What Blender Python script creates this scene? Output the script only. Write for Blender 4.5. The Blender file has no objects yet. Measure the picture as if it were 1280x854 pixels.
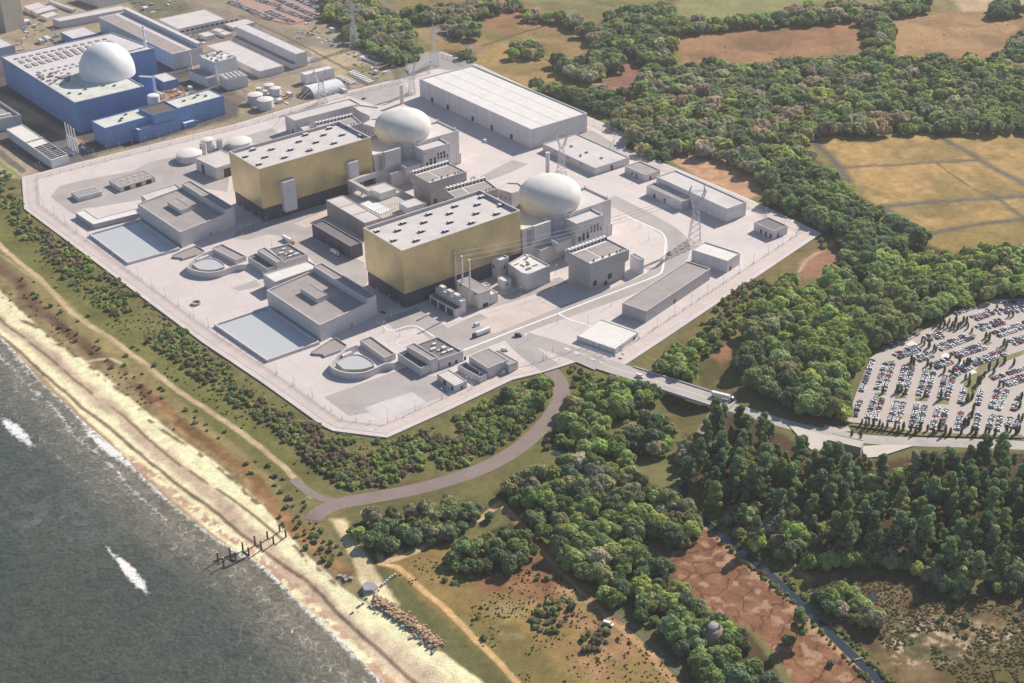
HAZE = 0.000045
EXPOSURE = 0.32
import bpy, math, random
import numpy as np
from mathutils import Vector, Matrix

random.seed(7)
rng = np.random.default_rng(11)
sc = bpy.context.scene
COL = sc.collection

# ------------------------------------------------------------------ camera and the survey of the site
CAM_H = 540.0
FOC = 1744.0
PITCH, ROLL = math.radians(29.80), math.radians(-0.78)
_fw = np.array([0, math.cos(PITCH), -math.sin(PITCH)])
_u0 = np.array([0, math.sin(PITCH), math.cos(PITCH)])
_r0 = np.array([1.0, 0, 0])
_rt = math.cos(ROLL) * _r0 + math.sin(ROLL) * _u0
_up = -math.sin(ROLL) * _r0 + math.cos(ROLL) * _u0


def ray(x, y):
    return _fw * FOC + _rt * (x - 640) - _up * (y - 427)


def P(x, y, z=0.0):
    d = ray(x, y)
    t = (z - CAM_H) / d[2]
    return np.array([d[0] * t, d[1] * t, z])


def project(x, y, z):
    dx, dy, dz = x, y, z - CAM_H
    w = dx * _fw[0] + dy * _fw[1] + dz * _fw[2]
    u = 640 + FOC * (dx * _rt[0] + dy * _rt[1] + dz * _rt[2]) / w
    v = 427 - FOC * (dx * _up[0] + dy * _up[1] + dz * _up[2]) / w
    return u, v


def height(top, base):
    g = P(*base)
    d = ray(*top)
    t = math.hypot(g[0], g[1]) / math.hypot(d[0], d[1])
    return CAM_H + t * d[2]


def lin(r, g, b, k=1.0):
    f = lambda c: ((c / 255 + 0.055) / 1.055) ** 2.4 if c > 10 else c / 255 / 12.92
    return tuple(min(0.9, f(c) * k) for c in (r, g, b))


# ------------------------------------------------------------------ materials
def new_mat(name):
    m = bpy.data.materials.new(name)
    m.use_nodes = True
    nt = m.node_tree
    return m, nt, nt.nodes['Principled BSDF']


def mat(name, col, rough=0.8, var=0.10, scale=0.12, fine=1.5, metal=0.0, streak=0.0, bump=0.0, stain=None, panel=None):
    """a surface whose colour wanders a little at two sizes, with optional vertical run marks"""
    m, nt, b = new_mat(name)
    N, L = nt.nodes, nt.links
    tc = N.new('ShaderNodeTexCoord')
    geo = N.new('ShaderNodeNewGeometry')
    n1 = N.new('ShaderNodeTexNoise'); n1.inputs['Scale'].default_value = scale; n1.inputs['Detail'].default_value = 5
    n2 = N.new('ShaderNodeTexNoise'); n2.inputs['Scale'].default_value = fine; n2.inputs['Detail'].default_value = 3
    L.new(geo.outputs['Position'], n1.inputs['Vector']); L.new(geo.outputs['Position'], n2.inputs['Vector'])
    ad = N.new('ShaderNodeMath'); ad.operation = 'ADD'
    L.new(n1.outputs['Fac'], ad.inputs[0]); L.new(n2.outputs['Fac'], ad.inputs[1])
    val = ad.outputs[0]
    if streak:
        mp = N.new('ShaderNodeMapping'); mp.inputs['Scale'].default_value = (0.9, 0.9, 0.03)
        L.new(geo.outputs['Position'], mp.inputs['Vector'])
        n3 = N.new('ShaderNodeTexNoise'); n3.inputs['Scale'].default_value = 1.0; n3.inputs['Detail'].default_value = 4
        L.new(mp.outputs[0], n3.inputs['Vector'])
        ms = N.new('ShaderNodeMath'); ms.operation = 'MULTIPLY_ADD'; ms.inputs[1].default_value = streak
        L.new(n3.outputs['Fac'], ms.inputs[0]); L.new(val, ms.inputs[2]); val = ms.outputs[0]
    mr = N.new('ShaderNodeMapRange')
    mr.inputs['From Min'].default_value = 0.6 + streak * 0.3; mr.inputs['From Max'].default_value = 1.4 + streak * 0.7
    mr.inputs['To Min'].default_value = 1 - var * 2; mr.inputs['To Max'].default_value = 1 + var * 2
    mr.clamp = False
    L.new(val, mr.inputs['Value'])
    hs = N.new('ShaderNodeHueSaturation'); hs.inputs['Color'].default_value = (*col, 1)
    L.new(mr.outputs[0], hs.inputs['Value'])
    out = hs.outputs[0]
    if panel:   # sheets or slabs differ a little from one another, with a thin joint between them
        mp2 = N.new('ShaderNodeMapping'); mp2.vector_type = 'TEXTURE'; mp2.inputs['Rotation'].default_value = (0, 0, math.radians(37.7))
        L.new(geo.outputs['Position'], mp2.inputs['Vector'])
        of = N.new('ShaderNodeVectorMath'); of.operation = 'MULTIPLY_ADD'; of.inputs[1].default_value = (1 / panel[0], 1 / panel[0], 1 / panel[1]); of.inputs[2].default_value = (.37, .41, .29)
        L.new(mp2.outputs[0], of.inputs[0])
        fl_ = N.new('ShaderNodeVectorMath'); fl_.operation = 'FLOOR'; L.new(of.outputs[0], fl_.inputs[0])
        wn = N.new('ShaderNodeTexWhiteNoise'); L.new(fl_.outputs[0], wn.inputs['Vector'])
        pr_ = N.new('ShaderNodeMapRange'); pr_.inputs['To Min'].default_value = 1 - panel[2]; pr_.inputs['To Max'].default_value = 1 + panel[2]
        L.new(wn.outputs['Value'], pr_.inputs[0])
        h2 = N.new('ShaderNodeHueSaturation'); L.new(out, h2.inputs['Color']); L.new(pr_.outputs[0], h2.inputs['Value']); out = h2.outputs[0]
        if len(panel) > 3:
            fr_ = N.new('ShaderNodeVectorMath'); fr_.operation = 'FRACTION'; L.new(of.outputs[0], fr_.inputs[0])
            sx_ = N.new('ShaderNodeSeparateXYZ'); L.new(fr_.outputs[0], sx_.inputs[0])
            mn = N.new('ShaderNodeMath'); mn.operation = 'MINIMUM'; L.new(sx_.outputs[0], mn.inputs[0]); L.new(sx_.outputs[1], mn.inputs[1])
            lt = N.new('ShaderNodeMath'); lt.operation = 'LESS_THAN'; lt.inputs[1].default_value = panel[3] / panel[0]; L.new(mn.outputs[0], lt.inputs[0])
            jm = N.new('ShaderNodeMixRGB'); jm.inputs[2].default_value = (*[c * .62 for c in col], 1)
            sc2 = N.new('ShaderNodeMath'); sc2.operation = 'MULTIPLY'; sc2.inputs[1].default_value = .55; L.new(lt.outputs[0], sc2.inputs[0])
            L.new(sc2.outputs[0], jm.inputs[0]); L.new(out, jm.inputs[1]); out = jm.outputs[0]
    if stain:
        n4 = N.new('ShaderNodeTexNoise'); n4.inputs['Scale'].default_value = stain[1]; n4.inputs['Detail'].default_value = 6
        L.new(geo.outputs['Position'], n4.inputs['Vector'])
        cr = N.new('ShaderNodeMapRange'); cr.inputs['From Min'].default_value = 0.5; cr.inputs['From Max'].default_value = 0.68
        cr.inputs['To Max'].default_value = stain[2]
        L.new(n4.outputs['Fac'], cr.inputs['Value'])
        mx = N.new('ShaderNodeMixRGB'); mx.inputs[2].default_value = (*stain[0], 1)
        L.new(cr.outputs[0], mx.inputs[0]); L.new(out, mx.inputs[1]); out = mx.outputs[0]
    L.new(out, b.inputs['Base Color'])
    b.inputs['Roughness'].default_value = rough
    b.inputs['Metallic'].default_value = metal
    b.inputs['Specular IOR Level'].default_value = 0.3
    if bump:
        bp = N.new('ShaderNodeBump'); bp.inputs['Strength'].default_value = bump; bp.inputs['Distance'].default_value = 0.3
        L.new(n2.outputs['Fac'], bp.inputs['Height']); L.new(bp.outputs[0], b.inputs['Normal'])
    return m


M = {}
M['concrete'] = mat('pale_concrete_wall', (.60, .57, .565), streak=.6, var=.06, fine=.8, panel=(7, 4.5, .05))
M['concrete_dark'] = mat('grey_concrete_wall', (.42, .40, .405), streak=.6, var=.06, panel=(6, 4, .05))
M['roof_pale'] = mat('pale_roof', (.60, .555, .53), var=.05, panel=(9, 500, .03, .15), stain=((.42, .40, .39), .06, .5))
M['roof_white'] = mat('white_roof', (.70, .67, .63), var=.035, fine=.3, panel=(10, 500, .03, .15))
M['roof_grey'] = mat('grey_roof', (.345, .305, .29), var=.07, panel=(8, 500, .04, .12))
M['roof_dark'] = mat('dark_roof', (.19, .17, .17), var=.07)
M['rim'] = mat('parapet_coping', (.55, .53, .52), var=.04)
M['dark'] = mat('dark_opening', (.035, .035, .045), rough=.4, var=.1)
M['black_clad'] = mat('dark_blue_grey_cladding', (.085, .082, .115), rough=.6, var=.06, streak=.4, panel=(6, 30, .08))
M['white'] = mat('white_paint', (.74, .74, .73), var=.03, rough=.5)
M['offwhite'] = mat('offwhite_metal', (.68, .67, .67), var=.04, streak=.3, panel=(5, 40, .04))
M['steel'] = mat('galvanised_steel', (.5, .5, .52), rough=.5, metal=.3, var=.05)
M['brown_clad'] = mat('pinkish_brown_cladding', (.46, .385, .355), var=.06, streak=.4, panel=(5, 30, .05))
M['tan_deck'] = mat('tan_roof_deck', (.50, .45, .39), var=.05)
M['blue'] = mat('blue_cladding', (.15, .27, .52), rough=.6, var=.04, streak=.3, panel=(8, 60, .04))
M['blue_rim'] = mat('light_blue_trim', (.20, .32, .60), rough=.5, var=.04)
M['b_roof'] = mat('greenish_white_roof', (.62, .63, .57), var=.07, stain=((.40, .45, .36), .09, .6))
M['b_roof2'] = mat('pinkish_pale_roof', (.60, .56, .55), var=.06, stain=((.45, .42, .40), .07, .5))
M['tan_tower'] = mat('tan_cladding', (.42, .385, .31), var=.05, streak=.6)
M['lgrey'] = mat('light_grey_cladding', (.62, .60, .61), var=.04, streak=.5, panel=(4, 40, .05))
M['dome'] = mat('weathered_dome_concrete', (.70, .675, .63), var=.07, scale=.12, fine=.9, streak=1.0, stain=((.54, .525, .51), .09, .6))
M['dome_white'] = mat('white_dome_skin', (.76, .76, .76), var=.03, rough=.5, streak=.6, panel=(6, 5, .03))
M['paint'] = mat('white_road_paint', (.80, .80, .78), var=.05)
M['platform'] = mat('platform_concrete', (.61, .54, .508), var=.04, scale=.03, fine=.25, stain=((.52, .46, .44), .02, .6), panel=(12, 500, .025, .22))
M['pinkroad'] = mat('patrol_road_concrete', (.58, .49, .445), var=.05, scale=.05, fine=.6, panel=(9, 500, .04, .25))
M['tarmac'] = mat('pale_tarmac', (.41, .37, .35), var=.06, scale=.04, fine=.5, stain=((.31, .285, .28), .05, .55))
M['tarmac_dk'] = mat('dark_tarmac', (.31, .29, .285), var=.05, scale=.05)
M['accessroad'] = mat('reddish_tarmac', (.24, .185, .165), var=.08, scale=.06, fine=.6)
M['bridgeroad'] = mat('worn_road_concrete', (.44, .40, .37), var=.06, scale=.05, fine=.7, stain=((.33, .29, .27), .08, .6))
M['carpark'] = mat('car_park_surface', (.46, .40, .355), var=.05, scale=.05, fine=.7)
M['kerb'] = mat('kerb_concrete', (.50, .47, .45), var=.05)
M['forecourt'] = mat('gravel_forecourt', (.56, .50, .44), var=.05)
M['glass'] = mat('car_glass', (.03, .035, .04), rough=.15, var=.05)
M['tyre'] = mat('rubber', (.02, .02, .02), rough=.9)
M['orange'] = mat('orange_paint', (.75, .30, .04), rough=.5, var=.03)
M['navy'] = mat('dark_blue_paint', (.05, .07, .18), rough=.4)
M['timber'] = mat('weathered_timber', (.12, .105, .095), var=.15)
M['timber_pale'] = mat('bleached_timber_top', (.42, .38, .34), var=.1)
M['rock'] = mat('reddish_rock', (.42, .29, .18), var=.2, fine=2)
M['rock_grey'] = mat('grey_rock', (.33, .32, .32), var=.2, fine=2)
M['bark'] = mat('bark', (.14, .115, .095), var=.15)
M['brick'] = mat('old_brick', (.30, .215, .175), var=.12, fine=2, stain=((.16, .14, .12), .3, .6))
M['wire'] = mat('wire', (.55, .55, .56), rough=.5, metal=.2)
M['brown_roof'] = mat('brown_felt_roof', (.13, .105, .10), var=.08)


def gold_mat():
    m, nt, b = new_mat('gold_cladding')
    N, L = nt.nodes, nt.links
    geo = N.new('ShaderNodeNewGeometry')
    vo = N.new('ShaderNodeTexVoronoi'); vo.inputs['Scale'].default_value = 1.5
    n1 = N.new('ShaderNodeTexNoise'); n1.inputs['Scale'].default_value = .05; n1.inputs['Detail'].default_value = 3
    n2 = N.new('ShaderNodeTexNoise'); n2.inputs['Scale'].default_value = 1.2; n2.inputs['Detail'].default_value = 2
    for n in (vo, n1, n2):
        L.new(geo.outputs['Position'], n.inputs['Vector'])
    cr = N.new('ShaderNodeValToRGB')
    cr.color_ramp.elements[0].position = .3; cr.color_ramp.elements[0].color = (.52, .405, .195, 1)
    cr.color_ramp.elements[1].position = .75; cr.color_ramp.elements[1].color = (.80, .64, .34, 1)
    sep = N.new('ShaderNodeSeparateColor'); L.new(vo.outputs['Color'], sep.inputs[0])
    a = N.new('ShaderNodeMath'); a.operation = 'MULTIPLY_ADD'; a.inputs[1].default_value = .22
    L.new(sep.outputs[0], a.inputs[0]); 
    h = N.new('ShaderNodeMath'); h.operation = 'MULTIPLY'; h.inputs[1].default_value = .8
    L.new(n1.outputs['Fac'], h.inputs[0]); L.new(h.outputs[0], a.inputs[2])
    L.new(a.outputs[0], cr.inputs[0]); L.new(cr.outputs[0], b.inputs['Base Color'])
    b.inputs['Metallic'].default_value = .35
    rr = N.new('ShaderNodeMapRange'); rr.inputs['To Min'].default_value = .22; rr.inputs['To Max'].default_value = .45
    L.new(n1.outputs['Fac'], rr.inputs[0]); L.new(rr.outputs[0], b.inputs['Roughness'])
    bp = N.new('ShaderNodeBump'); bp.inputs['Strength'].default_value = .12; bp.inputs['Distance'].default_value = .3
    L.new(sep.outputs[1], bp.inputs['Height']); L.new(bp.outputs[0], b.inputs['Normal'])
    return m


M['gold'] = gold_mat()


def pond_mat(name, col, rough=.08, bump=.05, scale=.35):
    m, nt, b = new_mat(name)
    N, L = nt.nodes, nt.links
    geo = N.new('ShaderNodeNewGeometry')
    n = N.new('ShaderNodeTexNoise'); n.inputs['Scale'].default_value = scale; n.inputs['Detail'].default_value = 4
    L.new(geo.outputs['Position'], n.inputs['Vector'])
    bp = N.new('ShaderNodeBump'); bp.inputs['Strength'].default_value = bump; bp.inputs['Distance'].default_value = .3
    L.new(n.outputs['Fac'], bp.inputs['Height']); L.new(bp.outputs[0], b.inputs['Normal'])
    b.inputs['Base Color'].default_value = (*col, 1)
    b.inputs['Roughness'].default_value = rough
    return m


M['pond'] = pond_mat('pond_water', (.50, .52, .525))  # pale base colour has the sky's reflection painted into the water
M['canal'] = pond_mat('ditch_water', (.028, .042, .055), rough=.06)


def leaf_mat():
    m, nt, b = new_mat('foliage')
    N, L = nt.nodes, nt.links
    at = N.new('ShaderNodeAttribute'); at.attribute_name = 'tint'
    oi = N.new('ShaderNodeObjectInfo')
    mx = N.new('ShaderNodeMixRGB'); mx.blend_type = 'MULTIPLY'; mx.inputs[0].default_value = 1
    L.new(at.outputs['Color'], mx.inputs[1]); L.new(oi.outputs['Color'], mx.inputs[2])
    L.new(mx.outputs[0], b.inputs['Base Color'])
    b.inputs['Roughness'].default_value = .7
    b.inputs['Specular IOR Level'].default_value = .25
    tr = N.new('ShaderNodeBsdfTranslucent')
    g = N.new('ShaderNodeMixRGB'); g.blend_type = 'MULTIPLY'; g.inputs[0].default_value = 1; g.inputs[2].default_value = (1.25, 1.3, .7, 1)
    L.new(mx.outputs[0], g.inputs[1]); L.new(g.outputs[0], tr.inputs['Color'])
    ms = N.new('ShaderNodeMixShader'); ms.inputs[0].default_value = .38
    L.new(b.outputs[0], ms.inputs[1]); L.new(tr.outputs[0], ms.inputs[2])
    L.new(ms.outputs[0], N['Material Output'].inputs['Surface'])
    return m


M['leaf'] = leaf_mat()


def tint_mat(name, rough, spec=.5):
    m, nt, b = new_mat(name)
    N, L = nt.nodes, nt.links
    at = N.new('ShaderNodeAttribute'); at.attribute_name = 'tint'
    oi = N.new('ShaderNodeObjectInfo')
    mx = N.new('ShaderNodeMixRGB'); mx.blend_type = 'MULTIPLY'; mx.inputs[0].default_value = 1
    L.new(at.outputs['Color'], mx.inputs[1]); L.new(oi.outputs['Color'], mx.inputs[2])
    L.new(mx.outputs[0], b.inputs['Base Color'])
    b.inputs['Roughness'].default_value = rough
    b.inputs['Specular IOR Level'].default_value = spec
    return m


M['car'] = tint_mat('car_paint', .3)


# ------------------------------------------------------------------ mesh building helpers
ORIG = {}


class MB:
    def __init__(self):
        self.v, self.f, self.m = [], [], []

    def add(self, vs, fs, mi=0):
        o = len(self.v)
        self.v += [tuple(map(float, p)) for p in vs]
        self.f += [tuple(i + o for i in q) for q in fs]
        self.m += [mi] * len(fs)
        return self

    def prism(self, poly, z0, z1, mi=0, cap=True, bottom=False):
        n = len(poly)
        vs = [(p[0], p[1], z0) for p in poly] + [(p[0], p[1], z1) for p in poly]
        fs = [(i, (i + 1) % n, n + (i + 1) % n, n + i) for i in range(n)]
        if cap:
            fs.append(tuple(range(n, 2 * n)))
        if bottom:
            fs.append(tuple(range(n - 1, -1, -1)))
        return self.add(vs, fs, mi)

    def flat(self, poly, z, mi=0):
        return self.add([(p[0], p[1], z) for p in poly], [tuple(range(len(poly)))], mi)

    def shell(self, poly, inner, z0, z1, zi, mi=0, rim=0):
        """outer wall, coping and inner face of a parapet"""
        n = len(poly)
        vs = [(p[0], p[1], z0) for p in poly] + [(p[0], p[1], z1) for p in poly] + \
             [(p[0], p[1], z1) for p in inner] + [(p[0], p[1], zi) for p in inner]
        fs, ms = [], []
        for i in range(n):
            j = (i + 1) % n
            fs += [(i, j, n + j, n + i), (n + i, n + j, 2 * n + j, 2 * n + i), (2 * n + i, 2 * n + j, 3 * n + j, 3 * n + i)]
            ms += [mi, rim, mi]
        o = len(self.v)
        self.add(vs, fs, mi)
        self.m[-len(ms):] = ms
        return self

    def box(self, c, s, rz=0.0, mi=0, z_is_base=True):
        ca, sa = math.cos(rz), math.sin(rz)
        hx, hy = s[0] / 2, s[1] / 2
        poly = [(c[0] + ca * x - sa * y, c[1] + sa * x + ca * y) for x, y in ((-hx, -hy), (hx, -hy), (hx, hy), (-hx, hy))]
        z0 = c[2] if z_is_base else c[2] - s[2] / 2
        return self.prism(poly, z0, z0 + s[2], mi, bottom=True)

    def tube(self, a, b, r0, r1=None, n=6, mi=0, cap=True):
        a, b = Vector(a), Vector(b)
        r1 = r0 if r1 is None else r1
        d = (b - a).normalized()
        u = d.orthogonal().normalized()
        w = d.cross(u)
        vs = []
        for p, r in ((a, r0), (b, r1)):
            for k in range(n):
                t = 2 * math.pi * k / n
                vs.append(p + (u * math.cos(t) + w * math.sin(t)) * r)
        fs = [(k, (k + 1) % n, n + (k + 1) % n, n + k) for k in range(n)]
        if cap:
            fs += [tuple(range(n - 1, -1, -1)), tuple(range(n, 2 * n))]
        return self.add(vs, fs, mi)

    def lathe(self, c, prof, n=48, mi=0):
        vs, fs = [], []
        for r, z in prof:
            for k in range(n):
                t = 2 * math.pi * k / n
                vs.append((c[0] + r * math.cos(t), c[1] + r * math.sin(t), z))
        for i in range(len(prof) - 1):
            for k in range(n):
                fs.append((i * n + k, i * n + (k + 1) % n, (i + 1) * n + (k + 1) % n, (i + 1) * n + k))
        fs.append(tuple(range((len(prof) - 1) * n, len(prof) * n)))
        return self.add(vs, fs, mi)

    def build(self, name, mats, parent=None, smooth=False, origin=None):
        if not isinstance(mats, (list, tuple)):
            mats = [mats]
        o0 = ORIG.get(parent.name, (0, 0, 0)) if parent else (origin or (0, 0, 0))
        me = bpy.data.meshes.new(name)
        me.from_pydata([(p[0] - o0[0], p[1] - o0[1], p[2] - o0[2]) for p in self.v], [], self.f)
        for mm in mats:
            me.materials.append(M[mm] if isinstance(mm, str) else mm)
        if len(mats) > 1:
            me.polygons.foreach_set('material_index', self.m)
        if smooth:
            me.polygons.foreach_set('use_smooth', [True] * len(me.polygons))
        me.update()
        o = bpy.data.objects.new(name, me)
        COL.objects.link(o)
        if parent:
            o.parent = parent
            ORIG[o.name] = o0
        else:
            o.location = o0
            ORIG[o.name] = o0
        return o


def tag(o, label=None, cat=None, group=None, kind=None):
    if label: o['label'] = label
    if cat: o['category'] = cat
    if group: o['group'] = group
    if kind: o['kind'] = kind
    return o


def empty(name, loc, label=None, cat=None, group=None):
    o = bpy.data.objects.new(name, None)
    COL.objects.link(o)
    o.location = loc
    o.empty_display_size = 1
    ORIG[o.name] = tuple(map(float, loc))
    return tag(o, label, cat, group)


def copy_tree(o, parent=None, delta=None):
    c = o.copy()
    COL.objects.link(c)
    if parent is not None:
        c.parent = parent
    if delta is not None:
        c.location = Vector(o.location) + Vector(delta)
    for ch in [x for x in KIDS.get(o.name, [])]:
        copy_tree(ch, c)
    return c


KIDS = {}


def index_kids():
    KIDS.clear()
    for o in COL.objects:
        if o.parent:
            KIDS.setdefault(o.parent.name, []).append(o)


def area2(poly):
    return sum(poly[i][0] * poly[(i + 1) % len(poly)][1] - poly[(i + 1) % len(poly)][0] * poly[i][1] for i in range(len(poly)))


def ccw(poly):
    poly = [tuple(p[:2]) for p in poly]
    return poly if area2(poly) > 0 else poly[::-1]


def inset(poly, t):
    """poly must be counter-clockwise"""
    n = len(poly)
    out = []
    for i in range(n):
        p0, p1, p2 = np.array(poly[i - 1][:2]), np.array(poly[i][:2]), np.array(poly[(i + 1) % n][:2])
        d1 = (p1 - p0) / np.linalg.norm(p1 - p0); d2 = (p2 - p1) / np.linalg.norm(p2 - p1)
        n1 = np.array([-d1[1], d1[0]]); n2 = np.array([-d2[1], d2[0]])
        k = 1 + n1 @ n2
        out.append(tuple(p1 + (n1 + n2) * t / max(k, .2)))
    return out


def quadpoly(F, L, R, h, square=True, off=(0, 0)):
    f, l, r = (P(*q, h)[:2] - np.array(off) for q in (F, L, R))
    u, v = r - f, l - f
    if square:
        lu, lv = np.linalg.norm(u), np.linalg.norm(v)
        a = math.atan2(u[1], u[0]); b = math.atan2(v[1], v[0])
        d = (b - a) % (2 * math.pi)
        e = (math.pi / 2 - d) / 2 if d < math.pi else 0
        a -= e; b += e
        u = lu * np.array([math.cos(a), math.sin(a)]); v = lv * np.array([math.cos(b), math.sin(b)])
    return [tuple(f), tuple(f + u), tuple(f + u + v), tuple(f + v)]   # front, right, back, left: counter-clockwise


def volume(parent, poly, h, z0=-1.2, par=1.0, t=.7, wall='concrete', roof='roof_pale', rim='rim', names=('wall', 'roof'), roofparent=True):
    poly = ccw(poly)
    inn = inset(poly, t)
    mb = MB()
    mb.shell(poly, inn, z0, h, h - par - .15, 0, 1)
    w = mb.build(names[0], [wall, rim], parent)
    rf = MB().flat(inset(poly, t - .08), h - par)
    r = rf.build(names[1], roof, w if not roofparent else parent)
    return w, r


def building(name, label, cat, poly, h, group=None, **k):
    c = np.mean(np.array([p[:2] for p in poly]), axis=0)
    root = empty(name, (c[0], c[1], 0), label, cat, group)
    volume(root, poly, h, **k)
    return root


def pbuild(name, label, cat, F, L, R, base, square=True, h=None, group=None, **k):
    h = h if h is not None else height(F, base)
    poly = quadpoly(F, L, R, h, square)
    root = building(name, label, cat, poly, h, group, **k)
    return root, poly, h


def annex(root, name, poly, h, z0=-1.2, par=.8, wall='concrete', roof='roof_pale', rim='rim', t=.6):
    w, r = volume(root, poly, h, z0, par, t, wall, roof, rim, (name, 'roof'), roofparent=False)
    return w


def onface(a, b, px, py):
    """(distance along a->b, z) where the sight line meets the vertical plane through a and b"""
    a, b = np.array(a[:2]), np.array(b[:2])
    d = ray(px, py)
    u = (b - a) / np.linalg.norm(b - a)
    A = np.array([[d[0], -u[0]], [d[1], -u[1]]])
    t, s = np.linalg.solve(A, a)
    return s, CAM_H + t * d[2]


def panel(root, name, a, b, s0, s1, z0, z1, m='dark', proud=.12, depth=0.0, lab=None):
    """a thin box on the outside of wall a->b (counter-clockwise footprint: outside is to the right)"""
    a, b = np.array(a[:2]), np.array(b[:2])
    u = (b - a) / np.linalg.norm(b - a)
    nrm = np.array([u[1], -u[0]])
    p = [a + u * s0 + nrm * proud, a + u * s1 + nrm * proud, a + u * s1 - nrm * .05, a + u * s0 - nrm * .05]
    mb = MB().prism(ccw(p), z0, z1, bottom=True)
    o = mb.build(name, m, root)
    if lab: o['label'] = lab
    return o


def ppanel(root, name, a, b, p0, p1, m='dark', proud=.12):
    s0, z1 = onface(a, b, *p0); s1, z0 = onface(a, b, *p1)
    return panel(root, name, a, b, min(s0, s1), max(s0, s1), min(z0, z1), max(z0, z1), m, proud)


def lerp2(poly, u, v):
    """point in a quad poly (front,right,back,left): u along front->right, v along front->left"""
    f, r, b, l = (np.array(p[:2]) for p in poly)
    return f * (1 - u) * (1 - v) + r * u * (1 - v) + b * u * v + l * (1 - u) * v


def subpoly(poly, u0, u1, v0, v1):
    return [tuple(lerp2(poly, u0, v0)), tuple(lerp2(poly, u1, v0)), tuple(lerp2(poly, u1, v1)), tuple(lerp2(poly, u0, v1))]


def yaw(poly):
    d = np.array(poly[1][:2]) - np.array(poly[0][:2])
    return math.atan2(d[1], d[0])


# ------------------------------------------------------------------ noise for the ground
def vnoise(x, y, seed=0):
    xi, yi = np.floor(x).astype(np.int64), np.floor(y).astype(np.int64)
    xf, yf = x - xi, y - yi

    def hsh(i, j):
        n = (i * 374761393 + j * 668265263 + seed * 974711) & 0x7fffffff
        n = ((n ^ (n >> 13)) * 1274126177) & 0x7fffffff
        return ((n ^ (n >> 16)) & 0xffff) / 65535.0
    u, v = xf * xf * (3 - 2 * xf), yf * yf * (3 - 2 * yf)
    return (hsh(xi, yi) * (1 - u) + hsh(xi + 1, yi) * u) * (1 - v) + (hsh(xi, yi + 1) * (1 - u) + hsh(xi + 1, yi + 1) * u) * v


def fbm(x, y, s, oct=4, seed=0):
    a, t, r = 1.0, 0.0, 0.0
    for k in range(oct):
        r = r + a * vnoise(x * s + k * 17.3, y * s - k * 9.1, seed + k)
        t += a; a *= .5; s *= 2.03
    return r / t


def seg_dist(x, y, pts, closed=False):
    """distance to a polyline, and the signed side of the nearest segment"""
    best = np.full(x.shape, 1e9); side = np.zeros(x.shape)
    n = len(pts)
    for i in range(n if closed else n - 1):
        ax, ay = pts[i][:2]; bx, by = pts[(i + 1) % n][:2]
        dx, dy = bx - ax, by - ay
        L2 = dx * dx + dy * dy + 1e-9
        t = np.clip(((x - ax) * dx + (y - ay) * dy) / L2, 0, 1)
        d = np.hypot(x - ax - t * dx, y - ay - t * dy)
        s = dx * (y - ay) - dy * (x - ax)
        m = d < best
        best = np.where(m, d, best); side = np.where(m, s, side)
    return best, side


def inside(x, y, poly):
    r = np.zeros(x.shape, bool)
    n = len(poly)
    for i in range(n):
        ax, ay = poly[i][:2]; bx, by = poly[(i + 1) % n][:2]
        if ay == by: continue
        c = ((ay > y) != (by > y)) & (x < (bx - ax) * (y - ay) / (by - ay) + ax)
        r ^= c
    return r


SEA = -5.0
LAND = -1.0
SHORE_PX = [(-260, 120), (-60, 355), (0, 418), (40, 462), (75, 495), (110, 530), (150, 565), (185, 600), (230, 640), (262, 664), (300, 690), (330, 707),
            (370, 745), (420, 792), (470, 842), (490, 862), (640, 1010), (900, 1300)]
SHORE = [P(*p, SEA)[:2] for p in SHORE_PX]
_d0 = (SHORE[0] - SHORE[1]) / np.linalg.norm(SHORE[0] - SHORE[1])
_d1 = (SHORE[-1] - SHORE[-2]) / np.linalg.norm(SHORE[-1] - SHORE[-2])
SHORE = [SHORE[0] + _d0 * 12000] + SHORE + [SHORE[-1] + _d1 * 12000]
BR_A, BR_B = P(846, 478)[:2], P(898, 500)[:2]      # the road over the low ground
BR_C = (BR_A + BR_B) / 2
BR_U = (BR_B - BR_A) / np.linalg.norm(BR_B - BR_A)
BR_N = np.array([-BR_U[1], BR_U[0]])


def smooth(a, b, x):
    t = np.clip((x - a) / (b - a), 0, 1)
    return t * t * (3 - 2 * t)


def ground(x, y):
    x = np.asarray(x, float); y = np.asarray(y, float)
    d, s = seg_dist(x, y, SHORE)
    d = np.where(s > 0, d, -d)
    z = SEA + (LAND - SEA) * smooth(-6, 42, d) + .05 * np.clip(d, -160, 0)
    z = z + np.where(d > 30, (fbm(x, y, .03, 3, 5) - .5) * .9, 0)
    q = np.exp(-((d - 52) / 9.0) ** 2) * (fbm(x, y, .06, 3, 8)) * 1.6
    z = z + np.where(d > 20, q, 0)
    a = (x - BR_C[0]) * BR_U[0] + (y - BR_C[1]) * BR_U[1]
    n = (x - BR_C[0]) * BR_N[0] + (y - BR_C[1]) * BR_N[1]
    z = z - 7.0 * np.clip(1.35 - np.abs(a) / 17.0, 0, 1) ** .8 * (1 - smooth(30, 75, np.abs(n)))
    return z


def PG(px, py):
    z = LAND
    for _ in range(3):
        p = P(px, py, z)
        z = float(ground(np.array([p[0]]), np.array([p[1]]))[0])
    return P(px, py, z)
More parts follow.
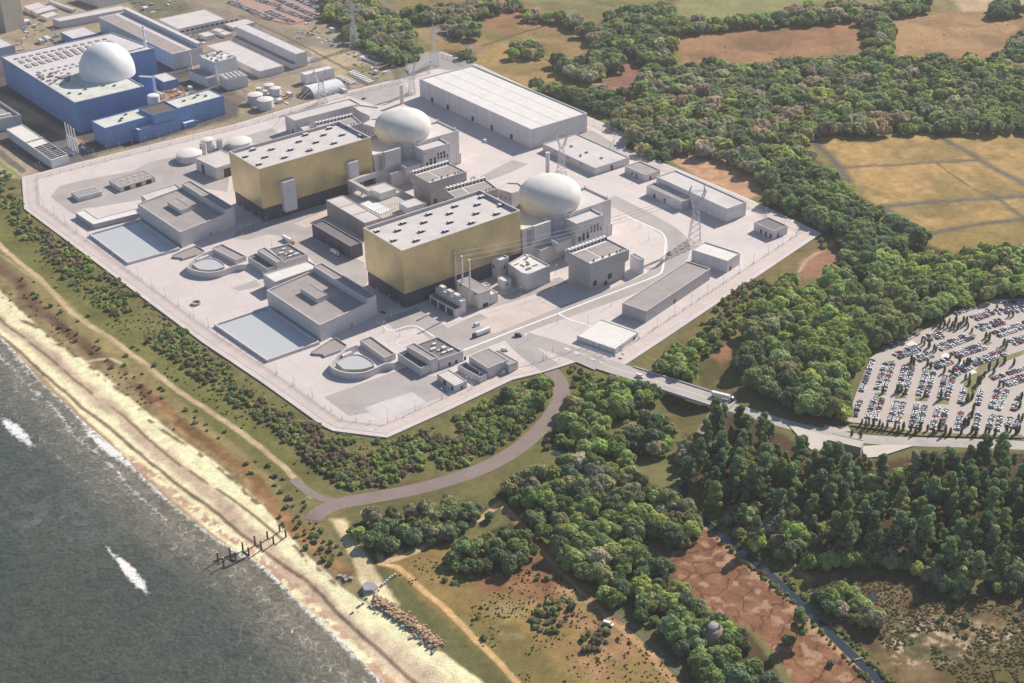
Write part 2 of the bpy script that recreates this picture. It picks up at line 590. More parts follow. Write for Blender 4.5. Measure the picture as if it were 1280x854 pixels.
# ------------------------------------------------------------------ ground, painted with what grows or lies there
def grid():
    ys = [500.0]
    while ys[-1] < 2150:
        ys.append(ys[-1] + 0.95 + (ys[-1] - 500) * 0.0016)
    ys = [-2500, -1200, -400, 0, 200, 330, 420] + ys + [2300, 2600, 3200, 4200, 6000, 9000, 14000]
    n = 820
    xs = list(np.linspace(-1, 1, n))
    ext = [1.06, 1.15, 1.3, 1.6, 2.2, 3.5, 6, 10]
    xs = [-e for e in ext[::-1]] + xs + ext
    ys = np.array(ys); xs = np.array(xs)
    w = .40 * np.clip(ys, 500, 2150) + 45
    X = xs[None, :] * w[:, None]
    Y = np.repeat(ys[:, None], len(xs), 1)
    return X, Y


GX, GY = grid()
GZ = ground(GX, GY)
GU, GV = project(GX, GY, GZ)
bad = GY < 300
GU = np.where(bad, -9999, GU); GV = np.where(bad, 9999, GV)
WU = (fbm(GX, GY, .035, 4, 21) - .5); WV = (fbm(GX, GY, .035, 4, 41) - .5)
FN = fbm(GX, GY, .25, 3, 61) - .5
COLR = np.zeros(GX.shape + (3,))
COLR[:] = lin(122, 120, 78, .78)
big = fbm(GX, GY, .012, 4, 3)[..., None]
COLR = COLR * (.7 + .6 * big)
KA = .80


def blend(mask, col, var=.18, k=KA, vs=.05, seed=70):
    c = np.array(lin(*col, k))
    c = c * (1 + var * 2 * (fbm(GX, GY, vs, 4, seed)[..., None] - .5) * 2)
    COLR[:] = COLR * (1 - mask[..., None]) + c * mask[..., None]


def sub(pts, m):
    u = [p[0] for p in pts]; v = [p[1] for p in pts]
    return np.where((GU > min(u) - m) & (GU < max(u) + m) & (GV > min(v) - m) & (GV < max(v) + m))


def zone(pts, col, soft=3.0, warp=14.0, var=.18, k=KA, vs=.05, seed=70, alpha=1.0, patch=None):
    idx = sub(pts, soft + warp)
    if not len(idx[0]): return
    sc_ = np.clip(900.0 / np.maximum(GY[idx], 1), .3, 2)
    x = GU[idx] + WU[idx] * warp * sc_; y = GV[idx] + WV[idx] * warp * sc_ * .6
    ins = inside(x, y, pts)
    d, _ = seg_dist(x, y, pts, True)
    sd = np.where(ins, d, -d)
    m = smooth(-soft, soft, sd + FN[idx] * soft) * alpha
    if patch:
        m = m * smooth(patch[1], patch[1] + .12, fbm(GX[idx], GY[idx], patch[0], 4, seed + 9))
    c = np.array(lin(*col, k))[None, :] * (1 + var * 4 * (fbm(GX[idx], GY[idx], vs, 4, seed)[..., None] - .5))
    COLR[idx] = COLR[idx] * (1 - m[:, None]) + np.clip(c, .004, .9) * m[:, None]


def line(pts, w, col, soft=.5, warp=2.0, var=.12, k=KA, alpha=1.0, seed=90, broken=None):
    """a band w metres wide along a pixel polyline"""
    wp = [P(*p, LAND)[:2] for p in pts]
    idx = sub(pts, 40)
    if not len(idx[0]): return
    x = GX[idx] + WU[idx] * warp * 2; y = GY[idx] + WV[idx] * warp * 2
    d, _ = seg_dist(x, y, wp)
    m = (1 - smooth(w / 2 - soft, w / 2 + soft + .3, d + FN[idx] * soft)) * alpha
    if broken:
        m = m * smooth(broken[1], broken[1] + .15, fbm(GX[idx], GY[idx], broken[0], 3, seed + 5))
    c = np.array(lin(*col, k))[None, :] * (1 + var * 4 * (fbm(GX[idx], GY[idx], .08, 3, seed)[..., None] - .5))
    COLR[idx] = COLR[idx] * (1 - m[:, None]) + np.clip(c, .004, .9) * m[:, None]


# --- far fields beyond the site
zone([(430, -60), (1400, -60), (1400, 330), (1150, 310), (1000, 220), (760, 120), (560, 95)], (140, 128, 82), soft=10)
zone([(505, -20), (655, -5), (752, 48), (735, 78), (640, 48), (560, 28)], (152, 126, 84))
zone([(478, 18), (560, 42), (640, 55), (735, 95), (765, 112), (640, 112), (575, 78), (520, 45)], (170, 142, 92), var=.14)
zone([(575, 8), (640, 14), (700, 32), (690, 42), (640, 44), (590, 28)], (158, 120, 88))
zone([(650, -5), (775, -5), (772, 12), (745, 30), (690, 18)], (138, 130, 88))
zone([(640, 30), (752, 52), (738, 78), (690, 62), (640, 58)], (152, 128, 84))
zone([(845, -30), (1060, -30), (1000, 12), (930, 25), (848, 24)], (148, 146, 96), var=.12)
zone([(845, 38), (930, 36), (1080, 20), (1275, 15), (1290, 48), (1240, 74), (1130, 74), (1060, 78), (960, 82), (852, 80)], (166, 128, 92), var=.16, vs=.03)
zone([(1100, 20), (1240, 18), (1280, 30), (1230, 60), (1130, 68), (1110, 45)], (180, 146, 104), var=.14, vs=.04, alpha=.8)
zone([(900, 42), (1020, 30), (1080, 42), (1040, 60), (930, 66)], (140, 102, 78), alpha=.5, vs=.03)
zone([(1165, -20), (1300, -20), (1300, 14), (1205, 14)], (196, 168, 136), var=.1)
zone([(1012, 166), (1080, 160), (1165, 165), (1300, 158), (1300, 312), (1190, 312), (1150, 300), (1105, 262), (1060, 222)], (172, 144, 92), var=.24, vs=.06, soft=4)
zone([(1060, 205), (1150, 170), (1280, 200), (1260, 240), (1120, 250)], (200, 162, 106), soft=14, alpha=.55, var=.22, vs=.08)
zone([(1012, 166), (1300, 158), (1300, 312), (1150, 300), (1060, 222)], (134, 122, 76), soft=6, alpha=.55, patch=(.022, .50), var=.2, vs=.2)
zone([(1012, 166), (1300, 158), (1300, 312), (1150, 300), (1060, 222)], (206, 172, 118), soft=6, alpha=.45, patch=(.05, .56), seed=120)
zone([(845, 40), (1275, 15), (1290, 48), (1130, 74), (852, 80)], (126, 104, 76), soft=5, alpha=.5, patch=(.03, .50), seed=140, var=.2, vs=.2)
zone([(478, 18), (640, 40), (765, 110), (640, 112), (520, 45)], (132, 118, 76), soft=5, alpha=.5, patch=(.025, .50), seed=150)
zone([(1150, 290), (1280, 270), (1300, 310), (1180, 315)], (150, 132, 78), soft=8, alpha=.7)
for pts, w in (([(1165, 165), (1205, 188), (1245, 212), (1300, 240)], 9), ([(1042, 210), (1120, 206), (1222, 200)], 4), ([(1104, 259), (1180, 252), (1300, 244)], 8),
               ([(1165, 292), (1230, 280), (1300, 272)], 6), ([(1008, 165), (1045, 205), (1062, 225)], 9), ([(1104, 259), (1122, 270)], 8), ([(1235, 240), (1278, 272)], 4),
               ([(1040, 165), (1165, 164), (1280, 156)], 5)):
    line(pts, w + 3, (120, 108, 72), alpha=.6, soft=2)
    line(pts, w * .45, (104, 104, 112), alpha=.95)
line([(1170, 205), (1215, 235), (1245, 250)], 2, (120, 104, 70))
for pts in ([(640, 44), (692, 30)], [(740, 0), (775, 10)], [(590, 62), (640, 45)], [(666, 68), (700, 82)], [(850, 2), (832, 0)], [(460, 5), (530, 30), (590, 62)], [(545, 20), (500, 10)]):
    line(pts, 4, (96, 90, 66), alpha=.8)
line([(470, 0), (510, 22), (560, 45), (600, 62)], 14, (150, 132, 118), alpha=.8, soft=3)
# clearings between the woods
zone([(765, 78), (800, 70), (805, 130), (802, 158), (775, 160), (765, 142), (735, 118), (762, 100)], (150, 112, 92), var=.18)
zone([(768, 146), (800, 140), (798, 155), (772, 160)], (196, 160, 124))
zone([(838, 200), (850, 184), (900, 188), (950, 214), (957, 242), (930, 250), (862, 215)], (202, 160, 126), var=.14, vs=.12)
zone([(1130, 92), (1165, 92), (1165, 104), (1130, 100)], (150, 110, 80))
# under the woods the soil is dark
WOODS = {}
# ------------------------------------------------------------------ where the woods and scrub stand
#  name: (outline, kind, spacing m, radius m, phrase for labels)
ZONES = [
    ('hedge_a', [(742, 34), (778, 8), (840, 2), (852, 30), (842, 46), (838, 84), (806, 84), (798, 68), (784, 68), (776, 84), (758, 92), (738, 102), (698, 88), (696, 76), (735, 76), (748, 58)], 'broad', 11.11, 7.80, 'in the narrow far wood among the tan fields'),
    ('hedge_b', [(692, 22), (712, 18), (752, 40), (745, 52)], 'broad', 11.70, 7.20, 'in the hedge between the far tan fields'),
    ('hedge_c', [(640, 52), (678, 56), (682, 68), (640, 68)], 'broad', 11.70, 7.20, 'in the short hedge among the far tan fields'),
    ('hedge_d', [(652, 10), (690, 22), (686, 29), (655, 20)], 'broad', 11.70, 7.20, 'in the far hedge beside the green field'),
    ('hedge_e', [(850, 24), (900, 27), (960, 17), (1000, 9), (1080, 7), (1160, 0), (1164, 12), (1100, 22), (1000, 28), (940, 33), (850, 39)], 'broad', 11.11, 7.80, 'in the long hedge above the brown heath'),
    ('hedge_f', [(1066, 26), (1110, 20), (1116, 46), (1112, 72), (1086, 70), (1076, 45)], 'broad', 11.11, 7.80, 'in the hedge dividing the brown heath'),
    ('far_wood', [(802, 88), (840, 84), (870, 81), (960, 83), (1050, 71), (1110, 71), (1130, 76), (1180, 73), (1240, 76), (1275, 44), (1330, 30), (1330, 160), (1130, 162), (1012, 166), (1010, 192), (1035, 216), (1030, 232), (958, 222), (900, 196), (852, 184), (828, 196), (800, 188), (790, 176), (768, 164), (772, 142), (800, 130), (804, 110)], 'broad', 10.06, 7.56, 'in the great wood beyond the plant'),
    ('ware_wood', [(663, 106), (700, 106), (720, 112), (762, 112), (782, 122), (776, 136), (764, 142), (735, 132), (700, 118)], 'broad', 9.95, 7.20, 'behind the pale warehouse'),
    ('east_wood', [(988, 196), (1040, 212), (1066, 242), (1095, 257), (1140, 287), (1152, 300), (1100, 322), (1060, 332), (1046, 302), (1040, 287), (1000, 266), (970, 256), (952, 240), (950, 216)], 'dark', 9.95, 7.56, 'in the dark wood at the platform corner'),
    ('lot_wood', [(1050, 330), (1100, 322), (1150, 302), (1190, 318), (1240, 312), (1330, 306), (1330, 366), (1240, 370), (1200, 382), (1160, 398), (1120, 422), (1080, 438), (1064, 460), (1060, 518), (1040, 524), (1000, 512), (960, 492), (930, 474), (925, 440), (938, 400), (945, 382), (985, 352), (1012, 362)], 'light', 9.59, 7.56, 'in the bright wood beside the car park'),
    ('verge_wood', [(822, 452), (850, 428), (880, 416), (900, 402), (915, 408), (900, 432), (880, 442), (862, 470), (832, 466)], 'light', 8.19, 5.04, 'in the thicket beside the bridge road'),
    ('pine_wood', [(900, 512), (960, 530), (1010, 566), (1100, 578), (1180, 566), (1330, 566), (1330, 735), (1240, 725), (1180, 715), (1130, 690), (1080, 684), (1000, 680), (935, 664), (895, 632), (858, 590), (850, 545), (870, 528)], 'pine', 9.30, 5.93, 'in the pine wood'),
    ('pine_edge', [(935, 662), (1000, 678), (1080, 686), (1130, 694), (1180, 724), (1230, 744), (1190, 742), (1130, 705), (1080, 702), (1040, 712), (990, 702), (950, 690)], 'mixed', 8.77, 5.40, 'on the near edge of the pine wood'),
    ('mid_wood', [(612, 612), (660, 580), (720, 566), (800, 596), (850, 618), (878, 645), (885, 664), (855, 682), (815, 672), (790, 690), (822, 700), (840, 722), (868, 748), (900, 772), (940, 792), (965, 830), (975, 870), (890, 870), (858, 815), (820, 784), (790, 764), (742, 734), (702, 694), (682, 668), (642, 642)], 'mixed', 8.89, 6.24, 'in the wood beside the red field'),
    ('bend_wood', [(702, 560), (698, 525), (718, 495), (762, 474), (828, 488), (842, 520), (838, 560), (790, 580), (750, 566)], 'mixed', 10.06, 6.72, 'inside the bend of the access road'),
    ('clump', [(560, 684), (598, 668), (640, 652), (668, 660), (680, 684), (645, 704), (600, 710), (562, 704)], 'dark', 7.60, 5.28, 'in the dense clump by the sandy track'),
    ('scrub_in', [(330, 505), (400, 533), (440, 548), (490, 552), (560, 525), (640, 484), (684, 468), (690, 490), (672, 530), (640, 556), (590, 582), (520, 602), (470, 608), (430, 612), (380, 572), (345, 540)], 'shrub', 4.60, 2.80, 'on the slope above the access road'),
    ('scrub_nw', [(636, 486), (668, 470), (686, 470), (690, 498), (670, 528), (640, 540), (622, 520)], 'mixed', 7.60, 5.04, 'in the thicket at the platform gate corner'),
    ('scrub_bend', [(692, 462), (730, 452), (775, 465), (780, 472), (740, 480), (710, 502), (700, 540), (690, 560), (670, 570), (690, 520)], 'shrub', 6.20, 2.80, 'beside the outer bend of the access road'),
    ('scrub_road', [(425, 660), (470, 640), (530, 628), (590, 622), (622, 640), (575, 660), (545, 676), (500, 682), (470, 690)], 'mixed', 7.96, 5.04, 'below the access road near the beach'),
    ('heath_a', [(592, 742), (610, 724), (680, 716), (720, 745), (760, 790), (752, 830), (720, 850), (690, 838), (660, 800), (640, 770)], 'heath', 5.0, 2.3, 'on the reddish heath'),
    ('heath_b', [(540, 700), (590, 712), (690, 700), (730, 740), (800, 800), (850, 860), (640, 860), (590, 790)], 'heath', 9.5, 1.6, 'on the open heath'),
    ('slope_a', [(36, 272), (120, 330), (180, 372), (250, 428), (335, 498), (345, 535), (300, 512), (230, 462), (150, 402), (90, 358), (40, 304)], 'shrub', 4.9, 2.15, 'on the grass slope below the platform'),
    ('slope_b', [(0, 300), (60, 350), (140, 410), (220, 470), (310, 545), (380, 610), (360, 625), (290, 575), (200, 500), (110, 440), (30, 370)], 'shrub', 11.5, 1.9, 'along the coast path'),
    ('slope_c', [(0, 205), (26, 225), (34, 268), (70, 300), (40, 310), (0, 260)], 'shrub', 6.00, 2.35, 'below the platform corner'),
    ('dune_scrub', [(330, 640), (372, 605), (388, 640), (430, 690), (440, 720), (400, 700), (360, 668)], 'heath', 6.00, 1.70, 'behind the beach near the jetty'),
    ('pylon_wood', [(396, -8), (470, 0), (500, 25), (518, 42), (522, 74), (490, 76), (466, 66), (440, 50), (428, 30), (408, 20)], 'broad', 10.30, 7.20, 'behind the lattice pylons'),
    ('hedge_g', [(500, 14), (560, 8), (600, -4), (640, -6), (622, 14), (572, 30), (518, 24)], 'broad', 11.11, 7.20, 'in the hedge of the far left field'),
    ('hedge_h', [(548, 32), (580, 26), (598, 34), (598, 46), (562, 42)], 'broad', 11.11, 7.20, 'in the hedge above the warehouse'),
    ('hedge_i', [(552, 62), (594, 66), (592, 77), (556, 72)], 'broad', 9.36, 6.00, 'beside the pylon pad'),
    ('hedge_j', [(640, 4), (655, 0), (652, 10), (640, 12)], 'broad', 10.53, 7.20, 'in the far left hedge'),
    ('hedge_k', [(1236, 4), (1270, 2), (1276, 16), (1240, 18)], 'dark', 10.53, 7.80, 'in the far corner copse'),
    ('marsh_a', [(1022, 738), (1060, 730), (1082, 752), (1112, 768), (1102, 790), (1075, 786), (1050, 768), (1030, 762)], 'mixed', 8.19, 5.28, 'in the copse beside the ditch'),
    ('marsh_b', [(1208, 768), (1222, 768), (1222, 776), (1208, 776)], 'light', 7.02, 4.80, 'alone on the marsh'),
    ('heath_c', [(945, 252), (985, 270), (1040, 305), (1046, 318), (1000, 292), (955, 270)], 'shrub', 12.00, 2.80, 'along the east edge of the platform'),
    ('verge_b', [(870, 405), (945, 345), (990, 345), (950, 375), (935, 400), (920, 420)], 'shrub', 8.00, 3.58, 'on the east verge'),
    ('clear_b', [(868, 470), (930, 440), (930, 500), (900, 496)], 'shrub', 11.00, 2.69, 'in the clearing by the bridge'),
    ('bank', [(640, 560), (700, 505), (690, 545), (650, 575), (610, 600)], 'shrub', 8.00, 2.46, 'on the inner bank of the access road'),
    ('marsh_c', [(965, 700), (1010, 715), (1025, 745), (1100, 800), (1180, 765), (1260, 755), (1300, 790), (1180, 800), (1080, 790), (1020, 765), (985, 730)], 'heath', 8.0, 1.5, 'on the wet ground beyond the ditch'),
]
soil = {'broad': (86, 74, 56), 'dark': (80, 70, 54), 'light': (84, 74, 54), 'pine': (92, 72, 54), 'mixed': (98, 82, 60)}
for nm, pts, kind, spc, rad, ph in ZONES:
    if kind in soil:
        zone(pts, soil[kind], soft=4, warp=10, var=.2)
# --- east verge, clearing by the bridge
zone([(1026, 292), (1046, 300), (1062, 330), (1000, 365), (960, 395), (930, 425), (880, 450), (830, 470), (795, 458)], (128, 114, 76), soft=2, warp=5)
zone([(1000, 328), (1044, 300), (1066, 330), (1042, 346), (1000, 346)], (164, 124, 98))
line([(1044, 302), (1010, 325), (1000, 340)], 3, (190, 165, 130))
zone([(862, 455), (905, 445), (932, 455), (930, 492), (905, 496), (880, 488)], (112, 104, 68), soft=4)
zone([(840, 490), (880, 500), (905, 512), (900, 545), (850, 540), (832, 515)], (116, 108, 66), soft=4)
line([(900, 500), (868, 555)], 5, (170, 160, 146))
zone([(880, 440), (910, 430), (925, 445), (900, 455)], (168, 120, 90), alpha=.8)
# --- coast: grass, dune, beach
zone([(-60, 190), (26, 222), (30, 262), (253, 430), (402, 533), (484, 548), (690, 462), (790, 458), (840, 520), (700, 590), (600, 620), (520, 640), (400, 660), (300, 590), (150, 460), (-60, 290)], (122, 116, 74), soft=3, warp=6, vs=.04)
zone([(0, 230), (60, 300), (160, 385), (300, 500), (390, 600), (430, 640), (300, 560), (150, 440), (0, 320)], (120, 122, 66), soft=8, alpha=.6, vs=.05)
zone([(690, 470), (730, 456), (795, 470), (840, 500), (780, 520), (720, 510), (690, 560), (640, 590), (660, 560)], (116, 118, 64), soft=4, alpha=.8)
zone([(-60, 285), (0, 308), (110, 402), (230, 505), (340, 600), (410, 660), (470, 740), (430, 742), (330, 668), (240, 590), (120, 480), (0, 365), (-60, 320)], (150, 136, 92), soft=5, vs=.06)
DUNE = [(-40, 305), (20, 352), (60, 395), (110, 438), (150, 470), (190, 505), (250, 570), (300, 622), (340, 655), (400, 712), (430, 735)]
zone([(-60, 300), (0, 330), (60, 385), (120, 440), (180, 478), (240, 528), (320, 600), (380, 660), (440, 712), (470, 742), (430, 742), (380, 694), (322, 632), (276, 588), (190, 524), (120, 464), (60, 424), (0, 368), (-60, 326)], (158, 140, 100), soft=4, warp=8, var=.25, vs=.12)
line([(-30, 310), (0, 334), (20, 354), (50, 387), (83, 414), (113, 441), (137, 456)], 9, (122, 96, 76), soft=3, warp=4, var=.35)
line([(172, 488), (188, 494), (218, 521), (256, 551), (296, 583), (320, 606), (357, 652), (395, 684), (433, 716)], 8, (158, 120, 82), soft=2.5, warp=4, var=.4)
line([(172, 484), (192, 503), (200, 498)], 7, (120, 86, 66), soft=3, warp=4, var=.3)
line([(195, 505), (240, 548), (290, 590), (340, 645)], 3, (196, 156, 108), soft=2, warp=5, var=.3, broken=(.12, .4))
line([(100, 452), (138, 450), (150, 456)], 3, (214, 190, 152))
# sand
_d, _s = seg_dist(GX, GY, SHORE); _d = np.where(_s > 0, _d, -_d)
blend(1 - smooth(8, 16, _d), (196, 168, 132), var=.08)
SAND = [(-60, 322), (0, 364), (60, 420), (120, 461), (190, 521), (276, 584), (326, 630), (380, 688), (428, 736), (478, 768), (530, 800), (600, 848), (640, 880), (500, 900), (462, 850), (370, 752), (250, 652), (120, 536), (0, 418), (-60, 360)]
zone(SAND,
     (252, 232, 188), soft=2.0, warp=5, var=.05, k=.98, vs=.10)
line([(-60, 330), (0, 368), (60, 424), (120, 465), (190, 525), (276, 588), (326, 634), (380, 692), (428, 740)], 2.5, (132, 112, 84), soft=1.2, warp=4, broken=(.12, .42))
# wet strip with its little scarp
WET = [(-30, 372), (30, 420), (80, 460), (140, 512), (200, 565), (260, 615), (320, 668), (380, 726), (440, 778), (500, 834), (540, 870)]
line(WET, 9.5, (214, 190, 162), soft=2.5, warp=5, var=.1, k=.9)
line([(470, 800), (560, 870)], 14, (222, 200, 170), soft=5, warp=5, k=.9)
line([(-20, 378), (40, 428), (65, 448), (100, 478), (175, 536), (216, 574), (320, 644), (352, 672)], 1.8, (150, 128, 100), soft=.6, warp=2, broken=(.05, .25))
SCARP = [(-40, 380), (15, 428), (75, 481), (160, 551), (216, 598), (276, 642), (320, 678), (380, 720), (433, 772), (470, 805), (518, 850), (560, 890)]
line(SCARP, 2.4, (142, 120, 98), soft=.8, warp=1.5, var=.2)
line([(150, 560), (216, 612), (290, 668), (380, 740), (440, 798), (490, 850)], 6, (214, 176, 148), soft=2, warp=4, broken=(.25, .40))
# paths
line([(-20, 290), (45, 345), (90, 392), (150, 432), (225, 490), (290, 532), (330, 562), (372, 600), (392, 622)], 4.2, (208, 184, 148))
line([(0, 318), (60, 362), (130, 420), (200, 475)], 2.5, (180, 162, 118), alpha=.7)
line([(60, 260), (120, 312), (165, 350), (210, 385), (300, 470)], 2, (104, 92, 66), alpha=.7)
line([(110, 380), (150, 360)], 3, (150, 138, 100), alpha=.8)
zone([(412, 648), (430, 648), (472, 715), (486, 742), (470, 752), (452, 735), (442, 700)], (222, 202, 160), soft=4, warp=6)
zone([(452, 725), (480, 730), (500, 756), (470, 762), (455, 750)], (252, 234, 190), soft=4, warp=5, k=.85)
# heath to the south
zone([(480, 705), (520, 690), (600, 665), (690, 690), (760, 765), (862, 870), (660, 870), (590, 800), (520, 738)], (150, 128, 80), soft=5, var=.2, vs=.04)
zone([(585, 712), (640, 700), (690, 690), (740, 745), (700, 760), (640, 740), (600, 742)], (152, 112, 82), soft=8, var=.25, vs=.1)
zone([(640, 745), (720, 760), (790, 800), (820, 850), (740, 850), (680, 800)], (170, 132, 98), soft=12, var=.25, vs=.1, alpha=.8, patch=(.03, .42))
zone([(560, 760), (640, 780), (720, 860), (620, 860)], (118, 112, 66), soft=12, alpha=.7)
zone([(600, 745), (640, 760), (660, 800), (620, 790)], (178, 168, 128), soft=8, alpha=.6, patch=(.15, .45))
zone([(690, 735), (720, 730), (745, 755), (730, 765)], (176, 152, 112), soft=6, alpha=.8)
line([(476, 706), (496, 710), (512, 722), (545, 752), (580, 785), (620, 825), (660, 870)], 3.6, (216, 178, 128))
line([(480, 704), (520, 690), (560, 668), (600, 650), (622, 632)], 4.5, (206, 180, 142))
line([(455, 640), (470, 668), (478, 700)], 3.5, (200, 178, 140))
line([(470, 668), (500, 690)], 4, (196, 172, 128), alpha=.8)
line([(625, 628), (650, 656), (682, 694), (720, 730), (762, 772), (800, 806), (862, 868)], 5, (196, 158, 116))
line([(640, 650), (700, 706), (775, 780)], 3, (120, 96, 70), alpha=.6)
line([(762, 762), (800, 790), (850, 840)], 2.0, (128, 124, 116), alpha=.7)
# red field with drying cracks
RED = [(812, 676), (880, 664), (902, 672), (940, 704), (1000, 764), (1060, 824), (1110, 870), (1000, 870), (968, 815), (940, 788), (900, 768), (868, 745), (842, 716)]
zone(RED, (150, 108, 82), soft=2.5, warp=5, var=.22, vs=.09)
idx = sub(RED, 4)
ins = inside(GU[idx], GV[idx], RED)
_gs = np.random.default_rng(77)
_ax = np.array(P(1000, 764)[:2]) - np.array(P(812, 676)[:2]); _ax /= np.linalg.norm(_ax)
_c0 = np.array(P(950, 760)[:2])
_wx = GX[idx] + 9 * (fbm(GX[idx], GY[idx], .06, 3, 161) - .5); _wy = GY[idx] + 9 * (fbm(GX[idx], GY[idx], .06, 3, 163) - .5)
_p = ((_wx - _c0[0]) * _ax[0] + (_wy - _c0[1]) * _ax[1]) / 15.0; _q = (-(_wx - _c0[0]) * _ax[1] + (_wy - _c0[1]) * _ax[0]) / 8.5
f1 = np.full(_p.shape, 9e9); f2 = f1.copy()
for i in range(-12, 13):
    for j in range(-9, 10):
        d_ = np.hypot(_p - i - _gs.uniform(-.45, .45), _q - j - _gs.uniform(-.45, .45))
        f2 = np.minimum(f2, np.maximum(f1, d_)); f1 = np.minimum(f1, d_)
m = np.clip(1.25 - (f2 - f1) / .085, 0, 1) * ins * .82
COLR[idx] = COLR[idx] * (1 - m[:, None]) + np.array(lin(84, 60, 50, .8)) * m[:, None]
pl = smooth(.54, .70, fbm(GX[idx], GY[idx], .16, 4, 181)) * ins * .75
COLR[idx] = COLR[idx] * (1 - pl[:, None]) + np.array(lin(196, 160, 130, .8)) * pl[:, None]
# ditch banks and marsh
DITCH = [(862, 630), (880, 650), (920, 682), (962, 716), (1000, 752), (1040, 792), (1080, 832), (1120, 872)]
line([(p[0] + 18, p[1] - 4) for p in DITCH], 7, (110, 112, 60), soft=2)
line([(p[0] + 32, p[1] - 8) for p in DITCH[1:]], 5, (196, 156, 118), soft=1.5)
line([(p[0] - 10, p[1] + 2) for p in DITCH], 4, (206, 164, 126), soft=1.5, alpha=.8)
zone([(1000, 730), (1040, 712), (1120, 715), (1200, 748), (1330, 742), (1330, 900), (1140, 870), (1080, 810), (1040, 775)], (124, 104, 74), soft=6, var=.25, vs=.12)
zone([(1090, 765), (1180, 770), (1290, 790), (1240, 830), (1120, 830)], (196, 176, 148), soft=8, patch=(.35, .5), seed=33)
zone([(1090, 765), (1180, 770), (1290, 790), (1240, 850), (1120, 850)], (92, 92, 60), soft=8, patch=(.08, .52), seed=53, alpha=.8)
zone([(1180, 835), (1300, 790), (1330, 870), (1180, 870)], (104, 98, 56), soft=8, alpha=.7)
# ground of the older station
zone([(-120, 205), (28, 224), (64, 212), (180, 183), (290, 156), (420, 117), (505, 98), (560, 66), (470, 62), (400, 12), (380, -60), (-120, -60)], (170, 154, 130), soft=1.5, warp=2, vs=.03, var=.18)
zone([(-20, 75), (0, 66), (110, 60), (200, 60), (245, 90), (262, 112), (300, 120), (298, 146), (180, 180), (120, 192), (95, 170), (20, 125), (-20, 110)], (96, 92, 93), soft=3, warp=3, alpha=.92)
zone([(60, 0), (160, 0), (240, 50), (330, 90), (440, 62), (330, 20), (250, 5), (180, -20), (60, -20)], (140, 130, 120), soft=6, warp=5, alpha=.7)
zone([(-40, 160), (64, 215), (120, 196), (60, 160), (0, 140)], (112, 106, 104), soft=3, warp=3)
zone([(220, 98), (300, 130), (320, 120), (260, 85)], (128, 116, 108), soft=3, warp=3)
zone([(185, 112), (215, 105), (235, 118), (200, 128)], (182, 140, 110), soft=2)
line([(230, 115), (330, 100), (430, 76)], 10, (150, 138, 128))
line([(290, 110), (345, 140)], 8, (160, 146, 132))
zone([(285, -30), (395, -30), (408, 20), (365, 32), (320, 22)], (188, 134, 116), soft=2, warp=3, var=.08)
zone([(380, 60), (440, 60), (480, 80), (460, 100), (420, 95)], (186, 170, 140), soft=3)
zone([(430, 85), (460, 82), (490, 95), (465, 105)], (152, 144, 110), soft=2)
zone([(160, 0), (230, 0), (245, 14), (180, 26)], (126, 122, 94), soft=3)
line([(300, 20), (370, 52), (440, 90), (470, 100)], 3, (120, 100, 76))
line([(296, 30), (380, 70), (440, 98)], 6, (190, 166, 128))
line([(395, 0), (415, 25), (420, 34)], 8, (192, 172, 140))
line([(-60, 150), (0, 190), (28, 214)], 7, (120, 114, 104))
line([(-60, 165), (0, 203), (24, 222)], 4, (150, 150, 92))
zone([(500, 65), (520, 60), (560, 85), (530, 95), (500, 98)], (176, 166, 156), soft=2)
zone([(480, 78), (515, 74), (522, 92), (495, 98)], (118, 108, 86), soft=3, alpha=.8)


def terrain_mat(name, rough=.95):
    m, nt, b = new_mat(name)
    N, L = nt.nodes, nt.links
    at = N.new('ShaderNodeAttribute'); at.attribute_name = 'soil'
    geo = N.new('ShaderNodeNewGeometry')
    n1 = N.new('ShaderNodeTexNoise'); n1.inputs['Scale'].default_value = .9; n1.inputs['Detail'].default_value = 4
    n2 = N.new('ShaderNodeTexNoise'); n2.inputs['Scale'].default_value = .11; n2.inputs['Detail'].default_value = 5
    n1.inputs['Roughness'].default_value = .65; n2.inputs['Roughness'].default_value = .65; n2.inputs['Scale'].default_value = .16
    for n in (n1, n2): L.new(geo.outputs['Position'], n.inputs['Vector'])
    ad = N.new('ShaderNodeMath'); ad.operation = 'ADD'
    L.new(n1.outputs['Fac'], ad.inputs[0]); L.new(n2.outputs['Fac'], ad.inputs[1])
    mr = N.new('ShaderNodeMapRange'); mr.clamp = False
    mr.inputs['From Min'].default_value = .6; mr.inputs['From Max'].default_value = 1.4
    mr.inputs['To Min'].default_value = .60; mr.inputs['To Max'].default_value = 1.42
    L.new(ad.outputs[0], mr.inputs[0])
    hs = N.new('ShaderNodeHueSaturation')
    L.new(at.outputs['Color'], hs.inputs['Color']); L.new(mr.outputs[0], hs.inputs['Value'])
    L.new(hs.outputs[0], b.inputs['Base Color'])
    b.inputs['Roughness'].default_value = rough
    b.inputs['Specular IOR Level'].default_value = .1
    bp = N.new('ShaderNodeBump'); bp.inputs['Strength'].default_value = .5; bp.inputs['Distance'].default_value = .6
    L.new(n1.outputs['Fac'], bp.inputs['Height']); L.new(bp.outputs[0], b.inputs['Normal'])
    return m


M['soil'] = terrain_mat('ground_cover')


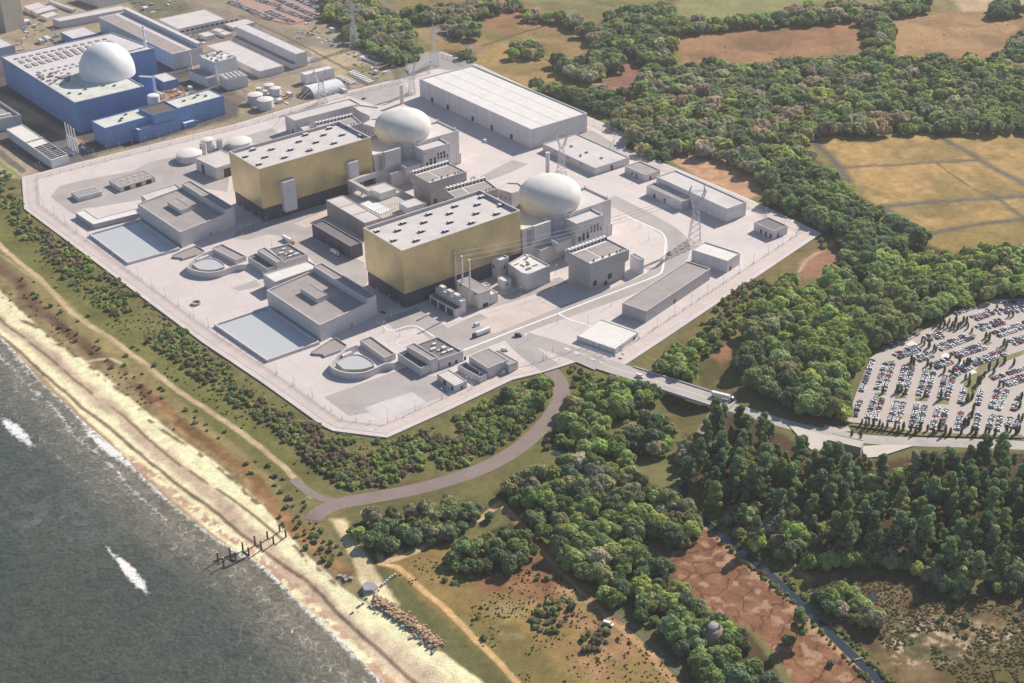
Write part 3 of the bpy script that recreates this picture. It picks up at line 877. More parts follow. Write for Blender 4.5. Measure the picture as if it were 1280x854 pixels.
def grid_mesh(name, X, Y, Z, attr, rgba, m):
    r, c = X.shape
    me = bpy.data.meshes.new(name)
    me.vertices.add(r * c)
    me.vertices.foreach_set('co', np.stack([X, Y, Z], -1).astype(np.float32).ravel())
    i = np.arange(r * c).reshape(r, c)
    q = np.stack([i[:-1, :-1], i[:-1, 1:], i[1:, 1:], i[1:, :-1]], -1).reshape(-1, 4)
    me.loops.add(q.size); me.loops.foreach_set('vertex_index', q.ravel().astype(np.int32))
    me.polygons.add(len(q)); me.polygons.foreach_set('loop_start', np.arange(0, q.size, 4, dtype=np.int32))
    me.polygons.foreach_set('loop_total', np.full(len(q), 4, np.int32))
    me.polygons.foreach_set('use_smooth', np.ones(len(q), bool))
    me.update(calc_edges=True)
    a = me.color_attributes.new(attr, 'FLOAT_COLOR', 'POINT')
    a.data.foreach_set('color', rgba.astype(np.float32).ravel())
    me.materials.append(m)
    o = bpy.data.objects.new(name, me); COL.objects.link(o)
    return o


rgba = np.concatenate([np.clip(COLR, .01, .85), np.ones(GX.shape + (1,))], -1)
g = grid_mesh('ground', GX, GY, GZ, 'soil', rgba, M['soil'])
tag(g, 'land of fields, heath, grass slope, dunes and beach', 'ground', kind='structure')

# ------------------------------------------------------------------ the sea
def sea():
    ys = [500.0]
    while ys[-1] < 1500:
        ys.append(ys[-1] + 1.3 + (ys[-1] - 500) * .003)
    ys = np.array([-2500, -800, 0, 300, 430] + ys + [1700, 2200, 3500, 7000, 14000])
    xs = np.concatenate([[-12000, -4000, -1500, -900, -700], np.linspace(-560, 40, 420), [120, 400, 1200, 4000]])
    X, Y = np.meshgrid(xs, ys)
    d, s = seg_dist(X, Y, SHORE); d = np.where(s > 0, d, -d)
    # the swell lies parallel to the shore
    Z = SEA + .18 * np.sin(d * .35 + 5 * fbm(X, Y, .02, 3, 201)) * (d < 0) * np.exp(d / 60.) + (fbm(X, Y, .06, 3, 211) - .5) * .4 * smooth(0, 30, -d)
    Z = Z - 40 * smooth(10, 40, d)
    U, V = project(X, Y, np.full(X.shape, SEA)); U = np.where(Y < 300, -9999, U)
    base = np.zeros(X.shape + (3,)); base[:] = (.066, .074, .050)
    t = fbm(X, Y, .012, 4, 231)[..., None]
    base = base * (.75 + .5 * t)
    brown = np.array((.20, .175, .125)); teal = np.array((.036, .052, .046)); grey = np.array((.10, .10, .092))
    a = smooth(.45, .62, fbm(X, Y, .018, 4, 241))[..., None]
    base = base * (1 - .5 * a) + teal * .5 * a
    mid = (smooth(-150, -30, d) * (.2 + .8 * fbm(X, Y, .022, 4, 257)))[..., None]
    base = base * (1 - .55 * mid) + np.array((.095, .105, .082)) * .55 * mid
    sh = (smooth(-55, -4, d) * (.45 + .8 * fbm(X, Y, .03, 4, 251)))[..., None]
    base = base * (1 - np.clip(sh, 0, 1)) + brown * np.clip(sh, 0, 1)

    def el(cx, cy, rx, ry, rot=0.0):
        ca, sa = math.cos(rot), math.sin(rot)
        x = ((U - cx) * ca + (V - cy) * sa) / rx; y = (-(U - cx) * sa + (V - cy) * ca) / ry
        return np.clip(1.6 - 1.6 * np.hypot(x, y), 0, 1)
    pz = el(70, 640, 110, 70)[..., None] * .5 * smooth(.46, .6, fbm(X, Y, .12, 5, 261))[..., None]
    base = base * (1 - pz) + grey * pz * 1.3
    foam = np.zeros(X.shape)
    foam = np.maximum(foam, .74 * el(22, 540, 50, 14, .72) * 1.25)
    foam = np.maximum(foam, .74 * el(165, 718, 56, 13, .86) * 1.35)
    foam = np.maximum(foam, .74 * el(138, 690, 26, 5, .95) * 1.2)
    foam = np.maximum(foam, .74 * el(135, 560, 75, 11, .70) * 1.25)
    foam = np.maximum(foam, .74 * el(362, 728, 46, 9, .80) * 1.3)
    foam = np.maximum(foam, .74 * el(440, 800, 80, 9, .78) * 1.1)
    foam = np.maximum(foam, .74 * el(250, 660, 60, 5, .72) * .9)
    foam = np.maximum(foam, .74 * el(30, 460, 50, 7, .8) * .9)
    foam = np.maximum(foam, smooth(-8, -2, d) * .80)
    surf = np.exp(-((d + 13 + 8 * (fbm(X, Y, .015, 3, 271) - .5)) / 3.2) ** 2) * .78 * smooth(.40, .60, fbm(X, Y, .012, 2, 281))
    foam = np.maximum(foam, surf)
    surf2 = np.exp(-((d + 34 + 14 * (fbm(X, Y, .010, 3, 291) - .5)) / 3.0) ** 2) * .66 * smooth(.48, .64, fbm(X, Y, .012, 2, 295))
    foam = np.maximum(foam, surf2)
    flecks = .30 * smooth(.60, .72, fbm(X, Y, .05, 4, 297)) * smooth(0, -40, d)
    foam = np.maximum(foam, flecks)
    lace = smooth(-70, -10, d) * .52 * smooth(-2, -8, d)
    foam = np.maximum(foam, lace)
    rgba = np.concatenate([base, foam[..., None]], -1)
    m, nt, b = new_mat('sea_water')
    N, L = nt.nodes, nt.links
    at = N.new('ShaderNodeAttribute'); at.attribute_name = 'sea'
    geo = N.new('ShaderNodeNewGeometry')
    n1 = N.new('ShaderNodeTexNoise'); n1.inputs['Scale'].default_value = .16; n1.inputs['Detail'].default_value = 7; n1.inputs['Roughness'].default_value = .65
    n1.inputs['Distortion'].default_value = 1.2
    n2 = N.new('ShaderNodeTexNoise'); n2.inputs['Scale'].default_value = .35; n2.inputs['Detail'].default_value = 6
    vo = N.new('ShaderNodeTexVoronoi'); vo.feature = 'DISTANCE_TO_EDGE'; vo.inputs['Scale'].default_value = .085
    nd = N.new('ShaderNodeTexNoise'); nd.inputs['Scale'].default_value = .12; nd.inputs['Detail'].default_value = 4
    mixv = N.new('ShaderNodeVectorMath'); mixv.operation = 'MULTIPLY_ADD'; mixv.inputs[1].default_value = (14, 14, 14)
    for n in (n1, n2, nd): L.new(geo.outputs['Position'], n.inputs['Vector'])
    L.new(nd.outputs['Color'], mixv.inputs[0]); L.new(geo.outputs['Position'], mixv.inputs[2])
    L.new(mixv.outputs[0], vo.inputs['Vector'])
    # solid foam where the strength beats the noise; lace along cell edges where it is weaker
    f1 = N.new('ShaderNodeMath'); f1.operation = 'ADD'; L.new(at.outputs['Alpha'], f1.inputs[0]); L.new(n1.outputs['Fac'], f1.inputs[1])
    s1 = N.new('ShaderNodeMapRange'); s1.interpolation_type = 'SMOOTHSTEP'; s1.inputs['From Min'].default_value = 1.14; s1.inputs['From Max'].default_value = 1.46
    L.new(f1.outputs[0], s1.inputs[0])
    ed = N.new('ShaderNodeMapRange'); ed.inputs['From Min'].default_value = .0; ed.inputs['From Max'].default_value = .07; ed.inputs['To Min'].default_value = .55; ed.inputs['To Max'].default_value = 0
    L.new(vo.outputs['Distance'], ed.inputs[0])
    f2 = N.new('ShaderNodeMath'); f2.operation = 'ADD'; L.new(f1.outputs[0], f2.inputs[0]); L.new(ed.outputs[0], f2.inputs[1])
    s2 = N.new('ShaderNodeMapRange'); s2.interpolation_type = 'SMOOTHSTEP'; s2.inputs['From Min'].default_value = 1.34; s2.inputs['From Max'].default_value = 1.8; s2.inputs['To Max'].default_value = .6
    L.new(f2.outputs[0], s2.inputs[0])
    mxm = N.new('ShaderNodeMath'); mxm.operation = 'MAXIMUM'; L.new(s1.outputs[0], mxm.inputs[0]); L.new(s2.outputs[0], mxm.inputs[1])
    rip = N.new('ShaderNodeMapRange'); rip.inputs['From Min'].default_value = .3; rip.inputs['From Max'].default_value = .7; rip.inputs['To Min'].default_value = .62; rip.inputs['To Max'].default_value = 1.42
    L.new(n1.outputs['Fac'], rip.inputs[0])
    hs = N.new('ShaderNodeHueSaturation'); L.new(at.outputs['Color'], hs.inputs['Color']); L.new(rip.outputs[0], hs.inputs['Value'])
    mx = N.new('ShaderNodeMixRGB'); mx.inputs[2].default_value = (.78, .77, .74, 1)
    L.new(mxm.outputs[0], mx.inputs[0]); L.new(hs.outputs[0], mx.inputs[1])
    L.new(mx.outputs[0], b.inputs['Base Color'])
    rg = N.new('ShaderNodeMapRange'); rg.inputs['To Min'].default_value = .22; rg.inputs['To Max'].default_value = .8
    L.new(mxm.outputs[0], rg.inputs[0]); L.new(rg.outputs[0], b.inputs['Roughness'])
    bp = N.new('ShaderNodeBump'); bp.inputs['Strength'].default_value = .6; bp.inputs['Distance'].default_value = 1.2
    ad = N.new('ShaderNodeMath'); ad.operation = 'ADD'; L.new(n2.outputs['Fac'], ad.inputs[0]); L.new(n1.outputs['Fac'], ad.inputs[1])
    L.new(ad.outputs[0], bp.inputs['Height']); L.new(bp.outputs[0], b.inputs['Normal'])
    o = grid_mesh('sea', X, Y, Z, 'sea', rgba, m)
    tag(o, 'grey green sea with breaking foam along the beach', 'sea', kind='structure')


sea()
# ------------------------------------------------------------------ platform, roads, markings, car parks
PLAT = [(27, 221.5), (30, 260.8), (253, 428), (327.5, 478), (402.7, 532), (416, 538.5), (484, 547), (560, 513), (640.8, 474.6), (676, 466), (691, 461.5), (727.7, 450),
        (756, 462), (784, 454.3), (824, 428), (1027, 291.5), (934, 247.5), (844, 209.5), (782, 185.5), (789.6, 168.9), (734, 145), (603, 83), (552, 64.5), (508, 84), (520, 91), (500, 98),
        (420, 117.5), (290, 156), (180, 182.7), (87.7, 205.7)]
PLATW = ccw([P(*p)[:2] for p in PLAT])
tag(MB().prism(PLATW, -6, 0).build('platform', 'platform'), 'pale concrete platform of the power station', 'platform', kind='structure')


_zn = [0]


def sheet(name, pts, m, z, kind='structure', world=False, cat=None, label=None):
    poly = ccw(pts if world else [P(*p)[:2] for p in pts])
    _zn[0] += 1; z += .004 * (_zn[0] % 7)
    o = MB().flat(poly, z).build(name, m)
    return tag(o, label, cat, kind=kind)


def densify(pts, step):
    out = [np.array(pts[0][:2], float)]
    for a, b in zip(pts[:-1], pts[1:]):
        a, b = np.array(a[:2], float), np.array(b[:2], float)
        n = max(1, int(np.linalg.norm(b - a) / step))
        out += [a + (b - a) * k / n for k in range(1, n + 1)]
    return out


def curve(pts, it=2):
    pts = [np.array(p[:2], float) for p in pts]
    for _ in range(it):
        q = [pts[0]]
        for a, b in zip(pts[:-1], pts[1:]):
            q += [a * .75 + b * .25, a * .25 + b * .75]
        pts = q + [pts[-1]]
    return pts


def offsets(pts, w):
    pts = np.array(pts)
    t = np.gradient(pts, axis=0); t /= np.linalg.norm(t, axis=1)[:, None] + 1e-9
    n = np.stack([-t[:, 1], t[:, 0]], 1)
    return pts + n * w, pts - n * w


def ribbon(name, pts, w, m, z, terrain=False, kind='structure', label=None, cat=None, world=False, smoothit=True):
    wp = pts if world else [P(*p)[:2] for p in pts]
    if smoothit: wp = curve(wp)
    if terrain: wp = densify(wp, 3)
    a, b = offsets(wp, w / 2)
    cols = 7 if terrain else 2
    vs, fs = [], []
    for i in range(len(wp)):
        for k in range(cols):
            p = a[i] * (1 - k / (cols - 1)) + b[i] * k / (cols - 1)
            vs.append((p[0], p[1], z))
    if terrain:
        v = np.array(vs); gz = ground(v[:, 0], v[:, 1])
        vs = [(p[0], p[1], float(h) + z) for p, h in zip(vs, gz)]
    for i in range(len(wp) - 1):
        for k in range(cols - 1):
            o = i * cols + k
            fs.append((o, o + cols, o + cols + 1, o + 1))
    o = MB().add(vs, fs).build(name, m, smooth=terrain)
    return tag(o, label, cat, kind=kind)


# patrol road just inside the platform edge
ring = [np.array(p) for p in PLATW]
outer, inner = inset(PLATW, 4.5), inset(PLATW, 13.5)
mb = MB()
n = len(PLATW)
mb.add([(p[0], p[1], .02) for p in outer] + [(p[0], p[1], .02) for p in inner], [(i, (i + 1) % n, n + (i + 1) % n, n + i) for i in range(n)])
tag(mb.build('patrol_road', 'pinkroad'), kind='structure')
for t, nm in ((4.5, 'patrol_road_kerb'), (13.6, 'patrol_road_kerb')):
    a_, b_ = inset(PLATW, t), inset(PLATW, t + .5)
    mb = MB().add([(p[0], p[1], .0) for p in a_] + [(p[0], p[1], .12) for p in a_] + [(p[0], p[1], .12) for p in b_] + [(p[0], p[1], .0) for p in b_],
                  [(k * n + i, k * n + (i + 1) % n, (k + 1) * n + (i + 1) % n, (k + 1) * n + i) for k in range(3) for i in range(n)])
    tag(mb.build(nm, 'kerb'), kind='structure')

# yards and roads on the platform
Z1, Z2, Z3 = .03, .05, .08
sheet('yard_tarmac', [(63, 246), (74, 233), (100, 226), (165, 214), (186, 203), (238, 192), (300, 172), (340, 160), (352, 170), (290, 196), (284, 240), (232, 232), (175, 250), (120, 259), (104, 261), (92, 268), (78, 258)], 'tarmac', Z1)
sheet('yard_tarmac', [(296, 288), (330, 276), (420, 250), (440, 250), (412, 262), (392, 282), (392, 300), (455, 328), (460, 350), (452, 366), (400, 335), (382, 318), (360, 302), (348, 295), (335, 293), (310, 300), (290, 298)], 'tarmac', Z1)
sheet('yard_tarmac', [(405, 496.5), (498, 463), (525, 470), (545, 470), (562, 493), (520, 507), (500, 500), (482, 512), (436, 520)], 'tarmac', Z1)
ribbon('site_road', [(760, 248), (800, 268), (844, 293), (851, 312), (838, 335), (800, 356), (740, 378), (690, 395), (640, 413), (600, 428), (560, 445), (520, 464), (490, 476)], 19, 'tarmac', Z1)
ribbon('site_road', [(560, 392), (620, 378), (680, 358), (705, 350)], 14, 'tarmac', Z1 + .02)
ribbon('site_road', [(640, 418), (652, 432), (668, 446), (688, 460)], 17, 'tarmac', Z1 + .01)
ribbon('site_road', [(655, 422), (690, 432), (722, 444), (752, 457)], 17, 'tarmac', Z1 + .015)
sheet('yard_tarmac', [(480, 398), (520, 385), (560, 410), (600, 392), (636, 412), (600, 428), (560, 445), (545, 430), (520, 410), (495, 415)], 'tarmac', Z1 - .008)
sheet('gravel_yard', [(594, 404), (665, 374), (697.5, 385), (617, 417.5)], 'pinkroad', Z2)
sheet('concrete_yard', [(455, 510), (515, 490), (534, 503), (477, 526)], 'roof_pale', Z2)
sheet('yard_tarmac', [(290, 360), (320, 350), (326, 358), (298, 364)], 'tarmac', Z1)
sheet('gravel_yard', [(368, 280), (410, 262), (412, 272), (382, 285)], 'pinkroad', Z2)
sheet('yard_tarmac', [(690, 172), (735, 160), (780, 187), (770, 190), (725, 172)], 'tarmac', Z1)
sheet('yard_tarmac', [(515, 72), (552, 66), (600, 84), (560, 88), (540, 84), (516, 96), (506, 86)], 'tarmac_dk', Z1)
sheet('yard_tarmac', [(545, 250), (640, 200), (660, 205), (640, 215)], 'tarmac', Z1)
sheet('yard_tarmac', [(430, 118), (500, 100), (516, 118), (470, 132)], 'tarmac', Z1)
for i, (pts, w) in enumerate((([(782, 270), (810, 282), (833.5, 293.5), (831, 316), (828.5, 338), (824, 344), (782, 360), (737.6, 376.5), (690, 395), (640, 414), (610, 426), (579, 438)], 1.7),
                              ([(698, 392), (712, 400), (728, 404), (742, 409)], 1.5),
                              ([(470, 401.5), (478, 407), (486, 413.5), (494, 413), (506, 408.5), (516, 407), (524, 409), (532, 414), (543, 421)], 1.4),
                              ([(494, 428.5), (505, 423.5), (514, 428.5), (502, 433), (494, 428.5)], .9))):
    ribbon('kerbed_white_path' if i < 3 else 'road_marking', pts, w, 'paint', Z3 + .004 * i, smoothit=i != 3)
for a in ((705.5, 435), (716, 439.5), (738, 447.5), (749, 452)):
    ribbon('road_marking', [(a[0], a[1]), (a[0] + 7, a[1] + 3)], 1.0, 'paint', Z3, smoothit=False)
ribbon('road_marking', [(706, 434.8), (733, 444.3)], .7, 'paint', Z3 + .004, smoothit=False)

# access road down to the beach, bridge road, car park
ribbon('access_road', [(391, 650), (398, 641), (420, 628), (470, 620), (530, 608), (590, 591), (640, 566), (675, 537), (697, 508), (703, 488), (698, 472), (688, 462)], 12.5, 'accessroad', .10, terrain=True)
ribbon('access_road', [(366, 597), (376, 606), (392, 618), (412, 626), (440, 624)], 6.5, 'accessroad', .13, terrain=True)
ribbon('road', [(900, 503.5), (940, 515), (985, 530), (1030, 540), (1080, 548), (1145, 551), (1220, 553), (1300, 556)], 11, 'bridgeroad', .12, terrain=True)
ribbon('road', [(1030, 533), (1047, 536), (1062, 534)], 7, 'carpark', .14, terrain=True)
sheet('forecourt', [(984, 529), (1004, 535), (1036, 545), (1036, 556), (1022, 565), (1012, 560)], 'forecourt', LAND + .62)
sheet('forecourt', [(1078, 557), (1112, 555), (1144, 556), (1100, 570), (1080, 572)], 'forecourt', LAND + .62)
LOT = [(1058, 528), (1070, 492), (1088, 448), (1100, 440), (1125, 428), (1160, 411), (1195, 391), (1228, 380), (1245, 375), (1330, 372), (1330, 548), (1230, 546), (1150, 541), (1100, 533)]
LOTW = ccw([P(*p, LAND)[:2] for p in LOT])
tag(MB().prism(LOTW, LAND - 2, LAND + .6).build('car_park', 'carpark'), 'pale surfaced staff car park', 'car park', kind='structure')
LOTZ = LAND + .6
tag(MB().flat(ccw([P(*p, LAND)[:2] for p in [(284, -30), (392, -30), (404, 20), (364, 31), (322, 22), (300, 8)]]), LAND + .55).build('car_park', mat('red_gravel_lot', (.40, .25, .20), var=.08)), kind='structure')
# grass islands in the car park
M['grass'] = mat('short_grass', (.19, .175, .065), var=.14, fine=1.2)
for pts in ([(1062, 531), (1066, 529), (1150, 539), (1230, 543), (1278, 543), (1278, 547), (1150, 544)], [(1093, 491), (1107, 489.5), (1108, 493), (1094, 494)], [(1119, 494), (1133, 492.5), (1133, 497), (1119, 498)],
            [(1144, 497), (1160, 496), (1159.5, 501), (1144, 500.5)], [(1170.5, 500), (1186, 500), (1186, 505), (1170.5, 504)], [(1105, 452), (1119, 450), (1116, 456), (1108, 457)],
            [(1129, 456), (1136, 452), (1146, 456), (1138, 461)], [(1152, 462), (1165, 459), (1166, 464), (1155, 466)], [(1214, 416), (1221, 419), (1216, 423), (1212, 420)],
            [(1232, 424), (1241, 428), (1234, 432), (1229, 428)], [(1246, 433), (1260, 438), (1250, 442), (1244, 438)], [(1205, 478), (1226, 455), (1280, 437), (1280, 442), (1232, 462), (1216, 500), (1206, 500)]):
    sheet('grass_strip', [(x, y) for x, y in pts], 'grass', LOTZ + .12)
for pts in ([(1132, 430.5), (1140, 425.5), (1147, 430), (1139, 434)], [(1175, 445), (1182, 440), (1190, 445), (1182, 449)], [(1195, 454), (1202, 450), (1208, 455), (1200, 460)], [(1210, 464), (1216, 461), (1222, 465), (1214, 468)]):
    sheet('paved_crossing', pts, 'roof_white', LOTZ + .14)

# ditch water and ponds in the woods
ribbon('ditch', [(852, 600), (862, 630), (880, 650), (920, 682), (962, 716), (1000, 752), (1040, 792), (1080, 832), (1130, 880)], 5.6, 'canal', .10, terrain=True, kind='structure')
for pts in ([(688, 566), (706, 552), (712, 560), (700, 572)], [(757, 556), (775, 550), (785, 560), (765, 566)], [(1228, 700), (1244, 690), (1254, 735), (1232, 750)], [(1084, 744), (1094, 738), (1098, 748), (1088, 752)], [(742, 618), (754, 612), (760, 622), (748, 630)]):
    sheet('pool', pts, 'canal', LAND + .45)

# the road bridge
def bridge():
    a, b = P(756, 456)[:2], P(915, 507)[:2]
    r = empty('road_bridge', (*((a + b) / 2), 0), 'long pale concrete road bridge over the grassy cutting, leading out of the platform', 'bridge')
    u = (b - a) / np.linalg.norm(b - a); nrm = np.array([-u[1], u[0]])
    L = np.linalg.norm(b - a)
    def rect(s0, s1, w0, w1): return ccw([a + u * s0 + nrm * w0, a + u * s1 + nrm * w0, a + u * s1 + nrm * w1, a + u * s0 + nrm * w1])
    MB().prism(rect(-2, L, -8.5, 8.5), -1.3, .14, bottom=True).build('deck', 'bridgeroad', r)
    for s in (-1, 1):
        MB().prism(rect(20, L - 1, s * 8.6 - .35, s * 8.6 + .35), -1.2, 1.0, bottom=True).build('parapet', 'roof_pale', r)
    s0 = float((BR_A - a) @ u) - 2; s1 = float((BR_B - a) @ u) + 2
    for s in (s0, s1):
        MB().prism(rect(s - 1, s + 1, -8.4, 8.4), -10, -1.3).build('abutment', 'concrete', r)
        for w in (-1, 1):
            sg = -1 if s == s0 else 1
            q = a + u * s + nrm * w * 8.4
            e = q + nrm * w * 26 + u * sg * 5
            t = u * .6
            mb = MB()
            mb.add([(*(q - t), -10), (*(q + t), -10), (*(e + t), -10), (*(e - t), -10), (*(q - t), -1), (*(q + t), -1), (*(e + t), -5.5), (*(e - t), -5.5)],
                   [(0, 1, 5, 4), (1, 2, 6, 5), (2, 3, 7, 6), (3, 0, 4, 7), (4, 5, 6, 7)])
            mb.build('wing_wall', 'roof_pale', r)
    return r


bridge()
ribbon('road_marking', [(757, 456.6), (800, 470.4), (850, 486.4), (912, 506)], .35, 'paint', .16, smoothit=False)
# ------------------------------------------------------------------ the two reactor units
D1 = np.array([-139.5, 171.2])          # from the nearer unit to the farther one


def qp1(F, L, R, h):                    # outline read off the farther unit, moved to where the nearer one stands
    return quadpoly(F, L, R, h, True, D1)


def mv(poly, d):
    return [(p[0] + d[0], p[1] + d[1]) for p in poly]


def vent_unit(root, x, y, z, a):
    mb = MB()
    ca, sa = math.cos(a), math.sin(a)
    for k in (-1.3, 1.3):
        mb.box((x + ca * k, y + sa * k, z), (1.5, 3.4, 1.7), a, 0)
        mb.box((x + ca * k, y + sa * k, z + 1.7), (1.9, 3.8, .25), a, 1)
    mb.box((x + ca * 3.0 + sa * 1.6, y + sa * 3.0 - ca * 1.6, z), (.5, .5, 1.6), a, 1)
    return mb.build('roof_vent', ['dark', 'white'], root)


def turbine_hall(poly, h, label, vents_px, split, doors, boxes):
    root = empty('turbine_hall', (*np.mean(poly, axis=0), 0), label, 'turbine hall', 'gold turbine halls')
    poly = ccw(poly)
    MB().prism(inset(poly, .8), 0, split + .3).build('base_wall', 'black_clad', root)
    inn = inset(poly, 1.1)
    mb = MB().shell(poly, inn, split, h, h - 3.2, 0, 1)
    mb.add([(*p, split) for p in poly], [tuple(range(len(poly) - 1, -1, -1))], 0)
    w = mb.build('wall', ['gold', 'rim'], root)
    MB().shell(inset(poly, 1.12), inset(poly, 1.3), h - 3.1, h - .05, h - 3.1, 0, 0).build('parapet_lining', 'concrete_dark', w)
    MB().flat(inset(poly, 1.05), h - 2.9).build('roof', 'roof_pale', root)
    a = yaw(poly)
    for px, py in vents_px:
        p = P(px, py, h - 2.9)
        vent_unit(root, p[0], p[1], h - 2.9, a)
    for s in doors:
        panel(root, 'door', inset(poly, .8)[0], inset(poly, .8)[1], s, s + 3.2, 0, 4.5, 'dark', .1)
    for s in (12, 30, 44):
        panel(root, 'door', inset(poly, .8)[3], inset(poly, .8)[0], s, s + 2, 0, 3, 'concrete_dark', .1)
    for p0, p1 in boxes:
        f, r = poly[0], poly[1]
        s0, z1 = onface(f, r, *p0); s1, z0 = onface(f, r, *p1)
        u = (np.array(r) - np.array(f)) / np.linalg.norm(np.array(r) - np.array(f)); nn = np.array([u[1], -u[0]])
        q = [np.array(f) + u * s0 - nn * .5, np.array(f) + u * s1 - nn * .5, np.array(f) + u * s1 + nn * 5, np.array(f) + u * s0 + nn * 5]
        MB().prism(ccw(q), z0, z1, bottom=True).build('air_intake', 'lgrey', root)
    return root, poly


H2 = quadpoly((502.3, 313.6), (452.9, 285), (652.1, 263.9), 52.6)
c6 = lambda x, y: (320 + x / 3.99, 214 + y / 3.99)
v2 = [c6(*p) for p in [(600, 303), (707, 298), (825, 303), (945, 302), (685, 348), (800, 348), (733, 262), (838, 257), (968, 257), (1075, 260), (862, 217), (966, 213), (1098, 213), (1200, 215), (992, 177), (1104, 169), (1222, 173), (1125, 132)]]
turbine_hall(H2, 52.6, 'gold clad turbine hall with dark base, the nearer of the two', v2, 13.5, (20, 60, 88), [])
H1 = mv(H2, D1)
ca_ = lambda x, y: (270 + x / 7.98, 180 + y / 7.98)
cb_ = lambda x, y: (320 + x / 3.99, y / 3.99)
v1 = [ca_(*p) for p in [(428, 208), (490, 135), (290, 132), (370, 62), (555, 57), (745, 62), (935, 68), (685, 138)]] + \
     [cb_(*p) for p in [(460, 638), (365, 643), (525, 680), (430, 675), (338, 675), (247, 675), (390, 716), (300, 712), (215, 708), (268, 750)]]
turbine_hall(H1, 52.6, 'gold clad turbine hall with two grey intake boxes, the farther one beside the round tanks', v1, 13.5, (60,),
             [((350, 226.5), (369, 259)), ((432.5, 202.5), (447, 237.5))])

DC = np.array([35.0, 1126.0])


def dome_building(d, label):
    c = DC + d
    root = empty('reactor_building', (*c, 0), label, 'reactor building', 'domed reactor buildings')
    prof = [(25.6, 34.4), (26.6, 36.2), (27.4, 38.6), (27.75, 41.0), (27.6, 43.5)]
    for k in range(1, 21):
        t = k / 20 * math.pi / 2
        prof.append((27.6 * math.cos(t) ** .90 if k < 20 else .3, 43.5 + 16.0 * math.sin(t)))
    MB().lathe(c, prof, 96).build('dome', 'dome', root, smooth=True)
    MB().lathe(c, [(26.4, -1), (26.4, 34.9), (25.5, 34.9)], 72).build('drum', 'concrete', root)
    return root


dome_building((0, 0), 'weathered white concrete dome on a drum, behind the nearer gold hall')
dome_building(D1, 'weathered white concrete dome on a drum, behind the farther gold hall')


def hvac_block(root, poly, h, low, over=2.2, fans=True):
    """tall block with overhanging upper storey, a row of louvre hoods and two sunken roof panels"""
    poly = ccw(poly)
    lo = inset(poly, over)
    MB().prism(lo, -1.2, low + .2).build('lower_wall', 'concrete_dark', root)
    mid = low + over * 1.3
    mb = MB()
    n = len(poly)
    mb.add([(*p, low) for p in lo] + [(*p, mid) for p in poly], [(i, (i + 1) % n, n + (i + 1) % n, n + i) for i in range(n)], 0)
    mb.shell(poly, inset(poly, .8), mid, h, h - 1.4, 0, 1)
    mb.build('wall', ['concrete_dark', 'rim'], root)
    MB().flat(inset(poly, .7), h - 1.2).build('roof', 'roof_white', root)
    for u0, u1 in ((.06, .36), (.41, .95)):
        MB().prism(subpoly(poly, u0, u1, .16, .74), h - 1.3, h - .9).build('roof_panel', 'roof_grey', root)
    a = yaw(poly)
    f, l = np.array(poly[0]), np.array(poly[3])
    nh = 11
    for k in range(nh):
        p = lerp2(poly, (k + .6) / nh, .9)
        mb = MB()
        mb.box((p[0], p[1], h - 1.25), (2.5, 3.6, 3.0), a, 0)
        mb.box((p[0] + math.sin(a) * 1.85, p[1] - math.cos(a) * 1.85, h - 1.0), (2.0, .2, 2.3), a, 1)
        mb.build('louvre_hood', ['white', 'dark'], root)
    if fans:
        for u, v in ((.12, .06), (.36, .07), (.52, .05), (.72, .06), (.9, .1), (.8, .05)):
            p = lerp2(poly, u, v)
            mb = MB().box((p[0], p[1], h - 1.25), (1.8, 1.6, 1.9), a, 0)
            mb.tube((p[0], p[1], h + .6), (p[0], p[1], h + 1.6), .7, .7, 8, 1)
            mb.build('roof_fan', ['white', 'dark'], root)


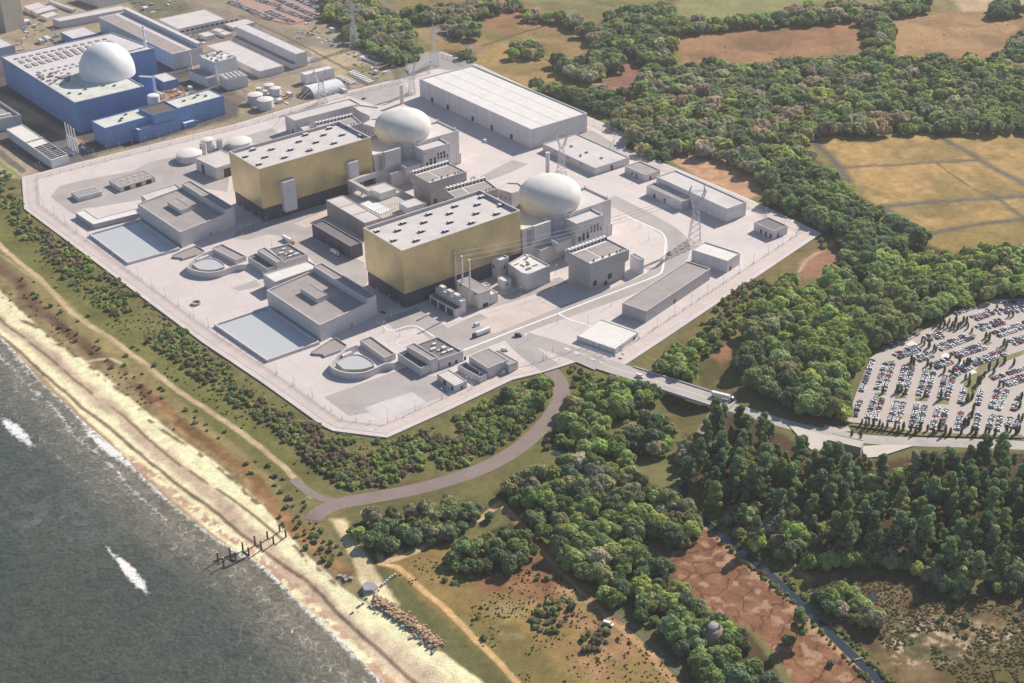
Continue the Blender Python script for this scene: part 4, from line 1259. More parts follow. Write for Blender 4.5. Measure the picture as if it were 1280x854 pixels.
def island(d, which):
    """service blocks around one dome; outlines in the frame of the nearer unit"""
    far = which == 'farther'
    A = lambda pts, z: [tuple(P(*p, z)[:2] + d) for p in pts]
    B = lambda pts, z: [tuple(P(*p, z)[:2] - D1 + d) for p in pts]
    # the block that carries the dome; u runs along the gold hall's long wall, v away from it
    root = empty('fuel_building', (*(DC + d + np.array([30, 18])), 0), 'tall grey concrete block carrying the %s dome' % which, 'building', 'blocks under the domes')
    h = 35.0
    O = np.array([9.62, 1071.34]) + d
    u = np.array([.791, .612]); v = np.array([-.612, .791])
    W = lambda a, b: O + u * a + v * b
    bk = P(741, 221, h)[:2] + d - O
    D = float(bk @ v)
    volume(root, [W(1, 0), W(32, 0), W(32, 7), W(52, 7), W(52, 0), W(101, 0), W(101, D - 13), W(93, D - 13), W(93, D), W(40, D), W(1, D - 20)], h, par=1.6, t=1.0)
    MB().prism(ccw([W(97, -.8), W(102.4, -.8), W(102.4, 22), W(97, 22)]), -1, 11).build('buttress', 'concrete', root)
    for k in range(2):
        p = W(99.5, 4 + (D - 18) * k)
        MB().tube((*p, h), (*p, h + 2.4), .6, .6, 8).build('vent_pipe', 'white', root)
    MB().prism(ccw([W(12, -2.2), W(30, -2.2), W(30, -.1), W(12, -.1)]), 20, h + .4, bottom=True).build('plant_room', 'concrete', root)
    MB().flat(ccw([W(12, -2.1), W(30, -2.1), W(30, -.1), W(12, -.1)]), h + .45).build('coping', 'roof_white', root)
    for k in range(2):
        MB().tube((*W(6.5 + 2.6 * k, -.8), 18), (*W(6.5 + 2.6 * k, -.8), h - 1), .8, .8, 8).build('duct', 'concrete_dark', root)
    for k in range(3):
        MB().box((*W(36 + 5 * k, 5), 0), (4, 5, 10 + 5 * k), math.atan2(u[1], u[0])).build('service_riser', 'concrete_dark', root)
    p = W(45, 3); MB().box((*p, 26), (4.5, 5, 4), math.atan2(u[1], u[0])).build('service_riser', 'roof_white', root)
    # control block with windows
    h = 32.5
    op = [tuple(np.array(p) + d) for p in quadpoly((720.3, 279.9), (703.4, 270.7), (754.8, 268.2), h)]
    ob = building('control_building', 'grey control block with small dark windows in front of the %s dome' % which, 'building', op, h, 'control blocks', par=1.5, t=1.0)
    f, r = np.array(op[0]) - d, np.array(op[1]) - d
    oo = np.array(d)
    s0_ = lambda px, py: onface(f, r, px, py)
    c1 = lambda x, y: (600 + x / 7.98, 220 + y / 7.98)
    for (x0, y0, x1, y1) in [(1103, 500, 1120, 525), (1133, 490, 1152, 515), (1165, 478, 1186, 503), (1103, 538, 1120, 562), (1133, 528, 1152, 552), (1165, 516, 1186, 542),
                             (1200, 508, 1212, 540), (1020, 568, 1046, 585), (1062, 552, 1086, 572), (982, 612, 1005, 652), (1020, 598, 1046, 640), (1062, 585, 1088, 622), (975, 505, 985, 516), (935, 548, 944, 558)]:
        sa, za = s0_(*c1(x0, y0)); sb, zb = s0_(*c1(x1, y1))
        panel(ob, 'window', np.array(op[0]), np.array(op[1]), sa, sb, min(za, zb), max(za, zb), 'dark', .06)
    # front wing
    fw_ = B([(472, 206.5), (489, 217.5), (527, 204), (509, 195)], 15)
    fb = building('front_wing', 'stepped grey block at the foot of the %s control building' % which, 'building', fw_, 15.0, 'front wings', par=1.8, t=.8, roof='roof_white')
    pr = B([(497, 203), (508, 210), (527, 203.5), (514, 197)], 19)
    MB().prism(ccw(pr), 10, 19.0).build('plant_room', 'concrete', fb)
    # stair tower
    st = [tuple(P(*p, 14)[:2] + d) for p in [(685.2, 303), (692, 306), (700.5, 303.2), (693, 300)]]
    sb_ = building('stair_tower', 'small pale stair tower beside the %s control building' % which, 'building', st, 14.0, 'stair towers', par=.8, wall='lgrey')
    # ventilated safeguard block
    hp = mv(quadpoly((738.2, 329.9), (705, 313.2), (787.7, 312.6), 26.7), d)
    hb = empty('ventilation_block', (*np.mean(hp, axis=0), 0), 'grey block with louvre hoods along its roof, right of the %s gold hall' % which, 'building', 'louvred blocks')
    hvac_block(hb, hp, 26.7, 14.5)
    lo = inset(ccw(hp), 2.2)
    for s, w_, z0, z1 in ((3, 4, 3.5, 8), (19, 4.5, 4.5, 9.5), (15, 3.5, 0, 4)):
        panel(hb, 'louvre', lo[0], lo[1], s, s + w_, z0, z1, 'dark', .12)
    bx = mv(quadpoly((800, 324.6), (788, 318), (805, 322.8), 14), d)
    building('plant_annex', 'small pale annex against the %s louvred block' % which, 'building', bx, 14.0, 'pale annexes', wall='lgrey', roof='roof_white', par=1.0)


island(np.zeros(2), 'nearer')
island(D1, 'farther')
# louvred blocks half hidden behind the gold halls
for d, which in ((np.zeros(2), 'nearer'), (D1, 'farther')):
    L_, b_, r_ = (P(*p, 26)[:2] for p in ((555, 235.7), (604.5, 221.9), (622.7, 235.7)))
    poly = [tuple(L_ + r_ - b_ + d), tuple(r_ + d), tuple(b_ + d), tuple(L_ + d)]
    hb = empty('ventilation_block', (*np.mean(poly, axis=0), 0), 'louvred grey block half hidden behind the %s gold hall' % which, 'building', 'half hidden louvred blocks')
    hvac_block(hb, poly, 26, 14.5)
    q = [tuple(P(*p, 24)[:2] + d) for p in [(622.9, 236), (640, 241.5), (658, 236), (648, 228.5), (634, 228)]]
    bb = building('service_block', 'plain grey block between the louvred block and the %s dome' % which, 'building', q, 24.0, 'plain grey blocks')
    for k in range(3):
        panel(bb, 'window', ccw(q)[0], ccw(q)[1], 3 + 5 * k, 4 + 5 * k, 16, 18, 'dark', .06)
# low pale hall behind the farther turbine hall
rt, poly, h = pbuild('flat_hall', 'long flat pale roofed hall behind the farther gold hall', 'building', (368.2, 150.8), (355.7, 143.9), (450.3, 129.5), (369, 170.5), t=1.0)
panel(rt, 'door', poly[3], poly[0], 14, 17, 0, 6, 'dark')
annex(rt, 'lean_to', [tuple(P(*p, 10)[:2]) for p in [(368, 153), (384, 147), (387, 158), (380, 163)]], 10)
q = [tuple(P(*p, 18)[:2]) for p in [(450, 139.5), (462, 145), (467, 141), (474, 134), (450, 131), (441, 133)]]
building('service_block', 'pale roofed block against the farther dome, behind its hall', 'building', q, 18.0)
# chimney stacks of the two units
for (tp, bs), lab in ((((685.1, 191.5), (684.5, 217)), 'slim pale stack behind the nearer dome'), (((502.4, 107), (502.6, 129.5)), 'slim pale stack behind the farther dome')):
    g_ = P(*bs); hh = height(tp, bs)
    r = empty('stack', (g_[0], g_[1], 0), lab, 'stack', 'slim stacks')
    MB().tube((g_[0], g_[1], -1), (g_[0], g_[1], hh), 2.0, 2.0, 16).build('flue', 'lgrey', r, smooth=False)
    MB().tube((g_[0], g_[1], hh), (g_[0], g_[1], hh + .8), 2.3, 2.3, 16).build('rim', 'roof_pale', r)

# ------------------------------------------------------------------ brown block, dark shed and roof deck between the halls
bh = height((455.9, 278.9), (455.9, 299))
bp = quadpoly((455.9, 278.9), (407.7, 250.1), (477.2, 272.4), bh, False)
br = empty('switchgear_block', (*np.mean(bp, axis=0), 0), 'pinkish brown clad block with a flat three part roof, between the gold halls', 'building')
volume(br, bp, bh, par=.5, wall='brown_clad', roof='roof_pale', t=.5)
for k in (1, 2):
    MB().prism(subpoly(bp, .02, .98, k / 3 - .006, k / 3 + .006), bh - .5, bh - .2).build('roof_joint', 'roof_grey', br)
dk = [tuple(P(*p, bh - 4)[:2]) for p in [(478.5, 273.5), (520, 258), (533, 254), (480, 227), (452, 235), (429.6, 246)]]
dr = empty('deck_building', (*np.mean(dk, axis=0), 0), 'wide tan roof deck with a white panel and railings, between the gold halls', 'building')
volume(dr, dk, bh - 4, par=.8, wall='brown_clad', roof='tan_deck', rim='roof_grey')
wpn = [tuple(P(*p, bh - 4.3)[:2]) for p in [(448, 253.5), (462.5, 249.5), (490, 262.5), (475.5, 268.5)]]
MB().prism(ccw(wpn), bh - 5, bh - 4.3).build('white_roof_panel', 'white', dr)
for (a0, a1, nn_) in (((441, 251.5), (466, 247), 8), ((470, 270), (497, 259.5), 9), ((478, 275), (508, 263), 8)):
    for k in range(nn_):
        px = a0[0] + (a1[0] - a0[0]) * k / (nn_ - 1); py = a0[1] + (a1[1] - a0[1]) * k / (nn_ - 1)
        p = P(px, py, bh - 4.4)
        MB().tube((p[0], p[1], bh - 4.6), (p[0], p[1], bh + 1.2), .16, .16, 5).build('railing_post', 'steel', dr)
    a, b = P(*a0, bh - 4.4), P(*a1, bh - 4.4)
    MB().tube((a[0], a[1], bh + 1.1), (b[0], b[1], bh + 1.1), .12, .12, 5).build('rail', 'steel', dr)
for F, L, R, B_, lab in (((475.3, 242), (461.6, 234.5), (494.8, 235.7), (475.3, 248.2), 'white flat topped plant cube on the tan deck, by the skybridge'),
                         ((509.5, 260.1), (496.4, 253.9), (531.5, 255.1), (509.5, 266), 'white flat topped plant cube on the tan deck, by the nearer gold hall')):
    poly = quadpoly(F, L, R, bh + 2.5)
    r = empty('plant_cube', (*np.mean(poly, axis=0), bh - 4.8), lab, 'plant room', 'white plant cubes')
    ORIG[r.name] = (*np.mean(poly, axis=0), bh - 4.8)
    volume(r, poly, bh + 2.5, z0=bh - 4.8, par=.25, wall='white', roof='roof_pale', t=.4)
sh = height((437.8, 308), (437.8, 324.3))
sp = quadpoly((437.8, 308), (389.7, 279.7), (452.8, 303), sh, False)
r = empty('dark_shed', (*np.mean(sp, axis=0), 0), 'low dark clad shed with grey roof below the brown block', 'building')
volume(r, sp, sh, par=.9, wall='black_clad', roof='roof_dark', rim='roof_grey', t=.6)  # dark roof tone has the shade of brown block and hall painted in
for s in (12, 16, 27, 31, 42):
    panel(r, 'door', sp[3], sp[0], s, s + 2.6, 0, 6.5, 'dark', .12)
# elevated L shaped walkway
def skybridge():
    z0, z1 = 15.0, 20.0
    pts = [P(*p, z1)[:2] for p in ((468, 215), (437.5, 225), (461.5, 238))]
    r = empty('skybridge', (*pts[1], 0), 'L shaped enclosed walkway with a cream roof, beside the farther gold hall', 'walkway')
    for a, b in ((pts[0], pts[1]), (pts[1], pts[2])):
        u = (b - a) / np.linalg.norm(b - a); n_ = np.array([-u[1], u[0]])
        q = ccw([a - u * 1.8 + n_ * 2, b + u * 1.8 + n_ * 2, b + u * 1.8 - n_ * 2, a - u * 1.8 - n_ * 2])
        MB().prism(q, z0, z1, bottom=True).build('gallery', 'lgrey', r)
        dz = .02 if b is pts[1] else .05
        MB().flat(inset(q, .1), z1 + dz).build('roof', 'tan_deck', r)
    for p in (pts[0] * .5 + pts[1] * .5, pts[1], pts[1] * .4 + pts[2] * .6):
        MB().tube((p[0], p[1], -1), (p[0], p[1], z0), .7, .7, 8).build('leg', 'concrete_dark', r)


skybridge()

# ------------------------------------------------------------------ pump houses with their ponds
def pump_house(F, L, R, base, rl, cube, annex_px, pond_px, which):
    h = height(F, base)
    poly = quadpoly(F, L, R, h, False)
    r = empty('pump_house', (*np.mean(poly, axis=0), 0), 'big grey pump house with sunken brown roof beside the %s pond' % which, 'pump house', 'grey pump houses')
    hr = h + 3.6
    # lower body and the tall strip along its landward side
    body = subpoly(poly, 0, .84, 0, 1)
    strip = subpoly(poly, .84, 1, 0, 1)
    volume(r, body, h, par=1.6, t=1.0, wall='concrete', roof='roof_grey')
    volume(r, strip, hr, par=.9, t=.8, wall='concrete', roof='roof_grey', names=('upper_wall', 'upper_roof'))
    cb = subpoly(poly, .34, .52, .40, .72)
    w, rf = volume(r, cb, h + 2.8, z0=h - 1.7, par=.4, t=.4, names=('plant_room', 'plant_roof'), roof='roof_grey')
    an = [tuple(P(*p, h - 3)[:2]) for p in annex_px]
    annex(r, 'annex', an, h - 3, roof='roof_white' if which == 'nearer' else 'roof_pale')
    panel(r, 'door', poly[0], poly[1], 30, 33, 0, 4, 'concrete_dark')
    # pond
    pw = [P(*p, 2.2)[:2] for p in pond_px]
    pr = empty('pond', (*np.mean(pw, axis=0), 0), 'rectangular concrete pond of pale water in front of the %s pump house' % which, 'pond', 'water ponds')
    q = ccw(pw)
    MB().shell(q, inset(q, 1.4), -1.0, 2.4, -1.0, 0, 0).build('pond_wall', 'concrete', pr)
    MB().flat(inset(q, 1.3), .9).build('water', 'pond', pr)
    return r


c4 = lambda x, y: (260 + x / 7.98, 330 + y / 7.98)
pump_house((225.2, 290.2), (171.9, 254.5), (292.8, 263.3), (226.4, 310.2), None, None, [(175.7, 243.2), (185.5, 252), (229, 238), (220, 230)], [(111, 292.3), (159.4, 328.6), (224.5, 310.2), (173.6, 274)], 'farther')
pump_house((399.6, 406.5), (333.2, 362.6), (470.4, 373.9), (400.5, 427), None, None, [(328.8, 342.6), (343.8, 352.6), (398.9, 333.2), (385.2, 325.6)], [(267.4, 405.3), (333.4, 450.5), (399.5, 427.3), (334.2, 383)], 'nearer')


# curved outfall basins
def basin(F, L, R, base, arc, water, tray, which):
    h = height(F, base)
    poly = quadpoly(F, L, R, h)
    r = empty('outfall_basin', (*np.mean(poly, axis=0), 0), 'curved walled basin with a flat grey block, near the %s pond' % which, 'basin', 'curved basins')
    volume(r, poly, h, par=1.0, roof='roof_grey')
    wz = 5.5
    pts = curve([P(*p, wz)[:2] for p in arc], 3)
    a, b = offsets(pts, .55)
    n_ = len(pts)
    mb = MB()
    mb.add([(*p, -1) for p in a] + [(*p, wz) for p in a] + [(*p, wz) for p in b] + [(*p, -1) for p in b],
           [(k * n_ + i, k * n_ + i + 1, (k + 1) * n_ + i + 1, (k + 1) * n_ + i) for k in range(3) for i in range(n_ - 1)] + [(0, n_, 2 * n_, 3 * n_), (n_ - 1, 4 * n_ - 1, 3 * n_ - 1, 2 * n_ - 1)], 0)
    mb.build('curved_wall', 'concrete', r)
    wt = ccw(curve([P(*p, 3.0)[:2] for p in water], 2))
    MB().prism(wt, 0, 3.0).build('water', 'pond', r)
    MB().shell(wt, inset(wt, .5), 0, 3.7, 2.9).build('inner_wall', 'concrete', r)
    tz = [tuple(P(*p, 3.6)[:2]) for p in tray]
    MB().prism(ccw(tz), 0, 3.6).build('platform', 'roof_pale', r)
    return r


c3 = lambda *q: [(210 + x / 7.98, 270 + y / 7.98) for x, y in q]
c5 = lambda *q: [(380 + x / 7.98, 380 + y / 7.98) for x, y in q]
basin((294.6, 325.1), (267.6, 308.8), (307.1, 319.5), (294.6, 331), c3((455, 335), (330, 380), (250, 430), (185, 480), (180, 500), (260, 545), (400, 565), (520, 550), (610, 515), (690, 485), (770, 480)),
      c3((235, 480), (430, 405), (590, 495), (510, 535), (420, 545), (310, 535)), c3((270, 430), (390, 385), (410, 395), (300, 440)), 'farther')
basin((480.4, 447.2), (447.4, 426), (495, 442.2), (480.4, 454), c5((530, 405), (420, 445), (330, 510), (262, 585), (255, 605), (320, 660), (450, 690), (600, 685), (720, 635), (800, 590), (900, 585)),
      c5((315, 585), (520, 480), (730, 600), (640, 645), (540, 660), (400, 655)), c5((370, 500), (460, 465), (490, 480), (390, 525)), 'nearer')

# low walled trays beside the basins
for pts, lab in ((c3((40, 395), (60, 410), (130, 415), (145, 430), (290, 385), (365, 345), (280, 295), (150, 345)), 'low walled tan slab beside the farther curved basin'),
                 (c5((70, 480), (95, 495), (180, 500), (205, 520), (370, 460), (430, 410), (320, 340), (260, 360)), 'low walled tan slab beside the nearer curved basin')):
    q = ccw([P(*p, 1.5)[:2] for p in pts])
    r = empty('walled_slab', (*np.mean(q, axis=0), 0), lab, 'slab', 'walled slabs')
    MB().shell(q, inset(q, .4), 0, 1.7, .5, 0, 0).build('kerb_wall', 'concrete_dark', r)
    MB().flat(inset(q, .35), .7).build('slab', 'roof_grey', r)


def roof_kit(root, poly, z, spots):
    a = yaw(poly)
    for u, v, sx, sy, sz in spots:
        p = lerp2(poly, u, v)
        mb = MB().box((p[0], p[1], z), (sx, sy, sz), a, 0)
        mb.box((p[0], p[1], z + sz), (sx + .3, sy + .3, .2), a, 1)
        mb.build('roof_unit', ['lgrey', 'white'], root)


KIT = [(.3, .55, 4, 2, 1.6), (.62, .42, 3, 3, 2.2), (.45, .25, 3.5, 1.6, 1.2), (.55, .75, 3, 1.6, 1.4), (.4, .42, 1.5, 1.5, 1.2), (.72, .25, 4.5, 1.8, 1.4)]


def two_level(main, strip, tray, which, wall='concrete'):
    h = 8.5
    mp = [tuple(P(*p, h)[:2]) for p in main]
    r = empty('screening_building', (*np.mean(mp, axis=0), 0), 'brown roofed two level block with rooftop units, beside the %s curved basin' % which, 'building', 'two level blocks')
    volume(r, mp, h, par=1.2, t=.8, wall=wall, roof='roof_dark')
    q = ccw(mp)
    roof_kit(r, mp, h - 1.3, KIT)
    annex(r, 'upper_block', [tuple(P(*p, h + 2.6)[:2]) for p in strip], h + 2.6, wall=wall, roof='roof_grey')
    annex(r, 'lower_block', [tuple(P(*p, h - 1.4)[:2]) for p in tray], h - 1.4, wall=wall, roof='roof_dark', par=1.6)
    for s in (8, 14, 22):
        panel(r, 'door', mp[0], mp[1], s, s + 2, 0, 3, 'dark')
    return r


two_level([(548.9, 449.5), (579, 438.9), (547.6, 420.7), (520, 430.5)], [(538.2, 450.2), (547.3, 446.6), (517.6, 428.2), (508.2, 432.6)], [(525.7, 460.2), (540, 454.5), (510, 436), (496.9, 441.4)], 'nearer')
two_level([(353.9, 328), (384.5, 318), (361.4, 304.3), (335.3, 310.8)], [(346, 328), (354.1, 325.2), (330.9, 308.9), (321.5, 312.6)], [(334, 336), (346, 331), (320, 316), (309.6, 320.8)], 'farther')
# stepped block by the gate corner
h = height((610.3, 460.2), (610.3, 473))
sp = quadpoly((610.3, 460.2), (584.6, 445.8), (636, 450.2), h)
r = empty('stepped_building', (*np.mean(sp, axis=0), 0), 'stepped grey block with brown roofs at the lower platform edge', 'building')
volume(r, sp, h, par=.4, roof='roof_grey')
annex(r, 'lower_block', [tuple(P(*p, h - 4)[:2]) for p in [(600, 471.6), (609, 467.8), (582, 452), (572.1, 456.4)]], h - 4, par=1.6, roof='roof_dark')
annex(r, 'side_block', [tuple(P(*p, h - 1.6)[:2]) for p in [(636, 456), (647.3, 451.4), (622.2, 437.5), (612, 441)]], h - 1.6, par=.5, roof='roof_grey')


def huts(lst):
    for F, L, R, B_, nm, lab, kw, doors in lst:
        r, poly, h = pbuild(nm, lab, 'building', F, L, R, B_, **kw)
        for side, s, w_, z0, z1 in doors:
            a, b = (poly[0], poly[1]) if side == 'R' else (poly[3], poly[0])
            panel(r, 'door' if z0 == 0 else 'window', a, b, s, s + w_, z0, min(z1, h - 1), 'dark')


huts([
    ((568.7, 482.5), (545.1, 467.7), (584, 476.5), (568.7, 490.5), 'hut', 'small pale roofed hut beside the stepped grey block', dict(roof='roof_pale', par=.5), [('L', 8, 3, 0, 4), ('L', 18, 2, 0, 3.5), ('R', 5, 2, 0, 3)]),
    ((806.4, 218.9), (780.7, 207.6), (825.8, 212.6), (806.4, 227.2), 'hut', 'grey roofed hut between the flat hall and the long eastern building', dict(roof='roof_grey', par=.8), [('L', 10, 2, 0, 4), ('L', 16, 2, 0, 4), ('R', 6, 2, 0, 4)]),
    ((967.2, 288.9), (941.5, 278.2), (986, 282.6), (967.2, 299.2), 'hut', 'dark roofed hut near the eastern tip of the platform', dict(roof='roof_dark', par=.8), [('L', 8, 2, 0, 4), ('L', 14, 2, 0, 4), ('L', 20, 2, 0, 4), ('R', 5, 2, 0, 4)]),
    ((909.5, 326.5), (863.8, 312.7), (926.4, 316.5), (909, 341.2), 'store', 'pale grey box store with white roof, behind the long grey shed', dict(roof='roof_white', wall='lgrey', par=.9), [('R', 4, 3, 0, 4)]),
    ((807.6, 389.2), (777.5, 378.9), (890.3, 336.3), (807.5, 403.9), 'long_shed', 'long grey shed with flat brown roof beside the eastern platform edge', dict(roof='roof_grey', wall='concrete_dark', par=.9), [('R', 40, 3, 0, 4)]),
    ((744, 210.3), (676.1, 180.2), (787.9, 197.1), (744, 219.3), 'flat_hall', 'flat pale roofed hall with small roof hatches, in front of the warehouse', dict(roof='roof_pale', par=.9), [('L', 20, 1.5, 4, 6), ('L', 40, 1.5, 4, 6), ('L', 60, 1.5, 4, 6), ('R', 20, 3, 0, 5)]),
    ((769.1, 436.5), (720.2, 420.2), (799.2, 415.8), (769.1, 443), 'gatehouse', 'wide low gatehouse with a bright cream roof at the platform entrance', dict(roof='roof_white', wall='concrete', par=.4, t=.4), [('R', 25, 3, 0, 3)]),
    ((97.1, 247.7), (86.4, 241.4), (128.4, 240.8), (97.1, 252.9), 'ribbed_shed', 'small dark shed with ribbed roof at the left end of the platform', dict(roof='roof_dark', wall='concrete', par=.3), []),
    ((150.4, 234.2), (135.3, 225.4), (194.2, 221.4), (150.4, 240.5), 'workshop', 'low grey workshop with roof lights and open bays, left end of the platform', dict(roof='roof_grey', wall='concrete', par=.4), [('R', 4, 6, 0, 4), ('R', 16, 6, 0, 4), ('R', 27, 6, 0, 4)]),
    ((270.2, 210.2), (245.7, 197), (302, 199), (270.2, 225.3), 'tank_office', 'pale roofed block between the round tanks and the farther gold hall', dict(roof='roof_pale', wall='concrete', par=.5), [('L', 10, 5, 0, 9), ('R', 8, 8, 0, 9)]),
])
# roof ribs and lights on the small sheds
r = bpy.data.objects['ribbed_shed']
hp = height((97.1, 247.7), (97.1, 252.9)); q = quadpoly((97.1, 247.7), (86.4, 241.4), (128.4, 240.8), hp)
for k in range(5):
    v = .1 + .2 * k
    MB().prism(subpoly(q, .02, .98, v - .05, v + .05), hp - .5, hp + .5, bottom=True).build('roof_rib', 'roof_pale', r)
r = bpy.data.objects['workshop']
hp = height((150.4, 234.2), (150.4, 240.5)); q = quadpoly((150.4, 234.2), (135.3, 225.4), (194.2, 221.4), hp)
for k in range(10):
    p = lerp2(q, .1 + .09 * k, .3 if k % 2 else .65)
    MB().tube((p[0], p[1], hp - .5), (p[0], p[1], hp + .3), .9, .9, 10).build('roof_light', 'white', r)
r = bpy.data.objects['flat_hall.001']
hp = height((744, 210.3), (744, 219.3)); q = quadpoly((744, 210.3), (676.1, 180.2), (787.9, 197.1), hp)
for u, v, s in ((.5, .2, 2.4), (.45, .45, 2.4), (.42, .72, 2.4), (.2, .4, 1.2), (.23, .42, 1.2), (.26, .44, 1.2), (.2, .75, 1.2)):
    p = lerp2(q, u, v); MB().box((p[0], p[1], hp - 1), (s, s, 1.3), yaw(q)).build('roof_hatch', 'roof_dark', r)
MB().prism(subpoly(q, .47, .50, .02, .98), hp - 1, hp - .75).build('roof_ridge', 'roof_white', r)
MB().prism(subpoly(q, .02, .98, .49, .51), hp - 1, hp - .73).build('roof_ridge', 'roof_white', r)
r = bpy.data.objects['gatehouse']
q = quadpoly((769.1, 436.5), (720.2, 420.2), (799.2, 415.8), height((769.1, 436.5), (769.1, 443)))
for k in range(7):
    panel(r, 'window', q[3], q[0], 5 + k * 6, 8 + k * 6, 1.5, 3.2, 'white', .1)
MB().prism(ccw([tuple(P(*p, 0)[:2]) for p in [(719, 429), (764, 446.5), (768, 444.5), (724, 427.5)]]), 0, .5).build('ramp', 'roof_white', r)
# long eastern building with its side annex
rt, poly, h = pbuild('east_store', 'long pale grey store with a lower side annex along the eastern platform edge', 'building', (908.9, 261.1), (818.3, 221.4), (933.9, 252.6), (908.9, 278.3), roof='roof_pale', wall='lgrey', par=1.0)
an = [tuple(P(*p, 9)[:2]) for p in [(852.1, 252), (862, 248), (818.3, 228), (808.3, 232)]]
w = annex(rt, 'annex', an, 9, wall='lgrey', roof='roof_grey')
q = ccw(an)
for s in (10, 24):
    panel(rt, 'door', an[3], an[0], s, s + 2.5, 0, 4, 'dark')
# warehouse
rt, poly, h = pbuild('warehouse', 'huge pale warehouse with a cream flat roof at the far side of the platform', 'warehouse', (664.4, 162), (523.8, 98.6), (734.2, 141.3), (664.5, 185.8), roof='roof_white', wall='lgrey', par=1.2, t=1.2)
for s in (22, 52, 98, 132, 166):
    panel(rt, 'door', poly[3], poly[0], s, s + 4, 0, 5.5, 'dark')
for k in (1, 2, 3):
    MB().prism(subpoly(poly, k / 4 - .003, k / 4 + .003, .01, .99), h - 1.2, h - 1.08).build('roof_joint', 'roof_pale', rt)
MB().prism(ccw([np.array(poly[3]) + (np.array(p) - np.array(poly[3])) for p in (poly[3], poly[0], tuple(np.array(poly[0]) + .15 * np.array([-.8, -.6])), tuple(np.array(poly[3]) + .15 * np.array([-.8, -.6])))]), h * .55, h * .55 + .5, bottom=True).build('wall_rail', 'rim', rt)
# L shaped wall block beside the farther pond
q = [tuple(P(*p, 5)[:2]) for p in [(93.9, 265.8), (116.5, 280.6), (173, 266.8), (170, 260.8), (121.8, 273.2), (105.2, 262)]]
building('low_gallery', 'low L shaped gallery with a pale roof beside the farther pond', 'building', q, 5.0, par=.4, t=.5, roof='roof_white', wall='concrete_dark')
mb = MB().tube((*P(245.5, 380)[:2], 0), (*P(245.5, 380)[:2], 2.0), 3.6, 3.6, 20, cap=False)
c_ = P(245.5, 380)
tag(MB().lathe(c_, [(3.8, 0), (3.8, 1.8), (3.1, 1.8), (3.1, .2)], 24).build('shaft_ring', 'concrete_dark'), 'small round concrete shaft ring alone on the platform, left of the nearer pump house', 'shaft')

# ------------------------------------------------------------------ transformer yard in front of the nearer hall
r, poly, h = pbuild('transformer_block', 'grey transformer block with three white topped cubes, front of the nearer gold hall', 'building', (576.5, 377.2), (539.4, 361.4), (582.8, 375.2), (576.5, 394), par=.6, roof='roof_white', wall='concrete')
for v in (.25, .5, .8):
    q = subpoly(poly, .1, .9, v - .09, v + .09)
    w, rf = volume(r, q, h + 3, z0=h - .7, par=.15, t=.3, roof='roof_white', names=('fan_cube', 'cube_roof'))
fr = [np.array(poly[3]), np.array(poly[0])]
u = (fr[1] - fr[0]) / np.linalg.norm(fr[1] - fr[0]); n_ = np.array([u[1], -u[0]])
annex(r, 'lean_to', [tuple(fr[0] + n_ * 6.5), tuple(fr[1] + n_ * 6.5), tuple(fr[1]), tuple(fr[0])], h - 5, roof='roof_dark', par=.3)
Lw = np.linalg.norm(fr[1] - fr[0])
for k in range(3):
    panel(r, 'bay', tuple(fr[0] + n_ * 6.5), tuple(fr[1] + n_ * 6.5), 2 + k * Lw / 3.2, 2 + (k + .75) * Lw / 3.2, 0, h - 6.5, 'black_clad')
r, poly, h = pbuild('busbar_house', 'grey flat roofed house between the three tall poles and the stepped cubes', 'building', (598.3, 367), (571.4, 350.7), (612.7, 361.4), (599.6, 386.5), par=.3, roof='roof_grey', wall='concrete')
for s in (4, 16, 24):
    panel(r, 'window', poly[3], poly[0], s, s + 2, h - 3, h - 1.5, 'dark')
panel(r, 'door', poly[0], poly[1], 4, 9, 0, 3.5, 'dark')
annex(r, 'side_block', [tuple(P(*p, 9)[:2]) for p in [(613.5, 368.5), (622.5, 365.3), (614, 361), (605, 362)]], 9, roof='roof_white')
annex(r, 'tower_block', [tuple(P(*p, h)[:2]) for p in [(607, 357.5), (613, 355.5), (607, 352.5), (602, 354)]], h, roof='roof_white')
hhs = []
for (tp, bs), lab in ((((568.9, 316.3), (570.4, 364.5)), 'left'), (((577.3, 321.3), (578.8, 372)), 'middle'), (((585.8, 325.9), (588.2, 384)), 'right')):
    g_ = P(*bs); hh = height(tp, bs)
    r = empty('line_pole', (g_[0], g_[1], 0), 'tall slim pale pole in front of the nearer gold hall, %s of the three' % lab, 'pole', 'tall line poles')
    MB().tube((g_[0], g_[1], 0), (g_[0], g_[1], hh), 1.0, .55, 10).build('shaft', 'lgrey', r, smooth=True)
    MB().box((g_[0], g_[1], hh), (1.6, 1.6, .9)).build('cap', 'white', r)
    hhs.append((g_[0], g_[1], hh + .5))
huts([
    ((625.3, 325.7), (614.2, 319.4), (635.3, 320.7), (625.3, 351), 'lift_tower', 'slender grey tower with open white topped roof against the nearer gold hall', dict(roof='roof_white', par=1.2), [('L', 3, 1.5, 9, 12), ('R', 4, 1.5, 10, 13)]),
    ((630.9, 352), (622.8, 347), (638.4, 348.3), (630.9, 363.5), 'plant_cube', 'small stepped white roofed cube below the slender grey tower', dict(roof='roof_white', par=.4), [('R', 2, 1.5, 4, 6)]),
])
q = [tuple(P(*p, 15.5)[:2]) for p in [(635.3, 329), (652, 341.4), (659.7, 342.6), (664, 341.6), (687.6, 331.8), (662, 318), (655, 318)]]
hp = height((659.7, 342.3), (659.1, 363.3))
q = [tuple(P(*p, hp)[:2]) for p in [(635.3, 329), (652, 340.8), (659.7, 342.6), (665, 341.2), (687.6, 331.8), (662, 318), (655, 318)]]
r = building('round_cornered_block', 'round cornered grey block with cluttered white roof, right end of the nearer gold hall', 'building', q, hp, par=1.0, roof='roof_white')
